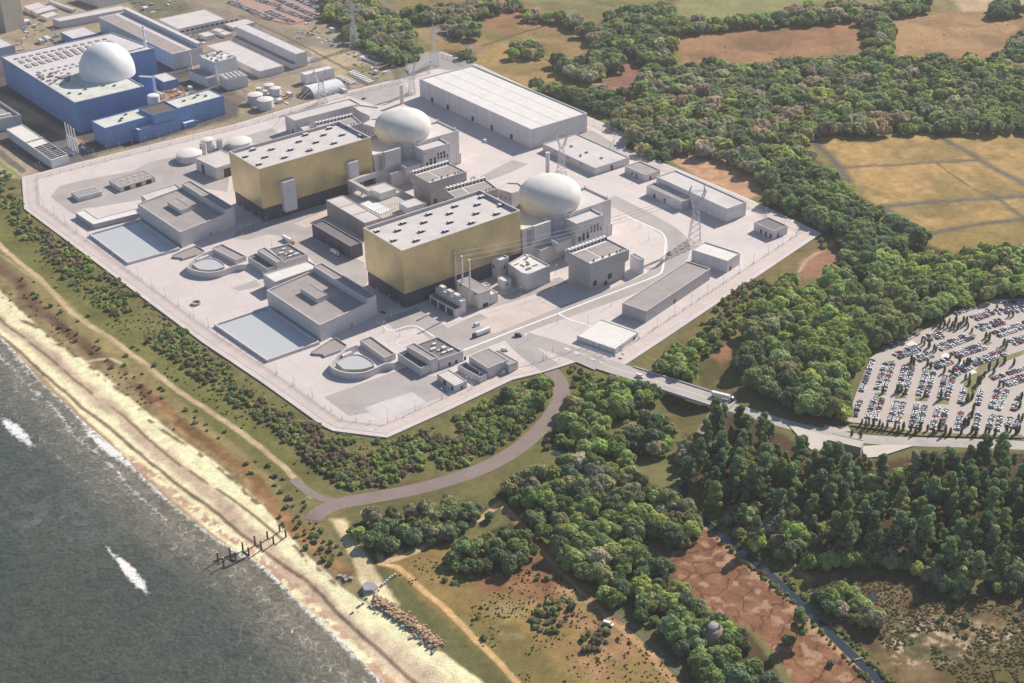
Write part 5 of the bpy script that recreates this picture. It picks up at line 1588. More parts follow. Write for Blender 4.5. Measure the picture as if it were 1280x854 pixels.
qq = [q[2], q[4], q[5], q[0]]
for u, v, sx, sy, sz in ((.2, .8, 5, 1, .5), (.3, .6, 1, 5, .6), (.5, .55, 2.5, 2.5, 1), (.3, .3, 5, 2.5, .6), (.65, .35, 5, 1, .5), (.6, .7, 1, 4, .5)):
    p = lerp2(qq, u, v); MB().box((p[0], p[1], hp - 1), (sx, sy, sz), yaw(qq)).build('roof_unit', 'roof_dark', r)
p = lerp2(qq, .8, .9); MB().tube((p[0], p[1], hp - 1), (p[0], p[1], hp + 2), 1.2, 1.2, 10).build('vent_pipe', 'white', r)
qc = ccw(q)
for s, z in ((3, 4), (9, 8), (6, 11)):
    panel(r, 'window', qc[3] if False else q[2], q[4], s, s + 1, z, z + 1.6, 'dark')

# ------------------------------------------------------------------ tanks
def tank(cx, cy, rpx, top, base, label, group, m='roof_white', flat=False, zc=0):
    rad = rpx * np.linalg.norm(P(cx, cy) - P(cx + 1, cy))
    g_ = P(cx, base); g_ = np.array([g_[0], g_[1] + rad * .97])
    b_ = project(g_[0], g_[1], 0)
    hh = height((cx, top), (cx, b_[1]))
    hh = max(hh, 2)
    r = empty('storage_tank', (g_[0], g_[1], 0), label, 'tank', group)
    MB().lathe(g_, [(rad, -1.2), (rad, hh)], 40).build('tank_wall', 'concrete' if m == 'roof_pale' else 'lgrey', r, smooth=False)
    MB().lathe(g_, [(rad + .3, hh - .1), (rad + .3, hh + .25), (rad * .8, hh + rad * .10), (rad * .45, hh + rad * .17), (.2, hh + rad * .2)] if not flat else [(rad + .2, hh - .1), (rad + .2, hh + .2), (.1, hh + .25)], 40).build('tank_roof', m, r, smooth=False)
    a = random.uniform(3.6, 5)
    MB().tube((g_[0] + (rad + .3) * math.cos(a), g_[1] + (rad + .3) * math.sin(a), -1), (g_[0] + (rad + .3) * math.cos(a), g_[1] + (rad + .3) * math.sin(a), hh), .35, .35, 5).build('ladder', 'steel', r)
    return r


tank(234.3, 190, 15.6, 191, 205.2, 'wide round tank with a domed white roof, left of the slim silos', 'round tanks of the new plant', 'roof_white')
tank(297.5, 176, 14.8, 176, 187.5, 'wide round tank with a domed white roof, right of the slim silos', 'round tanks of the new plant', 'roof_white')
tank(258.9, 175, 7.6, 174, 190.5, 'tall white silo between the two wide round tanks', 'silos of the new plant', 'roof_white')
tank(254.5, 182, 3.8, 179, 193.5, 'narrow dark silo in front of the tall white silo', 'silos of the new plant', 'roof_grey', True)
tank(274.6, 178, 4.2, 175, 187.0, 'narrow dark silo right of the tall white silo', 'silos of the new plant', 'roof_grey', True)
for cx, rp, tp, bs, lab in ((318.4, 9.3, 118, 130.5, 'large white drum tank behind the nearest of the older station'), (330.9, 9.8, 124, 137.8, 'nearest large white drum tank of the older station'),
                            (335.9, 5.9, 106, 113, 'small white drum tank at the back of the older station tanks'), (344, 6.2, 110, 120, 'small white drum tank at the right of the older station tanks'),
                            (323, 3.2, 110, 115, 'tiny drum tank at the left of the older station tanks'), (331, 3.2, 113.5, 119, 'tiny drum tank between the older station tanks')):
    tank(cx, tp, rp, tp, bs, lab, 'drum tanks of the older station', 'roof_white')
# ------------------------------------------------------------------ the older station on the left
G0 = LAND


def wbuild(name, label, F, L, R, B_, group=None, doors=0, **k):
    r, poly, h = pbuild(name, label, 'building', F, L, R, B_, group=group, z0=-2.0, **k)
    return r, poly, h


# blue reactor hall with white dome
h = height((93.3, 128.3), (97.7, 165.9))
pb = [P(*p, h)[:2] for p in ((93.3, 128.3), (180.4, 107.8), (122, 76), (193, 60), (140.3, 40.6), (1.3, 70.7))]
rb = empty('blue_reactor_hall', (*np.mean(pb, axis=0), 0), 'large blue clad hall with pale roof carrying a white dome', 'building')
volume(rb, [tuple(p) for p in pb], h, z0=-2, par=1.0, t=.8, wall='blue', roof='b_roof2', rim='rim')
MB().flat(ccw([P(*p, h)[:2] for p in ((93.3, 126.6), (176, 107), (160, 98), (120, 80), (100, 88), (62, 106))]), h - .85).build('roof_membrane', 'b_roof', rb)
a = yaw([pb[0], pb[1]])
ux = (pb[1] - pb[0]) / np.linalg.norm(pb[1] - pb[0]); vx = (pb[5] - pb[0]) / np.linalg.norm(pb[5] - pb[0])
c1 = lambda x, y: P(x / 7.98, 40 + y / 7.98, h)
for row, (x0, y0, x1, y1, n_, sx, sy) in enumerate(((163, 262, 1045, 66, 13, 4.2, 5), (215, 292, 1100, 95, 13, 4, 11), (280, 335, 980, 150, 11, 4.5, 12), (380, 395, 800, 300, 7, 3, 3), (580, 385, 770, 335, 4, 3, 3))):
    for k in range(n_):
        t = k / (n_ - 1)
        p = c1(x0 + (x1 - x0) * t, y0 + (y1 - y0) * t)
        MB().box((p[0], p[1], h - 1), (sx, sy, .9), a).build('roof_louvre', 'roof_grey', rb)
for k in range(46):
    x = random.uniform(370, 700); y = random.uniform(395, 520)
    if x < 420 and y > 470: continue
    p = c1(x, y); p[2] = h
    s = random.uniform(1, 3)
    MB().box((p[0], p[1], h - 1), (s * random.uniform(.6, 2), s, random.uniform(1.0, 2.6)), a).build('roof_plant', random.choice(['roof_dark', 'roof_pale', 'roof_grey']), rb)
for x, y in ((690, 610), (800, 615), (850, 570), (1030, 535), (1140, 535)):
    p = c1(x, y)
    MB().box((p[0], p[1], h - 1), (3.4, 1.6, 1.8), a).build('roof_plant', 'roof_dark', rb)
cD = P(134.7, 92, h)
cD[1] += 0
MB().lathe((cD[0], cD[1]), [(30.2, h - .9), (30.2, h + 4)] + [(30.2 * math.cos(t * math.pi / 36) if t < 18 else .3, h + 4 + 30.5 * math.sin(t * math.pi / 36)) for t in range(1, 19)], 96).build('dome', 'dome_white', rb, smooth=True)
p0 = P(187, 92); hh = height((184.2, 60), (187, 93))
MB().tube((p0[0], p0[1], -1), (p0[0], p0[1], 58), 1.4, 1.2, 12).build('vent_stack', 'white', rb)
for z in (30, 38, 46, 53): MB().tube((p0[0], p0[1], z), (p0[0], p0[1], z + .6), 2.4, 2.4, 12).build('stack_ring', 'white', rb)
# blue annex in front
r, poly, h = wbuild('blue_annex', 'long blue building with pale roof and raised brown middle, in front of the white dome', (130.8, 160.4), (112.8, 151.6), (283.2, 121.6), (131.6, 184.2), wall='blue', roof='b_roof', rim='blue_rim', par=.8)
mp = [tuple(P(*p, h + 3)[:2]) for p in ((191, 143.6), (223.5, 135.3), (205.5, 126.1), (172.9, 135.3))]
w = annex(r, 'raised_block', mp, h + 3, wall='blue', roof='brown_roof', rim='blue_rim', par=1.2)
f, rr_ = np.array(poly[0]), np.array(poly[1]); u = (rr_ - f) / np.linalg.norm(rr_ - f); n_ = np.array([u[1], -u[0]])
for (p0, p1, pb_, d_) in (((173, 163), (223, 149.5), (173, 178), 9), ((230.6, 155.5), (245.5, 151), (231, 163), 8)):
    s0, _ = onface(f + n_ * d_, rr_ + n_ * d_, *p0); s1, _ = onface(f + n_ * d_, rr_ + n_ * d_, *p1); hz = onface(f + n_ * d_, rr_ + n_ * d_, *p0)[1]
    q = [f + n_ * d_ + u * s0, f + n_ * d_ + u * s1, f - n_ * .1 + u * s1, f - n_ * .1 + u * s0]
    annex(r, 'front_block', [tuple(x) for x in q], max(hz, 5), z0=-2, wall='blue', roof='roof_white', rim='blue_rim', par=.5)
for x, y in ((152, 148), (157, 143), (150, 151), (243, 122), (247, 119), (230, 126), (257, 120)):
    p = P(x, y, h)
    MB().box((p[0], p[1], h - .9), (3.4, 1.6, 1.7), a).build('roof_plant', 'roof_dark', r)
wbuild('blue_block', 'small blue block with pale roof between the domed hall and the vertical white stack', (204.3, 102.8), (191.7, 94), (221.8, 98.2), (204.3, 111.8), wall='blue', roof='b_roof2', rim='blue_rim', par=.4)
wbuild('blue_stair_block', 'narrow tall blue block at the right corner of the domed blue hall', (190, 97.2), (172, 96), (193.5, 95), (193, 122), wall='blue', roof='b_roof2', rim='blue_rim', par=.4, square=False)
wbuild('blue_back_block', 'blue block with pinkish flat roof behind the domed blue hall', (91, 48.5), (76.5, 39.5), (121, 41.5), (91, 58), wall='blue', roof='b_roof2', par=.4)
mb = MB(); p = P(192.5, 128)
r = empty('storage_tank', (p[0], p[1], G0), 'small round white tank between the blue annex and the blue hall', 'tank')
ORIG[r.name] = (p[0], p[1], G0)
MB().lathe(p, [(7, -2), (7, 8), (6, 8.8), (.2, 9.3)], 28).build('tank_wall', 'roof_white', r)
wbuild('white_hut', 'small white hut on the rubble behind the blue annex', (203, 118), (195.5, 113.5), (205.5, 117), (203, 123), wall='white', roof='roof_white', par=.3)
# grey turbine hall
r, poly, h = wbuild('old_turbine_hall', 'long light grey hall with ribbon roof behind the domed blue hall', (215.5, 67.7), (122.8, 21.3), (253.1, 58.9), (216, 86.5), wall='lgrey', roof='roof_pale', par=.5)
MB().prism(subpoly(poly, .86, .995, .01, .99), h - .4, h + 5).build('roof_step', 'lgrey', r)
MB().prism(subpoly(poly, .02, .52, .02, .98), h - .6, h - .2).build('roof_band', 'roof_grey', r)
wbuild('link_block', 'long low grey block with white roof strips behind the blue hall', (75, 26.8), (65, 23.2), (162, 10.3), (75, 35), wall='lgrey', roof='roof_pale', par=.4, square=False)
for F, L, R, B_, lab in (((38, 13), (29, 8), (58, 7.5), (38, 18), 'low flat roofed office left of the grey link block, farthest of three'),
                         ((47, 17), (38, 12.5), (72, 10.5), (47, 21.5), 'low flat roofed office left of the grey link block, middle of three'),
                         ((58, 22.5), (50, 19), (74, 17.5), (58, 26.5), 'low flat roofed office left of the grey link block, nearest of three'),
                         ((91, 12), (60, 1), (95, 11), (91, 15), 'long narrow pale roofed shed behind the grey link block')):
    wbuild('office_block', lab, F, L, R, B_, group='low offices of the older station', wall='lgrey', roof='roof_pale', par=.3, square=False)
r, poly, h = wbuild('grey_workshop', 'wide grey workshop with pale roof and window bands, behind the white plant block', (222.7, 36.3), (197.6, 23.8), (282.2, 23.8), (222.9, 44.5), wall='lgrey', roof='roof_pale', par=.4)
for k in range(12): panel(r, 'window', poly[0], poly[1], 3 + k * 7, 8 + k * 7, h * .35, h * .6, 'dark')
for F, L, R, B_, lab in (((257, 46), (249, 42), (269, 43), (257, 50), 'small pale site cabin in front of the grey workshop, left of three'),
                         ((274, 40), (266, 36.5), (281, 37.5), (274, 44), 'small pale site cabin in front of the grey workshop, back one of three'),
                         ((281, 44), (272.5, 40), (290, 41), (281, 46.8), 'small pale site cabin in front of the grey workshop, right of three')):
    wbuild('site_cabin', lab, F, L, R, B_, group='site cabins', wall='offwhite', roof='roof_pale', par=.2)
wbuild('pale_shed', 'flat pale roofed shed beside the three site cabins', (291, 34.5), (281, 30), (318, 27.5), (291, 38), wall='lgrey', roof='roof_pale', par=.3)
wbuild('far_grey_block', 'tall grey block at the top edge behind the grey turbine hall', (122, -2), (95, -12), (205, -22), (122, 9.5), wall='lgrey', roof='roof_pale', par=.5)
r, poly, h = wbuild('tan_tower', 'massive tan clad block at the top left corner', (0, 0), (-60, -30), (24, -7), (0, 41.3), h=None, square=False, wall='tan_tower', roof='roof_pale', par=1)
wbuild('grey_box', 'plain grey box with pale roof left of the blue hall', (-8, 62), (-40, 44), (18, 56), (-8, 74), wall='lgrey', roof='roof_pale', par=.6)
# white plant block with cluttered roof
r, poly, h = wbuild('white_plant_block', 'white plant block with green and white pipework on its roof', (268.2, 78.2), (248.2, 70), (295.2, 70.7), (268.2, 103), wall='offwhite', roof='roof_white', par=.6)
for k in range(34):
    p = lerp2(poly, random.uniform(.06, .94), random.uniform(.06, .94)); s = random.uniform(.8, 2.2)
    MB().box((p[0], p[1], h - .7), (s, s * random.uniform(.7, 2.5), random.uniform(.8, 2.4)), yaw(poly)).build('roof_plant', random.choice(['white', 'white', 'roof_grey', 'roof_dark']), r)
annex(r, 'lower_wing', quadpoly((259.5, 98.2), (238.8, 87.6), (271, 94.5), height((259.5, 98.2), (261, 108.9))), height((259.5, 98.2), (261, 108.9)), wall='offwhite', roof='roof_grey', par=.4)
hr_ = height((282.7, 99.5), (282.7, 112.6)); qr = quadpoly((282.7, 99.5), (272.6, 93.2), (309.6, 94.5), hr_)
annex(r, 'right_wing', qr, hr_, wall='offwhite', roof='roof_white', par=.7)
for k in range(8):
    MB().prism(subpoly(qr, .08 + k * .1, .14 + k * .1, .1, .9), hr_ - .7, hr_ + .4).build('roof_fin', 'roof_dark' if k % 2 else 'white', r)
for x, y, t_ in ((240, 86, 66.5), (272.5, 110, 83.5)):
    p = P(x, y); hh = height((x - .5, t_), (x, y))
    MB().tube((p[0], p[1], -1), (p[0], p[1], hh), 1.0, .8, 8).build('flue', 'white', r)
# long sheds on the right of the old site
r, poly, h = wbuild('long_shed', 'long low pale shed left of the tall grey ribbed hall', (324.6, 89.4), (258, 57), (354.7, 81.9), (326.5, 100), square=False, h=7.5, wall='lgrey', roof='roof_pale', par=.3)
r2, p2, h2 = wbuild('ribbed_hall', 'tall long light grey ribbed hall with rounded pinkish roof near the pylons', (370, 67.7), (294.7, 33.2), (383.2, 64.4), (368, 84.5), wall='lgrey', roof='b_roof2', par=.2, t=.3, square=False)
annex(r2, 'lean_to', [tuple(np.array(p2[3]) + (np.array(p2[3]) - np.array(p2[2])) * .45), tuple(np.array(p2[0]) + (np.array(p2[0]) - np.array(p2[1])) * .45), tuple(p2[0]), tuple(p2[3])], 5, wall='lgrey', roof='roof_grey', par=.2)
wbuild('white_store', 'white box store with stepped roof beside the barrel roofed tent', (381.3, 93.8), (373.8, 91.3), (420.8, 86.3), (381.3, 104.8), wall='white', roof='roof_white', par=.4)
wbuild('white_cabin', 'little white cabin at the end of the tall ribbed hall', (387, 74), (383.5, 72.5), (399, 71.5), (387, 77.5), wall='white', roof='roof_white', par=.2)
wbuild('white_pavilion', 'flat white pavilion with dark roof light near the lattice pylons', (472, 79), (451.5, 69.5), (486.5, 73.8), (472, 80.5), wall='white', roof='roof_white', par=.3)
r = bpy.data.objects['white_pavilion']
q = [tuple(P(*p, 2.4)[:2]) for p in ((472, 76.5), (476, 75), (465, 69.5), (460, 71))]
MB().prism(ccw(q), 1, 4.2).build('roof_light', 'dark', r)


def tent():
    f, r_, l = P(392.6, 118.9, 3)[:2], P(432, 110, 3)[:2], P(376, 111.2, 3)[:2]
    u, v = r_ - f, l - f
    root = empty('tent', (*(f + (u + v) / 2), G0), 'white barrel roofed tent hall below the white box store', 'tent')
    ORIG[root.name] = (*(f + (u + v) / 2), G0)
    vs, fs = [], []
    n = 14
    for e in (0, 1):
        for k in range(n + 1):
            t = math.pi * k / n
            p = f + u * e + v * (.5 - .5 * math.cos(t))
            vs.append((p[0], p[1], -1 + 10.5 * math.sin(t) ** .8))
    fs = [(k, k + 1, n + 2 + k, n + 1 + k) for k in range(n)]
    MB().add(vs, fs).build('tent_roof', 'white', root)
    MB().add(vs[:n + 1], [tuple(range(n, -1, -1))]).build('end_wall', 'roof_grey', root)
    MB().add(vs[n + 1:], [tuple(range(n + 1))]).build('end_wall', 'roof_grey', root)


tent()
# white sheds at the bottom left
r, poly, h = wbuild('white_shed', 'white shed with sunken plant roof at the left edge', (-14, 151.5), (-60, 120), (25.7, 143.3), (-13, 166), wall='offwhite', roof='roof_grey', par=3.0, square=False)
for k in range(8):
    p = lerp2(poly, .35 + .15 * (k % 4), .15 + .25 * (k // 4)); MB().box((p[0], p[1], h - 3), (4, 3, 1.6), yaw(poly)).build('roof_plant', random.choice(['white', 'roof_dark']), r)
r, poly, h = wbuild('white_long_shed', 'long white shed with roof grilles beside the four white flues', (63.9, 200.4), (7.5, 161.5), (85.2, 193.5), (64.5, 211), wall='offwhite', roof='roof_white', par=.6, square=False)
for k in range(9):
    for m_ in range(2):
        MB().prism(subpoly(poly, .08 + .45 * m_, .47 + .45 * m_, .03 + k * .042, .055 + k * .042), h - .7, h - .1).build('roof_grille', 'dark', r)
MB().prism(subpoly(poly, -.02, 1.01, .54, .56), h - .3, h + .5).build('roof_step', 'tan_deck', r)
for x, tb, t_ in ((83.1, 153.4, 0), (86.7, 155.6, 0), (90, 157.8, 0), (93.7, 160.3, 0)):
    bx, by = x + 3.2, tb + 30
    p = P(bx, by); hh = height((x, tb), (bx, by))
    r = empty('flue', (p[0], p[1], G0), 'tall white flue between the white long shed and the blue hall, %s of the row' % {83.1: 'leftmost', 86.7: 'second', 90: 'third', 93.7: 'rightmost'}[x], 'flue', 'row of four white flues')
    ORIG[r.name] = (p[0], p[1], G0)
    MB().tube((p[0], p[1], -1.5), (p[0], p[1], hh), .75, .65, 10).build('upper_flue', 'white', r)
    MB().tube((p[0], p[1], -1.5), (p[0], p[1], hh * .5), 1.3, 1.2, 10).build('lower_flue', 'offwhite', r)
# loose stores and scrap on the old yards: nobody could count them
def clutter():
    mb = MB()
    for outline, n_ in (([(345, 110), (380, 122), (345, 140), (318, 138), (300, 128)], 45), ([(425, 60), (500, 80), (470, 100), (430, 82)], 40), ([(380, 25), (440, 55), (430, 66), (370, 50)], 40), ([(20, 50), (76, 44), (70, 58), (22, 64)], 30),
                        ([(22, 22), (60, 32), (74, 40), (30, 48)], 30), ([(204, 112), (232, 110), (240, 122), (210, 124)], 30), ([(88, 182), (120, 176), (110, 194), (92, 198)], 22), ([(230, 30), (260, 48), (262, 58), (235, 46)], 25), ([(400, 96), (450, 106), (440, 116), (400, 126)], 25), ([(165, 3), (240, 0), (250, 8), (180, 18)], 20)):
        us, vs_ = [p[0] for p in outline], [p[1] for p in outline]
        for k in range(n_):
            for _ in range(20):
                x, y = random.uniform(min(us), max(us)), random.uniform(min(vs_), max(vs_))
                if inside(np.array([x]), np.array([y]), outline)[0]: break
            p = P(x, y, LAND); z = float(ground(np.array([p[0]]), np.array([p[1]]))[0])
            s = random.choice((.8, 1.2, 1.8, 2.6))
            mb.box((p[0], p[1], z - .2), (s * random.uniform(1, 3), s, random.uniform(.6, 2.4)), random.choice((.72, .72 + 1.57, random.uniform(0, 3))), random.choice((0, 0, 1, 2, 3, 4)))
    tag(mb.build('yard_debris', ['white', 'roof_grey', 'rock', 'roof_dark', 'blue']), 'loose stores, pallets and scrap on the old yards', None, kind='stuff')


clutter()
for x, y, w_, d_, lab in ((60, 50, 16, 6, 'narrow pale shed behind the domed blue hall, left one of two'), (52, 54, 13, 5, 'narrow pale shed behind the domed blue hall, right one of two'), (33, 30, 12, 9, 'white open framed store below the low offices'),
                          (305, 73, 9, 5, 'small pale hut beside the long low shed'), (238, 112, 7, 4, 'small grey hut on the rubble by the blue annex'), (430, 116, 10, 4, 'small white hut at the roadside by the tent'),
                          (408, 119, 8, 4, 'small white hut in front of the tent'), (362, 120, 9, 5, 'small grey store behind the drum tanks'), (350, 128, 7, 6, 'low white store right of the drum tanks'), (182, 12, 9, 6, 'lone white hut behind the grey workshop'),
                          (470, 92, 8, 4, 'small hut below the flat white pavilion'), (415, 40, 8, 5, 'small hut at the car park side of the first pylon')):
    p = P(x, y, LAND); q = ccw([(p[0] + a_ * w_ / 2 * .61 + b_ * d_ / 2 * .79, p[1] - a_ * w_ / 2 * .79 + b_ * d_ / 2 * .61) for a_, b_ in ((-1, -1), (1, -1), (1, 1), (-1, 1))])
    building('small_hut', lab, 'hut', q, random.uniform(2.6, 4.5), 'small huts of the older station', z0=-2, par=.15, t=.2, wall=random.choice(('lgrey', 'offwhite')), roof=random.choice(('roof_pale', 'roof_white', 'roof_grey')))
# security building at the road
wbuild('road_building', 'low brown roofed building by the car park road', (1076.5, 559.6), (1034, 549.6), (1080.3, 550.8), (1076.5, 568), square=False, wall='concrete_dark', roof='tan_deck', par=.3, t=.4)

# ------------------------------------------------------------------ pylons
def lattice(mb, a0, a1, w0, w1, n, r=.16, legs=True):
    """square lattice leg from a0 (width w0) to a1 (width w1)"""
    a0, a1 = np.array(a0, float), np.array(a1, float)
    rings = []
    for k in range(n + 1):
        t = k / n; c = a0 + (a1 - a0) * t; w = (w0 + (w1 - w0) * t) / 2
        rings.append([c + np.array([sx * w, sy * w, 0]) for sx, sy in ((-1, -1), (1, -1), (1, 1), (-1, 1))])
    for k in range(n):
        for j in range(4):
            mb.tube(rings[k][j], rings[k + 1][j], r * 1.3, n=4, cap=False)
            mb.tube(rings[k][j], rings[k + 1][(j + 1) % 4], r, n=4, cap=False)
            mb.tube(rings[k][(j + 1) % 4], rings[k + 1][j], r, n=4, cap=False)
            mb.tube(rings[k + 1][j], rings[k + 1][(j + 1) % 4], r, n=4, cap=False)


def pylon(base, top, label, arms, w, rot=0.0, kind='arm'):
    g = P(*base); hh = height(top, base)
    r = empty('lattice_pylon', (g[0], g[1], -1), label, 'pylon', 'lattice pylons')
    ORIG[r.name] = (g[0], g[1], -1)
    mb = MB()
    if kind == 'arm':
        lattice(mb, (g[0], g[1], -1), (g[0], g[1], hh * .62), w, w * .32, 8)
        lattice(mb, (g[0], g[1], hh * .62), (g[0], g[1], hh), w * .32, .5, 7)
        mb.build('tower', 'steel', r)
        for zf, L in arms:
            am = MB()
            d = np.array([math.cos(rot), math.sin(rot)])
            ww = w * .2
            for s in (-1, 1):
                tip = (g[0] + d[0] * L * s, g[1] + d[1] * L * s, hh * zf + .3)
                for o in (-1, 1):
                    root_ = (g[0] - d[1] * ww * o, g[1] + d[0] * ww * o, hh * zf)
                    am.tube(root_, tip, .2, n=4); am.tube((root_[0], root_[1], hh * zf + 2.2), tip, .18, n=4)
                    for q in (.3, .6):
                        am.tube(tuple(np.array(root_) * (1 - q) + np.array(tip) * q), tuple(np.array((root_[0], root_[1], hh * zf + 2.2)) * (1 - q) + np.array(tip) * q), .14, n=4)
                am.tube((tip[0], tip[1], tip[2]), (tip[0], tip[1], tip[2] - 3.0), .25, n=5)
            am.build('cross_arm', 'steel', r)
    else:
        lattice(mb, (g[0], g[1], -1), (g[0], g[1], hh * .60), w, w * .42, 6)
        d = np.array([math.cos(rot), math.sin(rot)])
        for s in (-1, 1):
            lattice(mb, (g[0] + d[0] * w * .2 * s, g[1] + d[1] * w * .2 * s, hh * .60), (g[0] + d[0] * w * .62 * s, g[1] + d[1] * w * .62 * s, hh * .88), w * .22, w * .16, 4)
            lattice(mb, (g[0] + d[0] * w * .62 * s, g[1] + d[1] * w * .62 * s, hh * .88), (g[0] + d[0] * w * .5 * s, g[1] + d[1] * w * .5 * s, hh), w * .14, .2, 2)
        mb.build('tower', 'steel', r)
        am = MB()
        for zz in (0, 1.4):
            am.tube((g[0] - d[0] * w * .8, g[1] - d[1] * w * .8, hh * .88 + zz), (g[0] + d[0] * w * .8, g[1] + d[1] * w * .8, hh * .88 + zz), .2, n=4)
        for k in range(9):
            s = -.8 + .2 * k
            am.tube((g[0] + d[0] * w * s, g[1] + d[1] * w * s, hh * .88), (g[0] + d[0] * w * (s + .1), g[1] + d[1] * w * (s + .1), hh * .88 + 1.4), .14, n=4)
        am.build('cross_arm', 'steel', r)
    for sx in (-1, 1):
        for sy in (-1, 1):
            MB().box((g[0] + sx * w / 2, g[1] + sy * w / 2, -1.2), (1.4, 1.4, 1.6)).build('footing', 'kerb', r)
    return r, g, hh


pylon((443, 59), (440.3, 1), 'tall grey lattice pylon with several short arms before the dark trees', [(.70, 9), (.80, 11), (.90, 8)], 11, .1)
pylon((543, 83), (539.3, 30.6), 'pale lattice pylon with two long cross arms on the grey pad behind the warehouse', [(.66, 15), (.82, 17)], 12, .05)
_, g3, h3 = pylon((868, 303), (867, 231), 'open headed lattice pylon at the right side of the platform', [], 11, .12, 'delta')
_, g4, h4 = pylon((702, 217), (699, 160), 'open headed lattice pylon behind the nearer dome, before the flat pale hall', [], 9.5, .1, 'delta')
_, g5, h5 = pylon((403, 130), (401, 86), 'open headed lattice pylon before the white tent', [], 11, .12, 'delta')
_, g6, h6 = pylon((515, 117), (515, 76), 'open headed lattice pylon at the left end of the pale warehouse', [], 8, .1, 'delta')
pylon((491, 82), (490, 65), 'small lattice gantry tower beside the flat white pavilion', [(.8, 3)], 4, .1)


def wires(a_pts, b_pts, sag, label):
    for k, (a, b) in enumerate(zip(a_pts, b_pts)):
        mb = MB()
        a, b = np.array(a), np.array(b)
        prev = a
        for i in range(1, 17):
            t = i / 16; p = a + (b - a) * t; p[2] -= 4 * sag * t * (1 - t)
            mb.tube(prev, p, .17, n=4, cap=False); prev = p
        tag(mb.build('power_line', 'wire'), label % ('first', 'second', 'third', 'fourth')[k], 'wire', 'overhead wires')


arm = lambda g, h, w, rot: [(g[0] + math.cos(rot) * w * s, g[1] + math.sin(rot) * w * s, h * .86) for s in (-.8, 0, .8)]
wires(hhs, arm(g3, h3, 11, .12), 5, 'thin wire from the tall poles to the right pylon, %s from the left')
p1 = [(P(x, y)[0], P(x, y)[1], 22) for x, y in ((372, 172), (380, 168), (388, 164))]
wires([(p[0], p[1], 20) for p in (P(356, 160), P(361, 158), P(366, 156))], arm(g5, h5, 11, .12), 3, 'thin pale wire from the flat hall to the pylon before the tent, %s in order')

# ------------------------------------------------------------------ fence and lamp posts round the platform
def along(poly, step, closed=True):
    out = []
    n = len(poly)
    carry = 0.0
    for i in range(n if closed else n - 1):
        a, b = np.array(poly[i]), np.array(poly[(i + 1) % n])
        L = np.linalg.norm(b - a); u = (b - a) / L
        s = carry
        while s < L:
            out.append((a + u * s, u)); s += step
        carry = s - L
    return out


def lamp(x, y, z, hgt, a, label, first=[None]):
    if first[0] is None:
        r = empty('lamp_post', (x, y, z), label, 'lamp post', 'lamp posts of the platform')
        ORIG[r.name] = (0, 0, 0)
        MB().tube((0, 0, 0), (0, 0, 9.0), .16, .10, 6).build('pole', 'steel', r)
        mb = MB().box((.55, 0, 8.9), (1.3, .4, .22)); mb.build('lamp_head', 'white', r)
        MB().box((0, 0, 0), (.6, .6, .5)).build('base', 'kerb', r)
        first[0] = r
        KIDS[r.name] = list(r.children)
    else:
        r = copy_tree(first[0]); r.location = (x, y, z); r['label'] = label
    r.rotation_euler = (0, 0, a)
    return r


edge = inset(PLATW, 15.5)
side = lambda p: ('seaward' if p[0] < -150 and p[1] < 1050 else 'south' if p[1] < 950 else 'eastern' if p[0] > 60 and p[1] < 1250 else 'inland')
SIDE_PX = []
cnt = 0
for p, u in along(edge, 24):
    U_, V_ = project(p[0], p[1], 0)
    if not (-20 < U_ < 1300 and 60 < V_ < 860): continue
    lamp(p[0], p[1], 0, 9, math.atan2(u[0], -u[1]) + math.pi, 'slim grey lamp post by the fence along the %s edge of the platform' % side(p)); cnt += 1
# lamps that stand inside the site
for x, y, where in ((269, 302, 'farther pump house'), (302, 292, 'farther pump house'), (313, 289, 'farther pump house'), (334, 283, 'farther pump house'), (352, 274, 'farther gold hall'), (365, 268, 'farther gold hall'), (260, 222, 'tank office'),
             (490, 400, 'nearer pump house'), (510, 384, 'nearer gold hall'), (542, 382, 'transformer block'), (612, 372, 'busbar house'), (650, 371, 'busbar house'), (669, 361, 'round cornered block'), (691, 371, 'louvred block'), (737, 366, 'louvred block'), (751, 357, 'louvred block'), (769, 350, 'louvred block'),
             (695, 343, 'louvred block'), (857, 262, 'eastern store'), (886, 278, 'eastern store'), (946, 294, 'dark roofed hut'), (573, 158, 'warehouse'), (594, 167, 'warehouse'), (616, 177, 'warehouse'), (534, 140, 'warehouse'), (600, 480, 'stepped building'), (628, 466, 'stepped building'), (590, 486, 'small hut'), (697, 405, 'gatehouse'),
             (735, 405, 'gatehouse'), (764, 382, 'long grey shed'), (790, 230, 'eastern store'), (808, 248, 'eastern store'), (784, 200, 'grey roofed hut'), (774, 275, 'kerbed white path'), (811, 300, 'kerbed white path'), (800, 285, 'kerbed white path'), (480, 415, 'curved basin'), (500, 420, 'curved basin'), (340, 310, 'two level block'),
             (130, 240, 'ribbed shed'), (215, 215, 'round tanks'), (250, 330, 'curved basin'), (330, 352, 'nearer pump house'), (660, 425, 'entrance road'), (679, 451, 'entrance road'), (691, 440, 'entrance road'), (700, 450, 'entrance road'), (755, 443, 'gatehouse'), (735, 437, 'gatehouse')):
    p = P(x, y)
    lamp(p[0], p[1], 0, 9, random.uniform(0, 6.28), 'slim lamp post with a white head standing near the %s' % where)
for k, (x, y) in enumerate(((135, 192), (150, 188), (166, 184), (183, 180.5), (199, 176), (215, 171.5), (233, 166), (249, 160), (118, 196), (47, 214), (51, 212))):
    p = P(x, y)
    lamp(p[0], p[1], -1, 9, 2.5, 'lamp post along the dark verge between the blue annex and the platform')

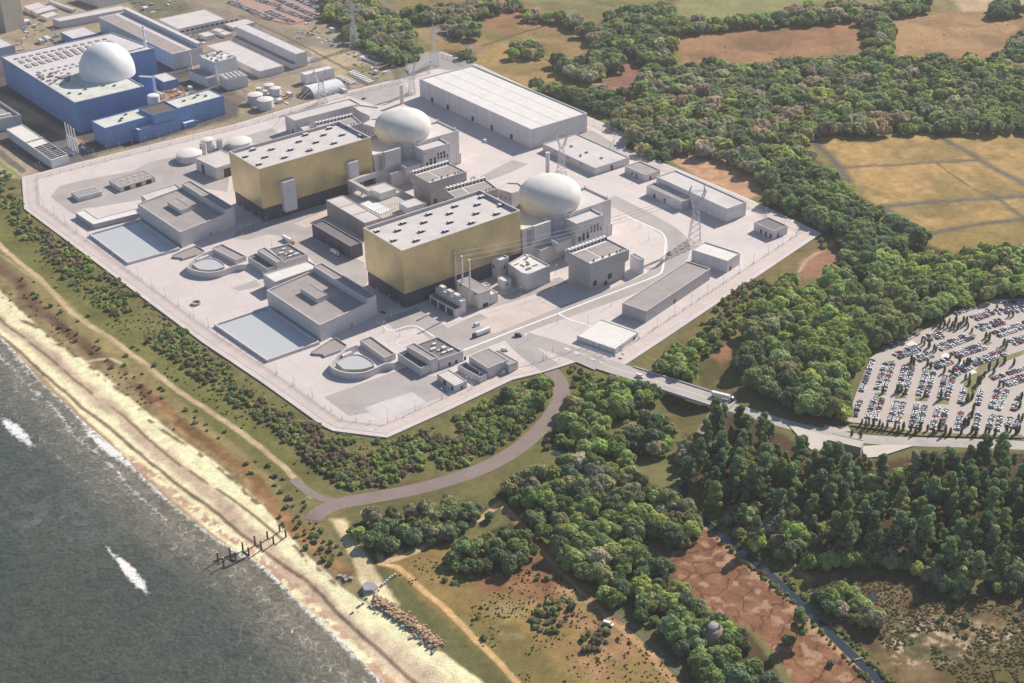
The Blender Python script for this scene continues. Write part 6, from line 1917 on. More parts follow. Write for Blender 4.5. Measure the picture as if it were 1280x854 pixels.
fe = empty('perimeter_fence', (*np.mean(PLATW, axis=0), 0), 'thin grey mesh fence with posts running all round the platform inside the patrol road', 'fence')
fl = inset(PLATW, 14.6)
n = len(fl)
for z in (.5, 1.5, 2.6):
    mb = MB()
    for i in range(n):
        a, b = fl[i], fl[(i + 1) % n]
        mb.tube((*a, z), (*b, z), .07, n=4, cap=False)
    mb.build('rail', 'steel', fe)
pp = along(fl, 21)
pp = [q for q in pp if -10 < project(q[0][0], q[0][1], 0)[0] < 1290]
pp.sort(key=lambda q: q[0][1])
p0 = None
for q, u in pp[:100]:
    if p0 is None:
        p0 = MB().box((q[0], q[1], 0), (.3, .3, 3.0)).build('fence_post', 'steel', fe); base0 = q
    else:
        o = p0.copy(); COL.objects.link(o); o.parent = fe; o.location = (q[0] - base0[0], q[1] - base0[1], 0)
mb = MB()
for q, u in pp[100:]: mb.box((q[0], q[1], 0), (.3, .3, 3.0))
o = mb.build('fence_post', 'steel', fe); o['kind'] = 'stuff'

# ------------------------------------------------------------------ old jetty piles, beach blocks, bunkers
cj = lambda x, y: (240 + x / 7.98, 640 + y / 7.98)
ordn = ['outermost', 'second', 'third', 'fourth', 'fifth', 'innermost']
for row, pts in (('left', [(265, 505), (385, 455), (510, 385), (632, 330), (755, 268), (877, 195)]), ('right', [(320, 555), (440, 500), (570, 435), (693, 380), (815, 318), (938, 250)])):
    for k, q in enumerate(pts):
        p = PG(*cj(*q)); tall = 7.6 if k < 2 else 6.2 if k < 4 else 5.0
        r = empty('jetty_pile', tuple(p), '%s weathered timber pile of the %s row of the old jetty, counted from the sea' % (ordn[k], row), 'pile', 'old jetty piles')
        mb = MB().tube((p[0], p[1], p[2] - 2), (p[0], p[1], p[2] + tall), .62, .55, 10)
        mb.build('shaft', 'timber', r)
        MB().tube((p[0], p[1], p[2] + tall), (p[0], p[1], p[2] + tall + .5), .8, .7, 10).build('cap', 'timber_pale' if k < 3 else 'timber', r)
for (q0, q1), lab in ((((215, 490), (440, 410)), 'half sunk dark timber beam between the outer jetty piles'), (((320, 560), (570, 440)), 'long half sunk timber beam along the right row of jetty piles'),
                      (((380, 465), (450, 500)), 'short cross beam between the second pair of jetty piles'), (((505, 390), (575, 440)), 'short cross beam between the third pair of jetty piles')):
    a, b = P(*cj(*q0), SEA + .5), P(*cj(*q1), SEA + .5)
    tag(MB().tube(a, b, .55, .5, 6).build('jetty_beam', 'timber'), lab, 'beam', 'jetty beams')
ck = lambda x, y: (420 + x / 7.98, 680 + y / 7.98)
for k, (q, s) in enumerate((((590, 318), 1.4), ((562, 335), 1.4), ((538, 352), 1.45), ((512, 376), 1.45), ((488, 396), 1.45), ((464, 414), 1.45), ((400, 490), 1.4), ((404, 516), 1.7), ((450, 532), 1.0), ((308, 545), 1.2), ((272, 596), 1.2), ((234, 620), 1.3), ((168, 686), 1.2), ((425, 465), 1.1))):
    p = PG(*ck(*q))
    mb = MB().box((p[0], p[1], p[2] - .4), (s, s, s * .95 + .4), .6 + .1 * k)
    mb.box((p[0], p[1], p[2] + s * .95), (s * .9, s * .9, .08), .6 + .1 * k, 1)
    o = mb.build('anti_tank_block', ['rock_grey', 'roof_pale'])
    where = ['first', 'second', 'third', 'fourth', 'fifth', 'sixth'][k] + ' in the tight row below the track fork' if k < 6 else 'loose on the sand, number %s towards the sea' % ['', 'one', 'two', 'three', 'four', 'five', 'six', 'seven', 'eight'][k - 5]
    tag(o, 'grey concrete cube ' + where, 'concrete block', 'concrete cubes across the beach')
p = PG(*ck(335, 445))
mb = MB(); mb.lathe((p[0], p[1]), [(5.2, p[2] - 1), (5.2, p[2] + 1.6), (4.6, p[2] + 2.1)], 6)
tag(mb.build('bunker', 'rock_grey'), 'low hexagonal concrete bunker on the sand at the head of the beach', 'bunker')
q = [(40, 325), (85, 335), (100, 365), (150, 350)]
for k, (x, y) in enumerate(q):
    p = PG(*ck(x, y))
    tag(MB().box((p[0], p[1], p[2] - .5), (2.6, 1.8, 1.7), k).build('sea_defence_rock', 'rock_grey'), ['pale boulder, leftmost of four above the beach', 'pale boulder, second of four above the beach', 'pale boulder, third of four above the beach', 'brown boulder, rightmost of four above the beach'][k], 'boulder', 'boulders above the beach')


def revetment():
    axis = curve([PG(*ck(*q))[:2] for q in ((395, 560), (470, 620), (600, 700), (720, 790), (840, 880), (930, 960), (1040, 1050))], 2)
    mb = MB()
    gz = lambda q: float(ground(np.array([q[0]]), np.array([q[1]]))[0])
    for p, u in along(axis, 1.1, False):
        n_ = np.array([-u[1], u[0]])
        for k in range(9):
            o = random.gauss(0, 2.6); q = p + n_ * o + u * random.uniform(-1.5, 1.5)
            s = random.choice((.35, .5, .5, .7, .9, 1.4))
            z = gz(q) + max(0, 1.5 * (1 - (o / 5) ** 2))
            mb.box((q[0], q[1], z - .9), (s * random.uniform(.8, 1.8), s, s * .6 + .9), random.uniform(0, 3), 1 if o < -2.8 and random.random() < .7 else 0)
    axis2 = densify(axis, 3)
    a_, b_ = offsets(axis2, 4.6)
    n = len(axis2); vs, fs = [], []
    for i in range(n):
        for k in range(7):
            t = k / 6; q = a_[i] * (1 - t) + b_[i] * t
            vs.append((q[0], q[1], gz(q) - .15 + 1.45 * math.sin(math.pi * t) * min(1, i / 2, (n - 1 - i) / 2)))
    for i in range(n - 1):
        for k in range(6):
            fs.append((i * 7 + k, i * 7 + k + 7, i * 7 + k + 8, i * 7 + k + 1))
    mb.add(vs, fs, 0)
    o = mb.build('rock_revetment', ['rock', 'rock_grey'])
    tag(o, 'long bank of reddish boulders on the beach beside the grass track', 'rocks', kind='stuff')


revetment()
# round brick ruin and small white tank in the wood
p = PG(890, 800)
r = empty('brick_ruin', tuple(p), 'round crumbling brick mound with a grey top among the trees at the bottom', 'ruin')
MB().lathe((p[0], p[1]), [(8.5, p[2] - 1), (8.2, p[2] + 3.5), (7.0, p[2] + 7), (5.0, p[2] + 9), (3.4, p[2] + 9.6)], 22).build('wall', 'brick', r)
MB().lathe((p[0], p[1]), [(3.3, p[2] + 9.4), (3.0, p[2] + 11), (1.4, p[2] + 11.8)], 14).build('cap', 'rock_grey', r)
p = PG(826.5, 722)
r = empty('water_tank', tuple(p), 'small white round tank at the edge of the wood by the red field', 'tank')
MB().lathe((p[0], p[1]), [(2.6, p[2] - 1), (2.6, p[2] + 3.6), (2.2, p[2] + 4), (.2, p[2] + 4.3)], 16).build('tank_wall', 'white', r)
for k, (x, y) in enumerate(((1034.5, 700), (1039.5, 702))):
    p = PG(x, y)
    tag(MB().tube((p[0], p[1], p[2] - 1), (p[0], p[1], p[2] + 11), .5, .45, 8).build('marsh_post', 'timber_pale'), ['left', 'right'][k] + ' one of two pale posts beside the ditch', 'post', 'posts beside the ditch')
p, q = PG(1065, 826), PG(1077, 823)
a_, b_ = P(1062, 827, LAND + .6), P(1078, 822.5, LAND + .6)
tag(MB().tube(a_, b_, .5, .5, 6).build('footbridge', 'timber_pale'), 'narrow pale plank footbridge over the ditch', 'footbridge')
# ------------------------------------------------------------------ trees, scrub
def crown(seed, kind, nleaf, size):
    """leaf sprays over the surface of many small clumps; unit radius. Returns verts (n,4,3) and a light variation per spray"""
    g = np.random.default_rng(seed)
    if kind == 'pine':
        nl = 19
        ang = g.uniform(0, 6.28, nl); rr = np.sqrt(g.uniform(.05, 1, nl)) * .62; zz = np.linspace(1.15, 3.55, nl) + g.uniform(-.1, .1, nl)
        rr *= np.clip(1.25 - (zz - 1.3) / 2.2, .12, 1)
        c = np.stack([rr * np.cos(ang), rr * np.sin(ang), zz], 1); lr = g.uniform(.24, .42, nl); sq = .6
    elif kind == 'cone':
        nl = 12
        zz = np.linspace(.15, 2.7, nl); rr = .40 * (1 - ((zz - 1.1) / 1.9) ** 2).clip(0.05)
        ang = g.uniform(0, 6.28, nl)
        c = np.stack([rr * .35 * np.cos(ang), rr * .35 * np.sin(ang), zz], 1); lr = rr * 1.12 + .07; sq = 1.2
    elif kind == 'shrub':
        nl = 9
        ang = g.uniform(0, 6.28, nl); rr = np.sqrt(g.uniform(0, 1, nl)) * .65
        c = np.stack([rr * np.cos(ang), rr * np.sin(ang), g.uniform(.2, .75, nl)], 1); lr = g.uniform(.28, .48, nl); sq = .95
    else:
        nl = 20
        d = g.normal(size=(nl, 3)); d[:, 2] = np.abs(d[:, 2]) * .9 + .05; d /= np.linalg.norm(d, axis=1)[:, None]
        c = d * g.uniform(.45, .78, (nl, 1)) * np.array([1, 1, .95]) + np.array([0, 0, .62]); lr = g.uniform(.26, .46, nl); sq = .9
    k = g.integers(0, nl, nleaf)
    d = g.normal(size=(nleaf, 3)); d[:, 2] += .35; d /= np.linalg.norm(d, axis=1)[:, None]
    ctr = c.mean(0)
    out = c[k] - ctr; out /= np.linalg.norm(out, axis=1)[:, None] + .2
    d = d + out * .55; d /= np.linalg.norm(d, axis=1)[:, None]
    pos = c[k] + d * lr[k][:, None] * np.array([1, 1, sq]) * g.uniform(.82, 1.08, (nleaf, 1))
    pos[:, 2] = np.maximum(pos[:, 2], .03)
    nrm = d + g.normal(size=(nleaf, 3)) * .30; nrm /= np.linalg.norm(nrm, axis=1)[:, None]
    a = np.cross(nrm, g.normal(size=(nleaf, 3))); a /= np.linalg.norm(a, axis=1)[:, None]
    b = np.cross(nrm, a)
    s = size * g.uniform(.65, 1.3, (nleaf, 1))
    quad = np.stack([pos - a * s - b * s * .7, pos + a * s - b * s * .7 + nrm * s * .25, pos + a * s + b * s * .7, pos - a * s + b * s * .7 - nrm * s * .2], 1)
    shade = .80 + .28 * g.uniform(0, 1, nl)[k] + .22 * (g.uniform(0, 1, nleaf) - .5)
    # a rough inner body so that nothing shines straight through
    core = []
    for j in range(nl):
        for t in range(6):
            for q in range(3):
                f = lambda th, ph: c[j] + np.array([math.sin(ph) * math.cos(th), math.sin(ph) * math.sin(th), math.cos(ph) * sq]) * lr[j] * .62
                t0, t1 = t * math.pi / 3, (t + 1) * math.pi / 3; p0, p1 = q * math.pi / 3, (q + 1) * math.pi / 3
                core.append([f(t0, p1), f(t1, p1), f(t1, p0), f(t0, p0)])
    core = np.array(core); core[:, :, 2] = np.maximum(core[:, :, 2], .02)
    return np.concatenate([quad, core]), np.concatenate([shade, np.full(len(core), .8)])


def quads_mesh(name, V, tint, m):
    n = len(V)
    me = bpy.data.meshes.new(name)
    me.vertices.add(n * 4); me.vertices.foreach_set('co', V.astype(np.float32).reshape(-1))
    me.loops.add(n * 4); me.loops.foreach_set('vertex_index', np.arange(n * 4, dtype=np.int32))
    me.polygons.add(n); me.polygons.foreach_set('loop_start', np.arange(0, n * 4, 4, dtype=np.int32)); me.polygons.foreach_set('loop_total', np.full(n, 4, np.int32))
    me.update(calc_edges=True)
    a = me.color_attributes.new('tint', 'FLOAT_COLOR', 'POINT')
    if tint.ndim == 1: tint = np.repeat(tint[:, None], 3, 1)
    t = np.repeat(np.concatenate([tint, np.ones((n, 1))], 1), 4, 0)
    a.data.foreach_set('color', t.astype(np.float32).reshape(-1))
    me.materials.append(m)
    return me


PAL = {
    'bright': [(.34, .42, .15), (.30, .39, .15), (.38, .43, .165)],
    'mid': [(.26, .33, .155), (.235, .305, .145), (.29, .34, .165)],
    'dark': [(.175, .235, .135), (.195, .255, .145), (.165, .22, .135)],
    'pine': [(.20, .275, .15), (.225, .295, .155), (.18, .245, .135)],
    'grey': [(.38, .355, .285), (.42, .38, .31), (.33, .325, .25)],
    'brown': [(.30, .235, .18), (.265, .215, .165)],
    'olive': [(.30, .31, .175), (.33, .325, .18)],
    'rosy': [(.46, .36, .31), (.42, .33, .27)],
}
MIX = {  # share of each colour by stand
    'broad': [('mid', .34), ('dark', .24), ('grey', .18), ('bright', .10), ('olive', .08), ('rosy', .06)],
    'dark': [('dark', .5), ('mid', .36), ('grey', .08), ('bright', .06)],
    'light': [('bright', .52), ('mid', .33), ('dark', .08), ('olive', .07)],
    'pine': [('pine', .66), ('mid', .18), ('bright', .10), ('grey', .06)],
    'mixed': [('mid', .34), ('bright', .30), ('dark', .20), ('grey', .07), ('olive', .09)],
    'shrub': [('mid', .30), ('bright', .24), ('brown', .22), ('olive', .24)],
    'heath': [('brown', .36), ('mid', .28), ('olive', .22), ('dark', .14)],
}
SHADEWORD = {'bright': 'bright green', 'mid': 'mid green', 'dark': 'dark green', 'pine': 'deep green', 'grey': 'grey', 'brown': 'brownish', 'olive': 'olive', 'rosy': 'pinkish'}

pts = []   # x, y, z, radius, form, colour name, rgb, phrase
roadclear = [[P(*p, LAND)[:2] for p in q] for q in ([(398, 641), (420, 628), (470, 620), (530, 608), (590, 591), (640, 566), (675, 537), (697, 508), (703, 488), (698, 472), (688, 462)],
                                                     [(690, 440), (760, 460), (846, 478), (900, 503), (985, 530), (1080, 548), (1145, 551), (1300, 556)])]
ditchline = [P(*p, LAND)[:2] for p in DITCH]
pathline = [P(*p, LAND)[:2] for p in [(-20, 290), (45, 345), (90, 392), (150, 432), (225, 490), (290, 532), (330, 562), (372, 600), (392, 622)]]
trk = [P(*p, LAND)[:2] for p in [(625, 628), (650, 656), (682, 694), (720, 730), (762, 772), (800, 806), (862, 868)]]
LOTP = [tuple(p) for p in LOTW]
g = np.random.default_rng(5)
for nm, outline, kind, spc, rad, ph in ZONES:
    lift = {'broad': 6, 'dark': 6, 'light': 6, 'pine': 12, 'mixed': 5, 'shrub': 1, 'heath': .5}[kind]
    poly = [P(*p, LAND + lift)[:2] for p in outline]
    x0, y0 = np.min(poly, 0); x1, y1 = np.max(poly, 0)
    nx, ny = int((x1 - x0) / spc) + 2, int((y1 - y0) / spc) + 2
    I, J = np.meshgrid(np.arange(nx), np.arange(ny))
    X = x0 + (I + .5 * (J % 2)) * spc + g.uniform(-.42, .42, I.shape) * spc
    Y = y0 + J * spc * .9 + g.uniform(-.42, .42, I.shape) * spc
    X, Y = X.ravel(), Y.ravel()
    ok = inside(X, Y, poly)
    gap = {'shrub': .40, 'heath': .46, 'mixed': .27, 'pine': .30, 'light': .26}.get(kind, .2)
    ok &= fbm(X, Y, .045, 3, 300) > gap
    ok &= ~inside(X, Y, [tuple(p) for p in PLATW])
    ok &= ~inside(X, Y, LOTP)
    for rl in roadclear:
        ok &= seg_dist(X, Y, rl)[0] > 9
    ok &= seg_dist(X, Y, ditchline)[0] > 6
    ok &= ~inside(*project(X, Y, np.full(X.shape, LAND)), SAND)
    ok &= seg_dist(X, Y, pathline)[0] > 3.5
    if kind != 'heath': ok &= seg_dist(X, Y, trk)[0] > 5
    a_ = (X - BR_C[0]) * BR_U[0] + (Y - BR_C[1]) * BR_U[1]; b_ = (X - BR_C[0]) * BR_N[0] + (Y - BR_C[1]) * BR_N[1]
    ok &= ~((np.abs(a_) < 17) & (np.abs(b_) < 42))
    X, Y = X[ok], Y[ok]
    if not len(X): continue
    Zg = ground(X, Y)
    U_, V_ = project(X, Y, Zg)
    ok = (U_ > -40) & (U_ < 1320) & (V_ > -25) & (V_ < 885)
    X, Y, Zg = X[ok], Y[ok], Zg[ok]
    names = [k for k, _ in MIX[kind]]; pr = np.array([v for _, v in MIX[kind]]); pr /= pr.sum()
    # neighbours tend to be alike
    fld = fbm(X, Y, .02, 3, 330)
    for x, y, z, f in zip(X, Y, Zg, fld):
        if g.uniform() < .55:
            c = names[int(np.searchsorted(np.cumsum(pr), np.clip((f - .25) / .5, 0, .999)))]
        else:
            c = names[g.choice(len(names), p=pr)]
        r = rad * (g.uniform(.5, .8) if g.uniform() < .3 else g.uniform(.75, 1.32))
        form = 'pine' if c == 'pine' or (kind == 'pine' and g.uniform() < .25) else 'shrub' if kind in ('shrub', 'heath') else 'broad'
        base = np.array(PAL[c][g.integers(len(PAL[c]))]) * 1.12
        rgb = tuple(np.clip(np.array(base) * g.uniform(.68, 1.28) * np.array([g.uniform(.92, 1.1), 1, g.uniform(.85, 1.12)]), .02, .6))
        pts.append((x, y, z, r, form, c, rgb, ph))
# reeds and bushes along the ditch banks
for a, u_ in [(p, u) for p, u in (lambda pl: [(np.array(pl[i]) + (np.array(pl[i + 1]) - np.array(pl[i])) * t, (np.array(pl[i + 1]) - np.array(pl[i])) / np.linalg.norm(np.array(pl[i + 1]) - np.array(pl[i]))) for i in range(len(pl) - 1) for t in np.arange(0, 1, .045)])(ditchline)]:
    for sg in (-1, 1):
        if g.uniform() < .45: continue
        q = a + np.array([-u_[1], u_[0]]) * sg * g.uniform(3.4, 6.5)
        c = ('olive', 'mid', 'brown', 'bright')[g.integers(4)]
        pts.append((q[0], q[1], float(ground(q[0:1], q[1:2])[0]), g.uniform(.7, 1.7), 'shrub', c, PAL[c][0], 'on the ditch bank'))
# a few trees the eye can pick out
for px, py, r, form, c, ph in ((995, 800, 6.5, 'pine', 'mid', 'standing alone on the red field by the ditch'), (985, 806, 4, 'broad', 'mid', 'at the foot of the lone pine on the red field'),
                               (855, 448, 6, 'broad', 'bright', 'beside the bridge road'), (1040, 830, 3, 'shrub', 'grey', 'beside the plank footbridge'), (905, 415, 5, 'broad', 'bright', 'on the east verge below the long shed'),
                               (892, 410, 5.5, 'broad', 'dark', 'on the east verge below the long shed'), (722, 545, 7.5, 'broad', 'bright', 'inside the bend of the access road'), (770, 515, 8, 'broad', 'bright', 'inside the bend of the access road')):
    p = PG(px, py)
    pts.append((p[0], p[1], p[2], r, form, c, PAL[c][0], ph))

PROTO = {}
for form, n_, nleaf, size in (('broad', 6, 1500, .105), ('pine', 5, 1100, .11), ('shrub', 5, 460, .15), ('cone', 3, 460, .095)):
    PROTO[form] = [quads_mesh('crown', *crown(100 + k * 7 + len(form), form, nleaf, size), M['leaf']) for k in range(n_)]
LOW = {}
for form, near_n, s1, far_n, s2 in (('broad', 560, .165, 260, .235), ('pine', 460, .165, 240, .23), ('shrub', 150, .25, 100, .30)):
    LOW[form] = ([crown(500 + k, form, near_n, s1) for k in range(6)], [crown(600 + k, form, far_n, s2) for k in range(6)])


def trunk_mesh(form):
    mb = MB()
    if form == 'pine':
        mb.tube((0, 0, -.3), (.04, 0, 3.0), .055, .02, 7)
        for k in range(7):
            a = k * 2.4; z = 1.25 + k * .25
            mb.tube((0, 0, z), (.5 * math.cos(a), .5 * math.sin(a), z + .22), .02, .008, 5)
    elif form == 'shrub':
        for k in range(4): mb.tube((0, 0, -.2), (.25 * math.cos(k * 1.6), .25 * math.sin(k * 1.6), .5), .05, .03, 5)
    elif form == 'cone':
        mb.tube((0, 0, -.2), (0, 0, 1.2), .06, .03, 6)
    else:
        mb.tube((0, 0, -.5), (0, 0, .5), .075, .055, 7)
        for k in range(5):
            a = k * 1.26
            mb.tube((0, 0, .35), (.4 * math.cos(a), .4 * math.sin(a), .85), .035, .015, 5)
    o = mb.build('trunk', 'bark')
    me = o.data
    bpy.data.objects.remove(o)
    return me


TRUNK = {f: trunk_mesh(f) for f in ('broad', 'pine', 'shrub', 'cone')}
NAMES = {'broad': ('broadleaf_tree', 'tree'), 'pine': ('pine_tree', 'pine'), 'shrub': ('shrub', 'shrub'), 'cone': ('columnar_conifer', 'conifer')}


def plant(x, y, z, r, form, rgb, label, group):
    nm, cat = NAMES[form]
    e = bpy.data.objects.new(nm, None); COL.objects.link(e)
    e.location = (x, y, z); e.scale = (r, r, r * random.uniform(.88, 1.15)); e.rotation_euler = (0, 0, random.uniform(0, 6.28))
    tag(e, label, cat, group)
    c = bpy.data.objects.new('crown', random.choice(PROTO[form])); COL.objects.link(c); c.parent = e; c.color = (*rgb, 1)
    t = bpy.data.objects.new('trunk', TRUNK[form]); COL.objects.link(t); t.parent = e
    return e


def screen_size(q):
    U_, V_ = project(q[0], q[1], q[2] + q[3])
    if not (-6 < U_ < 1286 and -6 < V_ < 860): return 0
    return q[3] / math.sqrt(q[0] ** 2 + q[1] ** 2 + (CAM_H - q[2]) ** 2)


SIZEW = lambda r, form: ('small' if r < {'shrub': 1.9, 'pine': 4.6}.get(form, 4.6) else 'large' if r > {'shrub': 2.6, 'pine': 5.6}.get(form, 5.9) else 'middling')
KINDW = {'broad': 'broadleaf tree', 'pine': 'tall pine', 'shrub': 'round shrub'}
rest = []
for form, lim in (('broad', 300), ('pine', 290), ('shrub', 300)):
    q = sorted([p for p in pts if p[4] == form], key=screen_size, reverse=True)
    for p in q[:lim]:
        lab = '%s %s %s %s' % (SIZEW(p[3], form), SHADEWORD[p[5]], KINDW[form], p[7])
        plant(*p[:4], form, p[6], lab, '%ss %s' % (KINDW[form], p[7]))
    rest.append((form, q[lim:]))
for form, q in rest:
    Vs, Ts = [], []
    for p in q:
        dist = math.hypot(p[0], p[1])
        V, S = LOW[form][0 if dist < 1050 else 1][random.randrange(6)]
        a = random.uniform(0, 6.28); ca, sa = math.cos(a), math.sin(a)
        R2 = np.array([[ca, sa, 0], [-sa, ca, 0], [0, 0, random.uniform(.88, 1.15)]])
        Vs.append((V @ R2) * p[3] + np.array(p[:3])); Ts.append(S[:, None] * np.array(p[6])[None, :])
    if not Vs: continue
    nm, lab = {'broad': ('woodland', 'masses of broadleaf woodland beyond and around the power station'), 'pine': ('pine_woodland', 'mass of pine wood south of the road'), 'shrub': ('scrub_vegetation', 'scattered scrub on the heath and slopes')}[form]
    me = quads_mesh(nm, np.concatenate(Vs), np.concatenate(Ts), M['leaf'])
    o = bpy.data.objects.new(nm, me); COL.objects.link(o)
    tag(o, lab, None, kind='stuff')
print('plants', len(pts), [(f, len(q)) for f, q in rest])


def tufts():
    """low grass and heather tussocks: too many to count"""
    Vs, Ts = [], []
    g = np.random.default_rng(9)
    V, S = crown(900, 'shrub', 40, .4)
    V = V[:40]; S = S[:40]
    for outline, n_, r0, cols in (([(480, 705), (560, 690), (690, 695), (800, 800), (862, 860), (660, 860), (590, 800)], 800, .55, ((.26, .17, .11), (.19, .19, .10), (.27, .19, .12))),
                                  ([(1000, 735), (1110, 715), (1200, 745), (1290, 745), (1290, 860), (1130, 860), (1060, 800)], 2600, .65, ((.20, .17, .12), (.17, .17, .10), (.42, .37, .31), (.32, .28, .22))),
                                  ([(20, 352), (110, 432), (190, 500), (300, 620), (400, 710), (430, 740), (410, 742), (330, 672), (240, 592), (120, 482), (0, 368)], 1300, .9, ((.34, .26, .17), (.28, .23, .14), (.40, .30, .19))),
                                  ([(30, 265), (253, 432), (402, 536), (484, 550), (400, 600), (300, 540), (150, 420), (10, 300)], 2000, .8, ((.22, .215, .12), (.19, .205, .10), (.24, .19, .12))),
                                  ([(850, 60), (1000, 50), (1270, 20), (1280, 60), (1100, 66), (960, 78), (856, 78)], 30, .8, ((.28, .21, .15), (.24, .19, .13)))):
        pl = [P(*p, LAND)[:2] for p in outline]
        a, b = np.min(pl, 0), np.max(pl, 0)
        X = g.uniform(a[0], b[0], n_ * 3); Y = g.uniform(a[1], b[1], n_ * 3)
        ok = inside(X, Y, pl) & (fbm(X, Y, .06, 3, 400) > .46) & ~inside(X, Y, [tuple(p) for p in PLATW]) & (seg_dist(X, Y, ditchline)[0] > 6) & (seg_dist(X, Y, pathline)[0] > 3) & ~inside(*project(X, Y, np.full(X.shape, LAND)), SAND)
        X, Y = X[ok][:n_], Y[ok][:n_]; Z = ground(X, Y)
        for x, y, z in zip(X, Y, Z):
            r = r0 * g.uniform(.5, 1.4)
            Vs.append(V * np.array([r, r, r * .75]) + np.array([x, y, z])); Ts.append(S[:, None] * np.array(cols[g.integers(len(cols))])[None, :])
    o = bpy.data.objects.new('undergrowth', quads_mesh('undergrowth', np.concatenate(Vs), np.concatenate(Ts), M['leaf'])); COL.objects.link(o)
    tag(o, 'low tussocks and heather on the heath, marsh and dune', None, kind='stuff')


tufts()

# columnar conifers of the car park
cc = []
c12 = lambda x, y: (1120 + x / 7.98, 370 + y / 7.98)
c16 = lambda x, y: (1060 + x / 7.98, 470 + y / 7.98)
c17 = lambda x, y: (1160 + x / 10.67, 470 + y / 10.67)
cc += [(*c12(*q), 'in the upper car park') for q in ((255, 470), (280, 490), (328, 515), (378, 540), (395, 555), (540, 620), (630, 670), (672, 690), (705, 695), (730, 690), (150, 670), (175, 690), (312, 695), (342, 720), (480, 765), (568, 775), (690, 835), (733, 815),
                                                                  (880, 810), (925, 745), (975, 770), (1005, 700), (1080, 670), (1172, 690), (895, 420), (925, 440), (1075, 490), (1098, 515), (1002, 128), (1125, 210), (1165, 205), (715, 325), (755, 360), (700, 285), (670, 270))]
cc += [(*c12(x, y), 'in the clump by the wood') for x, y in ((420, 270), (450, 290), (480, 310), (510, 320), (545, 330), (580, 325), (615, 330), (640, 300), (470, 250), (530, 270), (590, 280), (400, 300), (435, 320), (560, 300))]
cc += [(*c16(*q), 'on the near hedge strip') for q in ((135, 485), (172, 520), (205, 490), (250, 500), (310, 505), (340, 520), (388, 520), (465, 525), (500, 545), (548, 540), (625, 550), (670, 570), (715, 545), (790, 545), (850, 565), (905, 540), (965, 580), (1015, 580), (1125, 580), (1240, 560), (1270, 570))]
cc += [(*c16(*q), 'on a grass island') for q in ((345, 175), (490, 165), (530, 160), (568, 180), (765, 205), (920, 235), (968, 215), (1190, 260), (1235, 230), (1230, 420), (1160, 490), (1195, 480))]
cc += [(*c16(*q), 'beside the brown roofed building') for q in ((35, 600), (125, 615))]
cc += [(*c17(*q), 'on the hedge strip at the right end') for q in ((230, 770), (295, 775), (440, 775), (580, 750), (640, 785), (765, 760), (810, 780), (890, 790), (1040, 770), (1100, 745), (1170, 770), (1210, 750))]
cc += [(*c17(*q), 'on the green strip by the crossing') for q in ((545, 125), (630, 170), (520, 340), (585, 310), (580, 550), (470, 640), (535, 650), (600, 470), (945, 150), (1000, 150), (1245, 300), (1220, 420), (1250, 600), (1200, 590), (660, 110), (690, 100))]
for x, y, ph in cc:
    p = P(x, y, LOTZ)
    s = random.uniform(.7, 1.15) * 2.2
    plant(p[0], p[1], LOTZ, s, 'cone', (.13, .155, .105) if random.random() < .75 else (.22, .23, .17), ('slim' if s < 2.1 else 'stout') + ' dark columnar conifer of the car park, ' + ph, 'columnar conifers ' + ph)

# ------------------------------------------------------------------ vehicles
def car_arrays():
    """one closed hatchback; returns verts, faces, material slot"""
    mb = MB()
    prof = [(-2.15, .35), (-2.2, .75), (-1.95, .92), (2.05, .90), (2.2, .68), (2.15, .35)]
    w = .88
    n = len(prof)
    vs = [(x, -w, z) for x, z in prof] + [(x, w, z) for x, z in prof]
    fs = [(i, (i + 1) % n, n + (i + 1) % n, n + i) for i in range(n)] + [tuple(range(n - 1, -1, -1)), tuple(range(n, 2 * n))]
    mb.add(vs, fs, 0)
    cab = [(-1.85, .9, .84), (-1.55, 1.42, .66), (.35, 1.46, .66), (1.15, .9, .84)]
    vs = [(x, -y, z) for x, z, y in cab] + [(x, y, z) for x, z, y in cab]
    mb.add(vs, [(0, 1, 5, 4), (2, 3, 7, 6), (3, 2, 1, 0), (4, 5, 6, 7)], 1)
    mb.add([vs[1], vs[2], vs[6], vs[5]], [(0, 1, 2, 3)], 0)
    for x in (-1.35, 1.35):
        for s in (-1, 1):
            mb.tube((x, s * .72, .33), (x, s * .93, .33), .33, .33, 8, 2)
    return mb


CARMB = car_arrays()
me = bpy.data.meshes.new('car')
me.from_pydata(CARMB.v, [], CARMB.f)
a = me.color_attributes.new('tint', 'FLOAT_COLOR', 'POINT'); a.data.foreach_set('color', np.ones(len(CARMB.v) * 4, np.float32))
for m_ in ('car', 'glass', 'tyre'): me.materials.append(M[m_])
me.polygons.foreach_set('material_index', CARMB.m); me.update()
CARME = me
CARCOL = [('white', (.74, .74, .75), .42), ('silver', (.42, .43, .45), .22), ('grey', (.16, .165, .18), .13), ('black', (.03, .03, .035), .08), ('red', (.42, .07, .06), .055), ('dark blue', (.07, .10, .20), .04), ('yellow', (.65, .45, .03), .006), ('pale green', (.25, .32, .25), .005)]
CP = np.array([c[2] for c in CARCOL]); CP /= CP.sum()
cars = []
gc = np.random.default_rng(21)


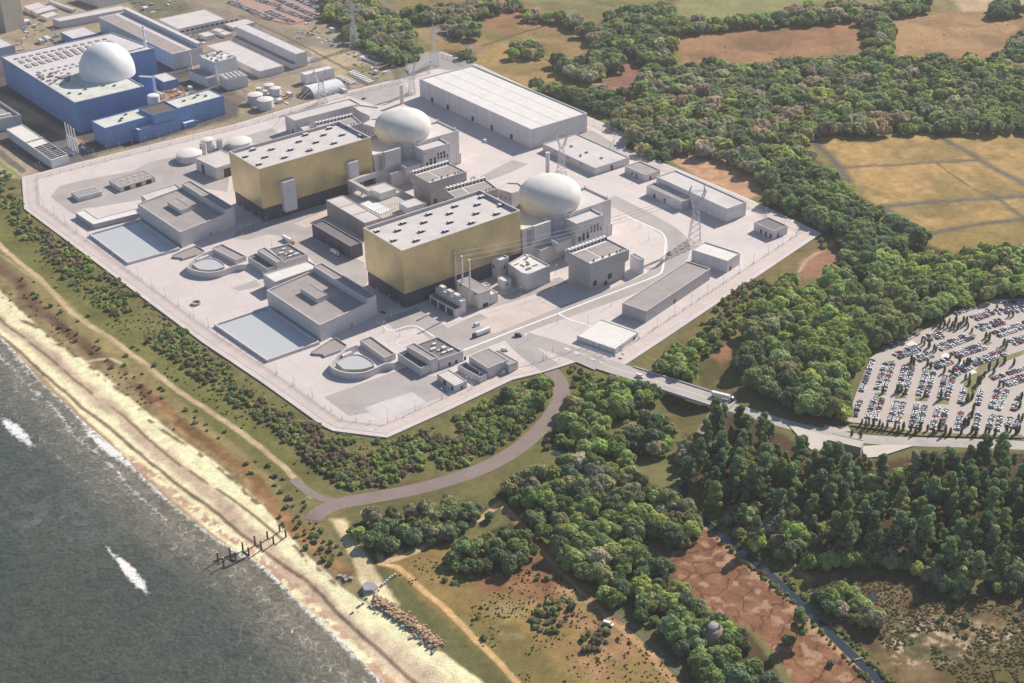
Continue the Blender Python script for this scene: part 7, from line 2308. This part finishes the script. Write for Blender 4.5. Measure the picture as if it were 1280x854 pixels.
def car_row(a, b, double, where, z=LOTZ, pitch=2.55, fill=.95):
    A, B = P(*a, z)[:2], P(*b, z)[:2]
    L = np.linalg.norm(B - A); u = (B - A) / L; nrm = np.array([-u[1], u[0]])
    for s in ((-1, 1) if double else (0,)):
        n_ = int(L / pitch)
        for k in range(n_):
            if gc.uniform() > fill: continue
            p = A + u * (k + .5) * pitch + nrm * s * 2.6 + gc.normal(0, .15, 2)
            if not inside(np.array([p[0]]), np.array([p[1]]), LOTP)[0] and z == LOTZ: continue
            ang = math.atan2(nrm[1], nrm[0]) + (math.pi if gc.uniform() < .5 else 0) + gc.normal(0, .03)
            cars.append((p[0], p[1], z, ang, int(gc.choice(len(CARCOL), p=CP)), where))


low = 'in the near block of the staff car park, '
for (a, b, d, wh) in (((1067.8, 521), (1076.5, 499.4), False, 'single row along the wood'), ((1076.5, 490), (1091.6, 449.3), False, 'upper single row along the wood'),
                      ((1089, 524.5), (1099, 497), True, 'first double row from the wood'), ((1100.4, 488), (1111.6, 454.3), True, 'first double row from the wood, beyond its island'),
                      ((1117.4, 528), (1125.4, 502), True, 'second double row from the wood'), ((1126.7, 492), (1136.7, 456.8), True, 'second double row from the wood, beyond its island'),
                      ((1144.2, 535.8), (1151.7, 505.7), True, 'third double row from the wood'), ((1153, 495.7), (1163, 463), True, 'third double row from the wood, beyond its island'),
                      ((1170.5, 538.3), (1178.5, 509.5), True, 'fourth double row from the wood'), ((1179.3, 499), (1186.8, 470.6), True, 'fourth double row from the wood, beyond its island'),
                      ((1196, 538), (1202, 513), False, 'single row left of the green strip'), ((1200.4, 505), (1206, 484), False, 'fifth row beyond the paved crossing'),
                      ((1220, 538), (1224, 515), False, 'row right of the green strip'), ((1222, 507), (1228, 486), False, 'row right of the green strip, beyond the crossing'),
                      ((1240.7, 538), (1247, 518.2), True, 'double row near the right edge'), ((1243, 512), (1254.5, 485.6), True, 'double row by the right edge, beyond the gap'),
                      ((1264, 535), (1268, 523), True, 'rightmost row'), ((1266, 514), (1277, 492), False, 'rightmost row, beyond the gap')):
    car_row(a, b, d, low + wh)
upx = 'in the upper block of the staff car park, '
for (a, b, d, wh) in (((1103, 438), (1150, 416), False, 'row under the edge of the wood'), ((1194, 393), (1224, 382), False, 'row under the edge of the wood, upper end'), ((1248, 378), (1300, 378), False, 'topmost row'),
                      ((1120, 446), (1151, 434), True, 'first slanting row'), ((1157, 424), (1181, 418), True, 'first slanting row'), ((1217, 398.5), (1241, 389), True, 'first slanting row, upper end'), ((1246, 390), (1268, 388), True, 'first slanting row, upper end'),
                      ((1145, 450), (1164, 443), True, 'second slanting row'), ((1172, 436), (1214, 420), True, 'second slanting row'), ((1223, 411), (1256, 401), True, 'second slanting row, upper end'), ((1268, 388), (1300, 384), True, 'second slanting row, upper end'),
                      ((1166, 459), (1188, 451), True, 'third slanting row'), ((1192, 445), (1232, 432), True, 'third slanting row'), ((1244, 419), (1300, 400), True, 'third slanting row, upper end'),
                      ((1191, 467), (1212, 458), True, 'fourth slanting row'), ((1214, 455), (1255, 441), True, 'fourth slanting row'), ((1264, 429), (1300, 416), True, 'fourth slanting row, upper end'),
                      ((1240, 474), (1300, 454), False, 'fifth slanting row'), ((1256, 480), (1300, 466), True, 'lowest slanting row')):
    car_row(a, b, d, upx + wh)
fz = LAND + .55
for (a, b, d) in (((287, 2), (340, 24.5), True), ((334, 14), (366, 28.5), True), ((300, -6), (350, 8), True), ((346, 10), (390, 26), True), ((330, -8), (400, 23), True), ((350, -10), (405, 14), True), ((376, -8), (408, 12), True), ((386, -10), (412, 8), False)):
    car_row(a, b, d, 'in the far reddish car park', z=fz, pitch=2.7)
cars = [c for c in cars if -8 < project(c[0], c[1], 0)[0] < 1288 and -8 < project(c[0], c[1], 0)[1] < 860]
cars.sort(key=lambda c: math.hypot(c[0], c[1]))
for x, y, z, ang, ci, where in cars[:300]:
    o = bpy.data.objects.new('parked_car', CARME); COL.objects.link(o)
    o.location = (x, y, z); o.rotation_euler = (0, 0, ang); o.scale = (1, 1, random.uniform(.95, 1.12))
    o.color = (*[v * random.uniform(.9, 1.08) for v in CARCOL[ci][1]], 1)
    w_ = where.split(', ')
    tag(o, '%s car in the car park\'s %s' % (CARCOL[ci][0], w_[1] + (', ' + w_[2] if len(w_) > 2 else '')), 'car', 'cars in the staff car park')
far = cars[300:]
V0 = np.array(CARMB.v)
vs, fs, ms, cs = [], [], [], []
o_ = 0
for x, y, z, ang, ci, where in far:
    ca, sa = math.cos(ang), math.sin(ang)
    R2 = np.array([[ca, sa, 0], [-sa, ca, 0], [0, 0, random.uniform(.95, 1.12)]])
    vs.append(V0 @ R2 + np.array([x, y, z])); fs += [tuple(i + o_ for i in f) for f in CARMB.f]; ms += CARMB.m
    cs.append(np.tile(np.array([*CARCOL[ci][1], 1.0]), (len(V0), 1))); o_ += len(V0)
me = bpy.data.meshes.new('parked_cars'); me.from_pydata(np.concatenate(vs).tolist(), [], fs)
a = me.color_attributes.new('tint', 'FLOAT_COLOR', 'POINT'); a.data.foreach_set('color', np.concatenate(cs).astype(np.float32).ravel())
for m_ in ('car', 'glass', 'tyre'): me.materials.append(M[m_])
me.polygons.foreach_set('material_index', ms); me.update()
o = bpy.data.objects.new('parked_cars', me); COL.objects.link(o)
tag(o, 'hundreds of parked cars in the farther rows of both car parks', None, kind='stuff')
print('cars', len(cars))


def single_car(px, py, ang, rgb, label, z=0.06, s=1.0):
    p = P(px, py, z)
    o = bpy.data.objects.new('car', CARME); COL.objects.link(o)
    o.location = (p[0], p[1], z); o.rotation_euler = (0, 0, ang); o.color = (*rgb, 1); o.scale = (s, s, s)
    return tag(o, label, 'car')


def aim(a, b, z=0.0):
    p, q = P(*a, z), P(*b, z)
    return math.atan2(q[1] - p[1], q[0] - p[0])


def van(px, py, ang, body, label, z=.06, L=6.0, H=2.6):
    p = P(px, py, z)
    r = empty('van', (p[0], p[1], z), label, 'van'); ORIG[r.name] = (0, 0, 0)
    mb = MB()
    pr = [(-L / 2, .45), (-L / 2, H), (L / 2 - 1.9, H), (L / 2 - 1.2, 1.35), (L / 2, 1.1), (L / 2, .45)]
    n = len(pr)
    mb.add([(x, -1, zz) for x, zz in pr] + [(x, 1, zz) for x, zz in pr], [(i, (i + 1) % n, n + (i + 1) % n, n + i) for i in range(n)] + [tuple(range(n - 1, -1, -1)), tuple(range(n, 2 * n))])
    mb.build('body', body, r)
    MB().add([(L / 2 - 1.86, -.85, H - .12), (L / 2 - 1.86, .85, H - .12), (L / 2 - 1.2, .9, 1.45), (L / 2 - 1.2, -.9, 1.45)], [(0, 1, 2, 3)]).build('windscreen', 'glass', r)
    for x in (-L / 2 + 1.1, L / 2 - 1.0):
        for s in (-1, 1):
            MB().tube((x, s * .8, .38), (x, s * 1.04, .38), .38, .38, 10).build('wheel', 'tyre', r)
    r.rotation_euler = (0, 0, ang)
    return r


def truck(px, py, ang, cabm, boxm, label, L=13.5, z=.06):
    p = P(px, py, z)
    r = empty('articulated_lorry', (p[0], p[1], z), label, 'lorry'); ORIG[r.name] = (0, 0, 0)
    MB().box((-1.4, 0, 1.15), (L, 2.6, 2.9)).build('trailer', boxm, r)
    mb = MB(); x = L / 2 - .4
    pr = [(x, .6), (x, 3.3), (x + .6, 3.5), (x + 1.9, 2.9), (x + 2.3, 1.6), (x + 2.3, .6)]; n = len(pr)
    mb.add([(a_, -1.22, b_) for a_, b_ in pr] + [(a_, 1.22, b_) for a_, b_ in pr], [(i, (i + 1) % n, n + (i + 1) % n, n + i) for i in range(n)] + [tuple(range(n - 1, -1, -1)), tuple(range(n, 2 * n))])
    mb.build('cab', cabm, r)
    MB().add([(x + 1.95, -1.05, 2.8), (x + 1.95, 1.05, 2.8), (x + 2.31, 1.1, 1.75), (x + 2.31, -1.1, 1.75)], [(0, 1, 2, 3)]).build('windscreen', 'glass', r)
    for wx in (-L / 2 - .4, -L / 2 + 1.0, -L / 2 + 2.4, L / 2 - 1.6, L / 2 + 1.2):
        for s in (-1, 1):
            MB().tube((wx, s * .95, .52), (wx, s * 1.27, .52), .52, .52, 10).build('wheel', 'tyre', r)
    r.rotation_euler = (0, 0, ang)
    return r


truck(602, 418.3, aim((615, 412), (592, 421)), 'navy', 'white', 'white articulated lorry with a dark blue cab on the yard road below the gravel yard')
truck(419.5, 318, aim((413, 315), (425, 321.5)), 'offwhite', 'white', 'white lorry in the shadow beside the dark shed', L=9)
truck(360.5, 302, aim((352, 297.5), (372, 308.5)), 'orange', 'white', 'white lorry with an orange front beside the farther two level block', L=13)
truck(903, 498, aim((892, 494), (916, 500)), 'navy', 'white', 'long white lorry crossing the bridge road', L=13.5, z=.2)
van(595.5, 407.5, aim((599, 406), (590, 410)), 'white', 'white van ahead of the blue cabbed lorry at the gravel yard corner')
van(648, 420.5, aim((643, 420.5), (653, 421)), 'navy', 'dark blue van on the site road by the entrance junction')
van(631, 438, aim((626, 437), (636, 438)), 'white', 'white van behind the stepped grey block')
van(627.5, 467.5, aim((631, 466), (622, 469)), 'white', 'pale van parked against the front of the stepped grey block', L=5)
van(800, 471.5, aim((795, 470), (806, 473)), 'white', 'white van on the bridge road near the platform')
van(837, 317, aim((839, 311), (836, 320)), 'lgrey', 'pale blue grey van on the bend of the site road')
van(607, 177.5, aim((603, 175), (610, 179)), 'white', 'white van on the road in front of the warehouse')
van(760.5, 781.5, aim((757, 781), (764, 783)), 'white', 'white van on the heath beside the track', z=LAND)
single_car(685.5, 353, aim((683, 354), (690, 351)), (.7, .7, .7), 'small white car beside the round cornered block')
single_car(479, 391.5, aim((475, 390), (483, 393)), (.08, .08, .09), 'dark car in the shadow behind the nearer pump house')
single_car(455, 124, aim((451, 125), (459, 122)), (.2, .14, .13), 'dark reddish car on the road beyond the flat hall', s=1.3)
for k in range(9):
    x = 440 + k * 2.9; y = 92 + k * 1.55
    p = P(x, y, LAND)
    mb = MB().box((p[0], p[1], LAND), (9, 2.6, 2.8), .72)
    tag(mb.build('site_cabin', 'white'), 'small white cabin by the white box store, %s from the left' % ['first', 'second', 'third', 'fourth', 'fifth', 'sixth', 'seventh', 'eighth', 'ninth'][k], 'cabin', 'white cabin rows')
for k in range(6):
    x = 425 + k * 3.2; y = 98 + k * 1.5
    p = P(x, y, LAND)
    mb = MB().box((p[0], p[1], LAND), (8, 2.6, 2.8), .72)
    tag(mb.build('site_cabin', 'offwhite'), 'small pale cabin by the tent end, %s from the left' % ['first', 'second', 'third', 'fourth', 'fifth', 'sixth'][k], 'cabin', 'white cabin rows')
# ------------------------------------------------------------------ light, air and camera
SUN_EL = math.radians(36)
sd = Vector((-.682 * math.cos(SUN_EL), -.731 * math.cos(SUN_EL), -math.sin(SUN_EL)))
sl = bpy.data.lights.new('sun', 'SUN')
sl.energy = 5.0
sl.angle = math.radians(.5)
sl.color = (1.0, .91, .80)
so = bpy.data.objects.new('sun', sl); COL.objects.link(so)
so.rotation_euler = sd.to_track_quat('-Z', 'Y').to_euler()
w = bpy.data.worlds.new('World'); sc.world = w; w.use_nodes = True
nt = w.node_tree
sky = nt.nodes.new('ShaderNodeTexSky'); sky.sky_type = 'NISHITA'; sky.sun_disc = False
sky.sun_elevation = SUN_EL; sky.sun_rotation = math.atan2(.682, .731)
bg = nt.nodes['Background']; bg.inputs['Strength'].default_value = .085; sky.ozone_density = 3.0; sky.dust_density = .6
nt.links.new(sky.outputs[0], bg.inputs['Color'])

if HAZE:
    mb = MB().box((0, 1500, -14), (9000, 7000, 580))
    h = mb.build('haze', [])
    m = bpy.data.materials.new('air'); m.use_nodes = True
    for nd_ in list(m.node_tree.nodes):
        if nd_.type != 'OUTPUT_MATERIAL': m.node_tree.nodes.remove(nd_)
    pv = m.node_tree.nodes.new('ShaderNodeVolumePrincipled')
    pv.inputs['Color'].default_value = (.93, .94, 1, 1)
    pv.inputs['Density'].default_value = HAZE
    pv.inputs['Anisotropy'].default_value = .2
    out = [x for x in m.node_tree.nodes if x.type == 'OUTPUT_MATERIAL'][0]
    m.node_tree.links.new(pv.outputs[0], out.inputs['Volume'])
    h.data.materials.append(m)
    tag(h, kind='stuff')

cd = bpy.data.cameras.new('camera'); co = bpy.data.objects.new('camera', cd); COL.objects.link(co)
R = Matrix(((_rt[0], _up[0], -_fw[0]), (_rt[1], _up[1], -_fw[1]), (_rt[2], _up[2], -_fw[2])))
co.matrix_world = Matrix.Translation((0, 0, CAM_H)) @ R.to_4x4()
cd.sensor_width = 36; cd.lens = FOC / 1280 * 36
cd.clip_start = 5; cd.clip_end = 30000
sc.camera = co
sc.view_settings.view_transform = 'Standard'
sc.view_settings.look = 'None'
sc.view_settings.exposure = EXPOSURE
sc.view_settings.gamma = 1
sc.view_settings.use_curve_mapping = False
cy = sc.cycles
cy.max_bounces = 5; cy.diffuse_bounces = 3; cy.glossy_bounces = 2; cy.transmission_bounces = 2; cy.volume_bounces = 1
cy.use_denoising = True
try:
    cy.denoiser = 'OPENIMAGEDENOISE'
except Exception:
    pass
cy.volume_step_rate = 10
cy.sample_clamp_indirect = 4
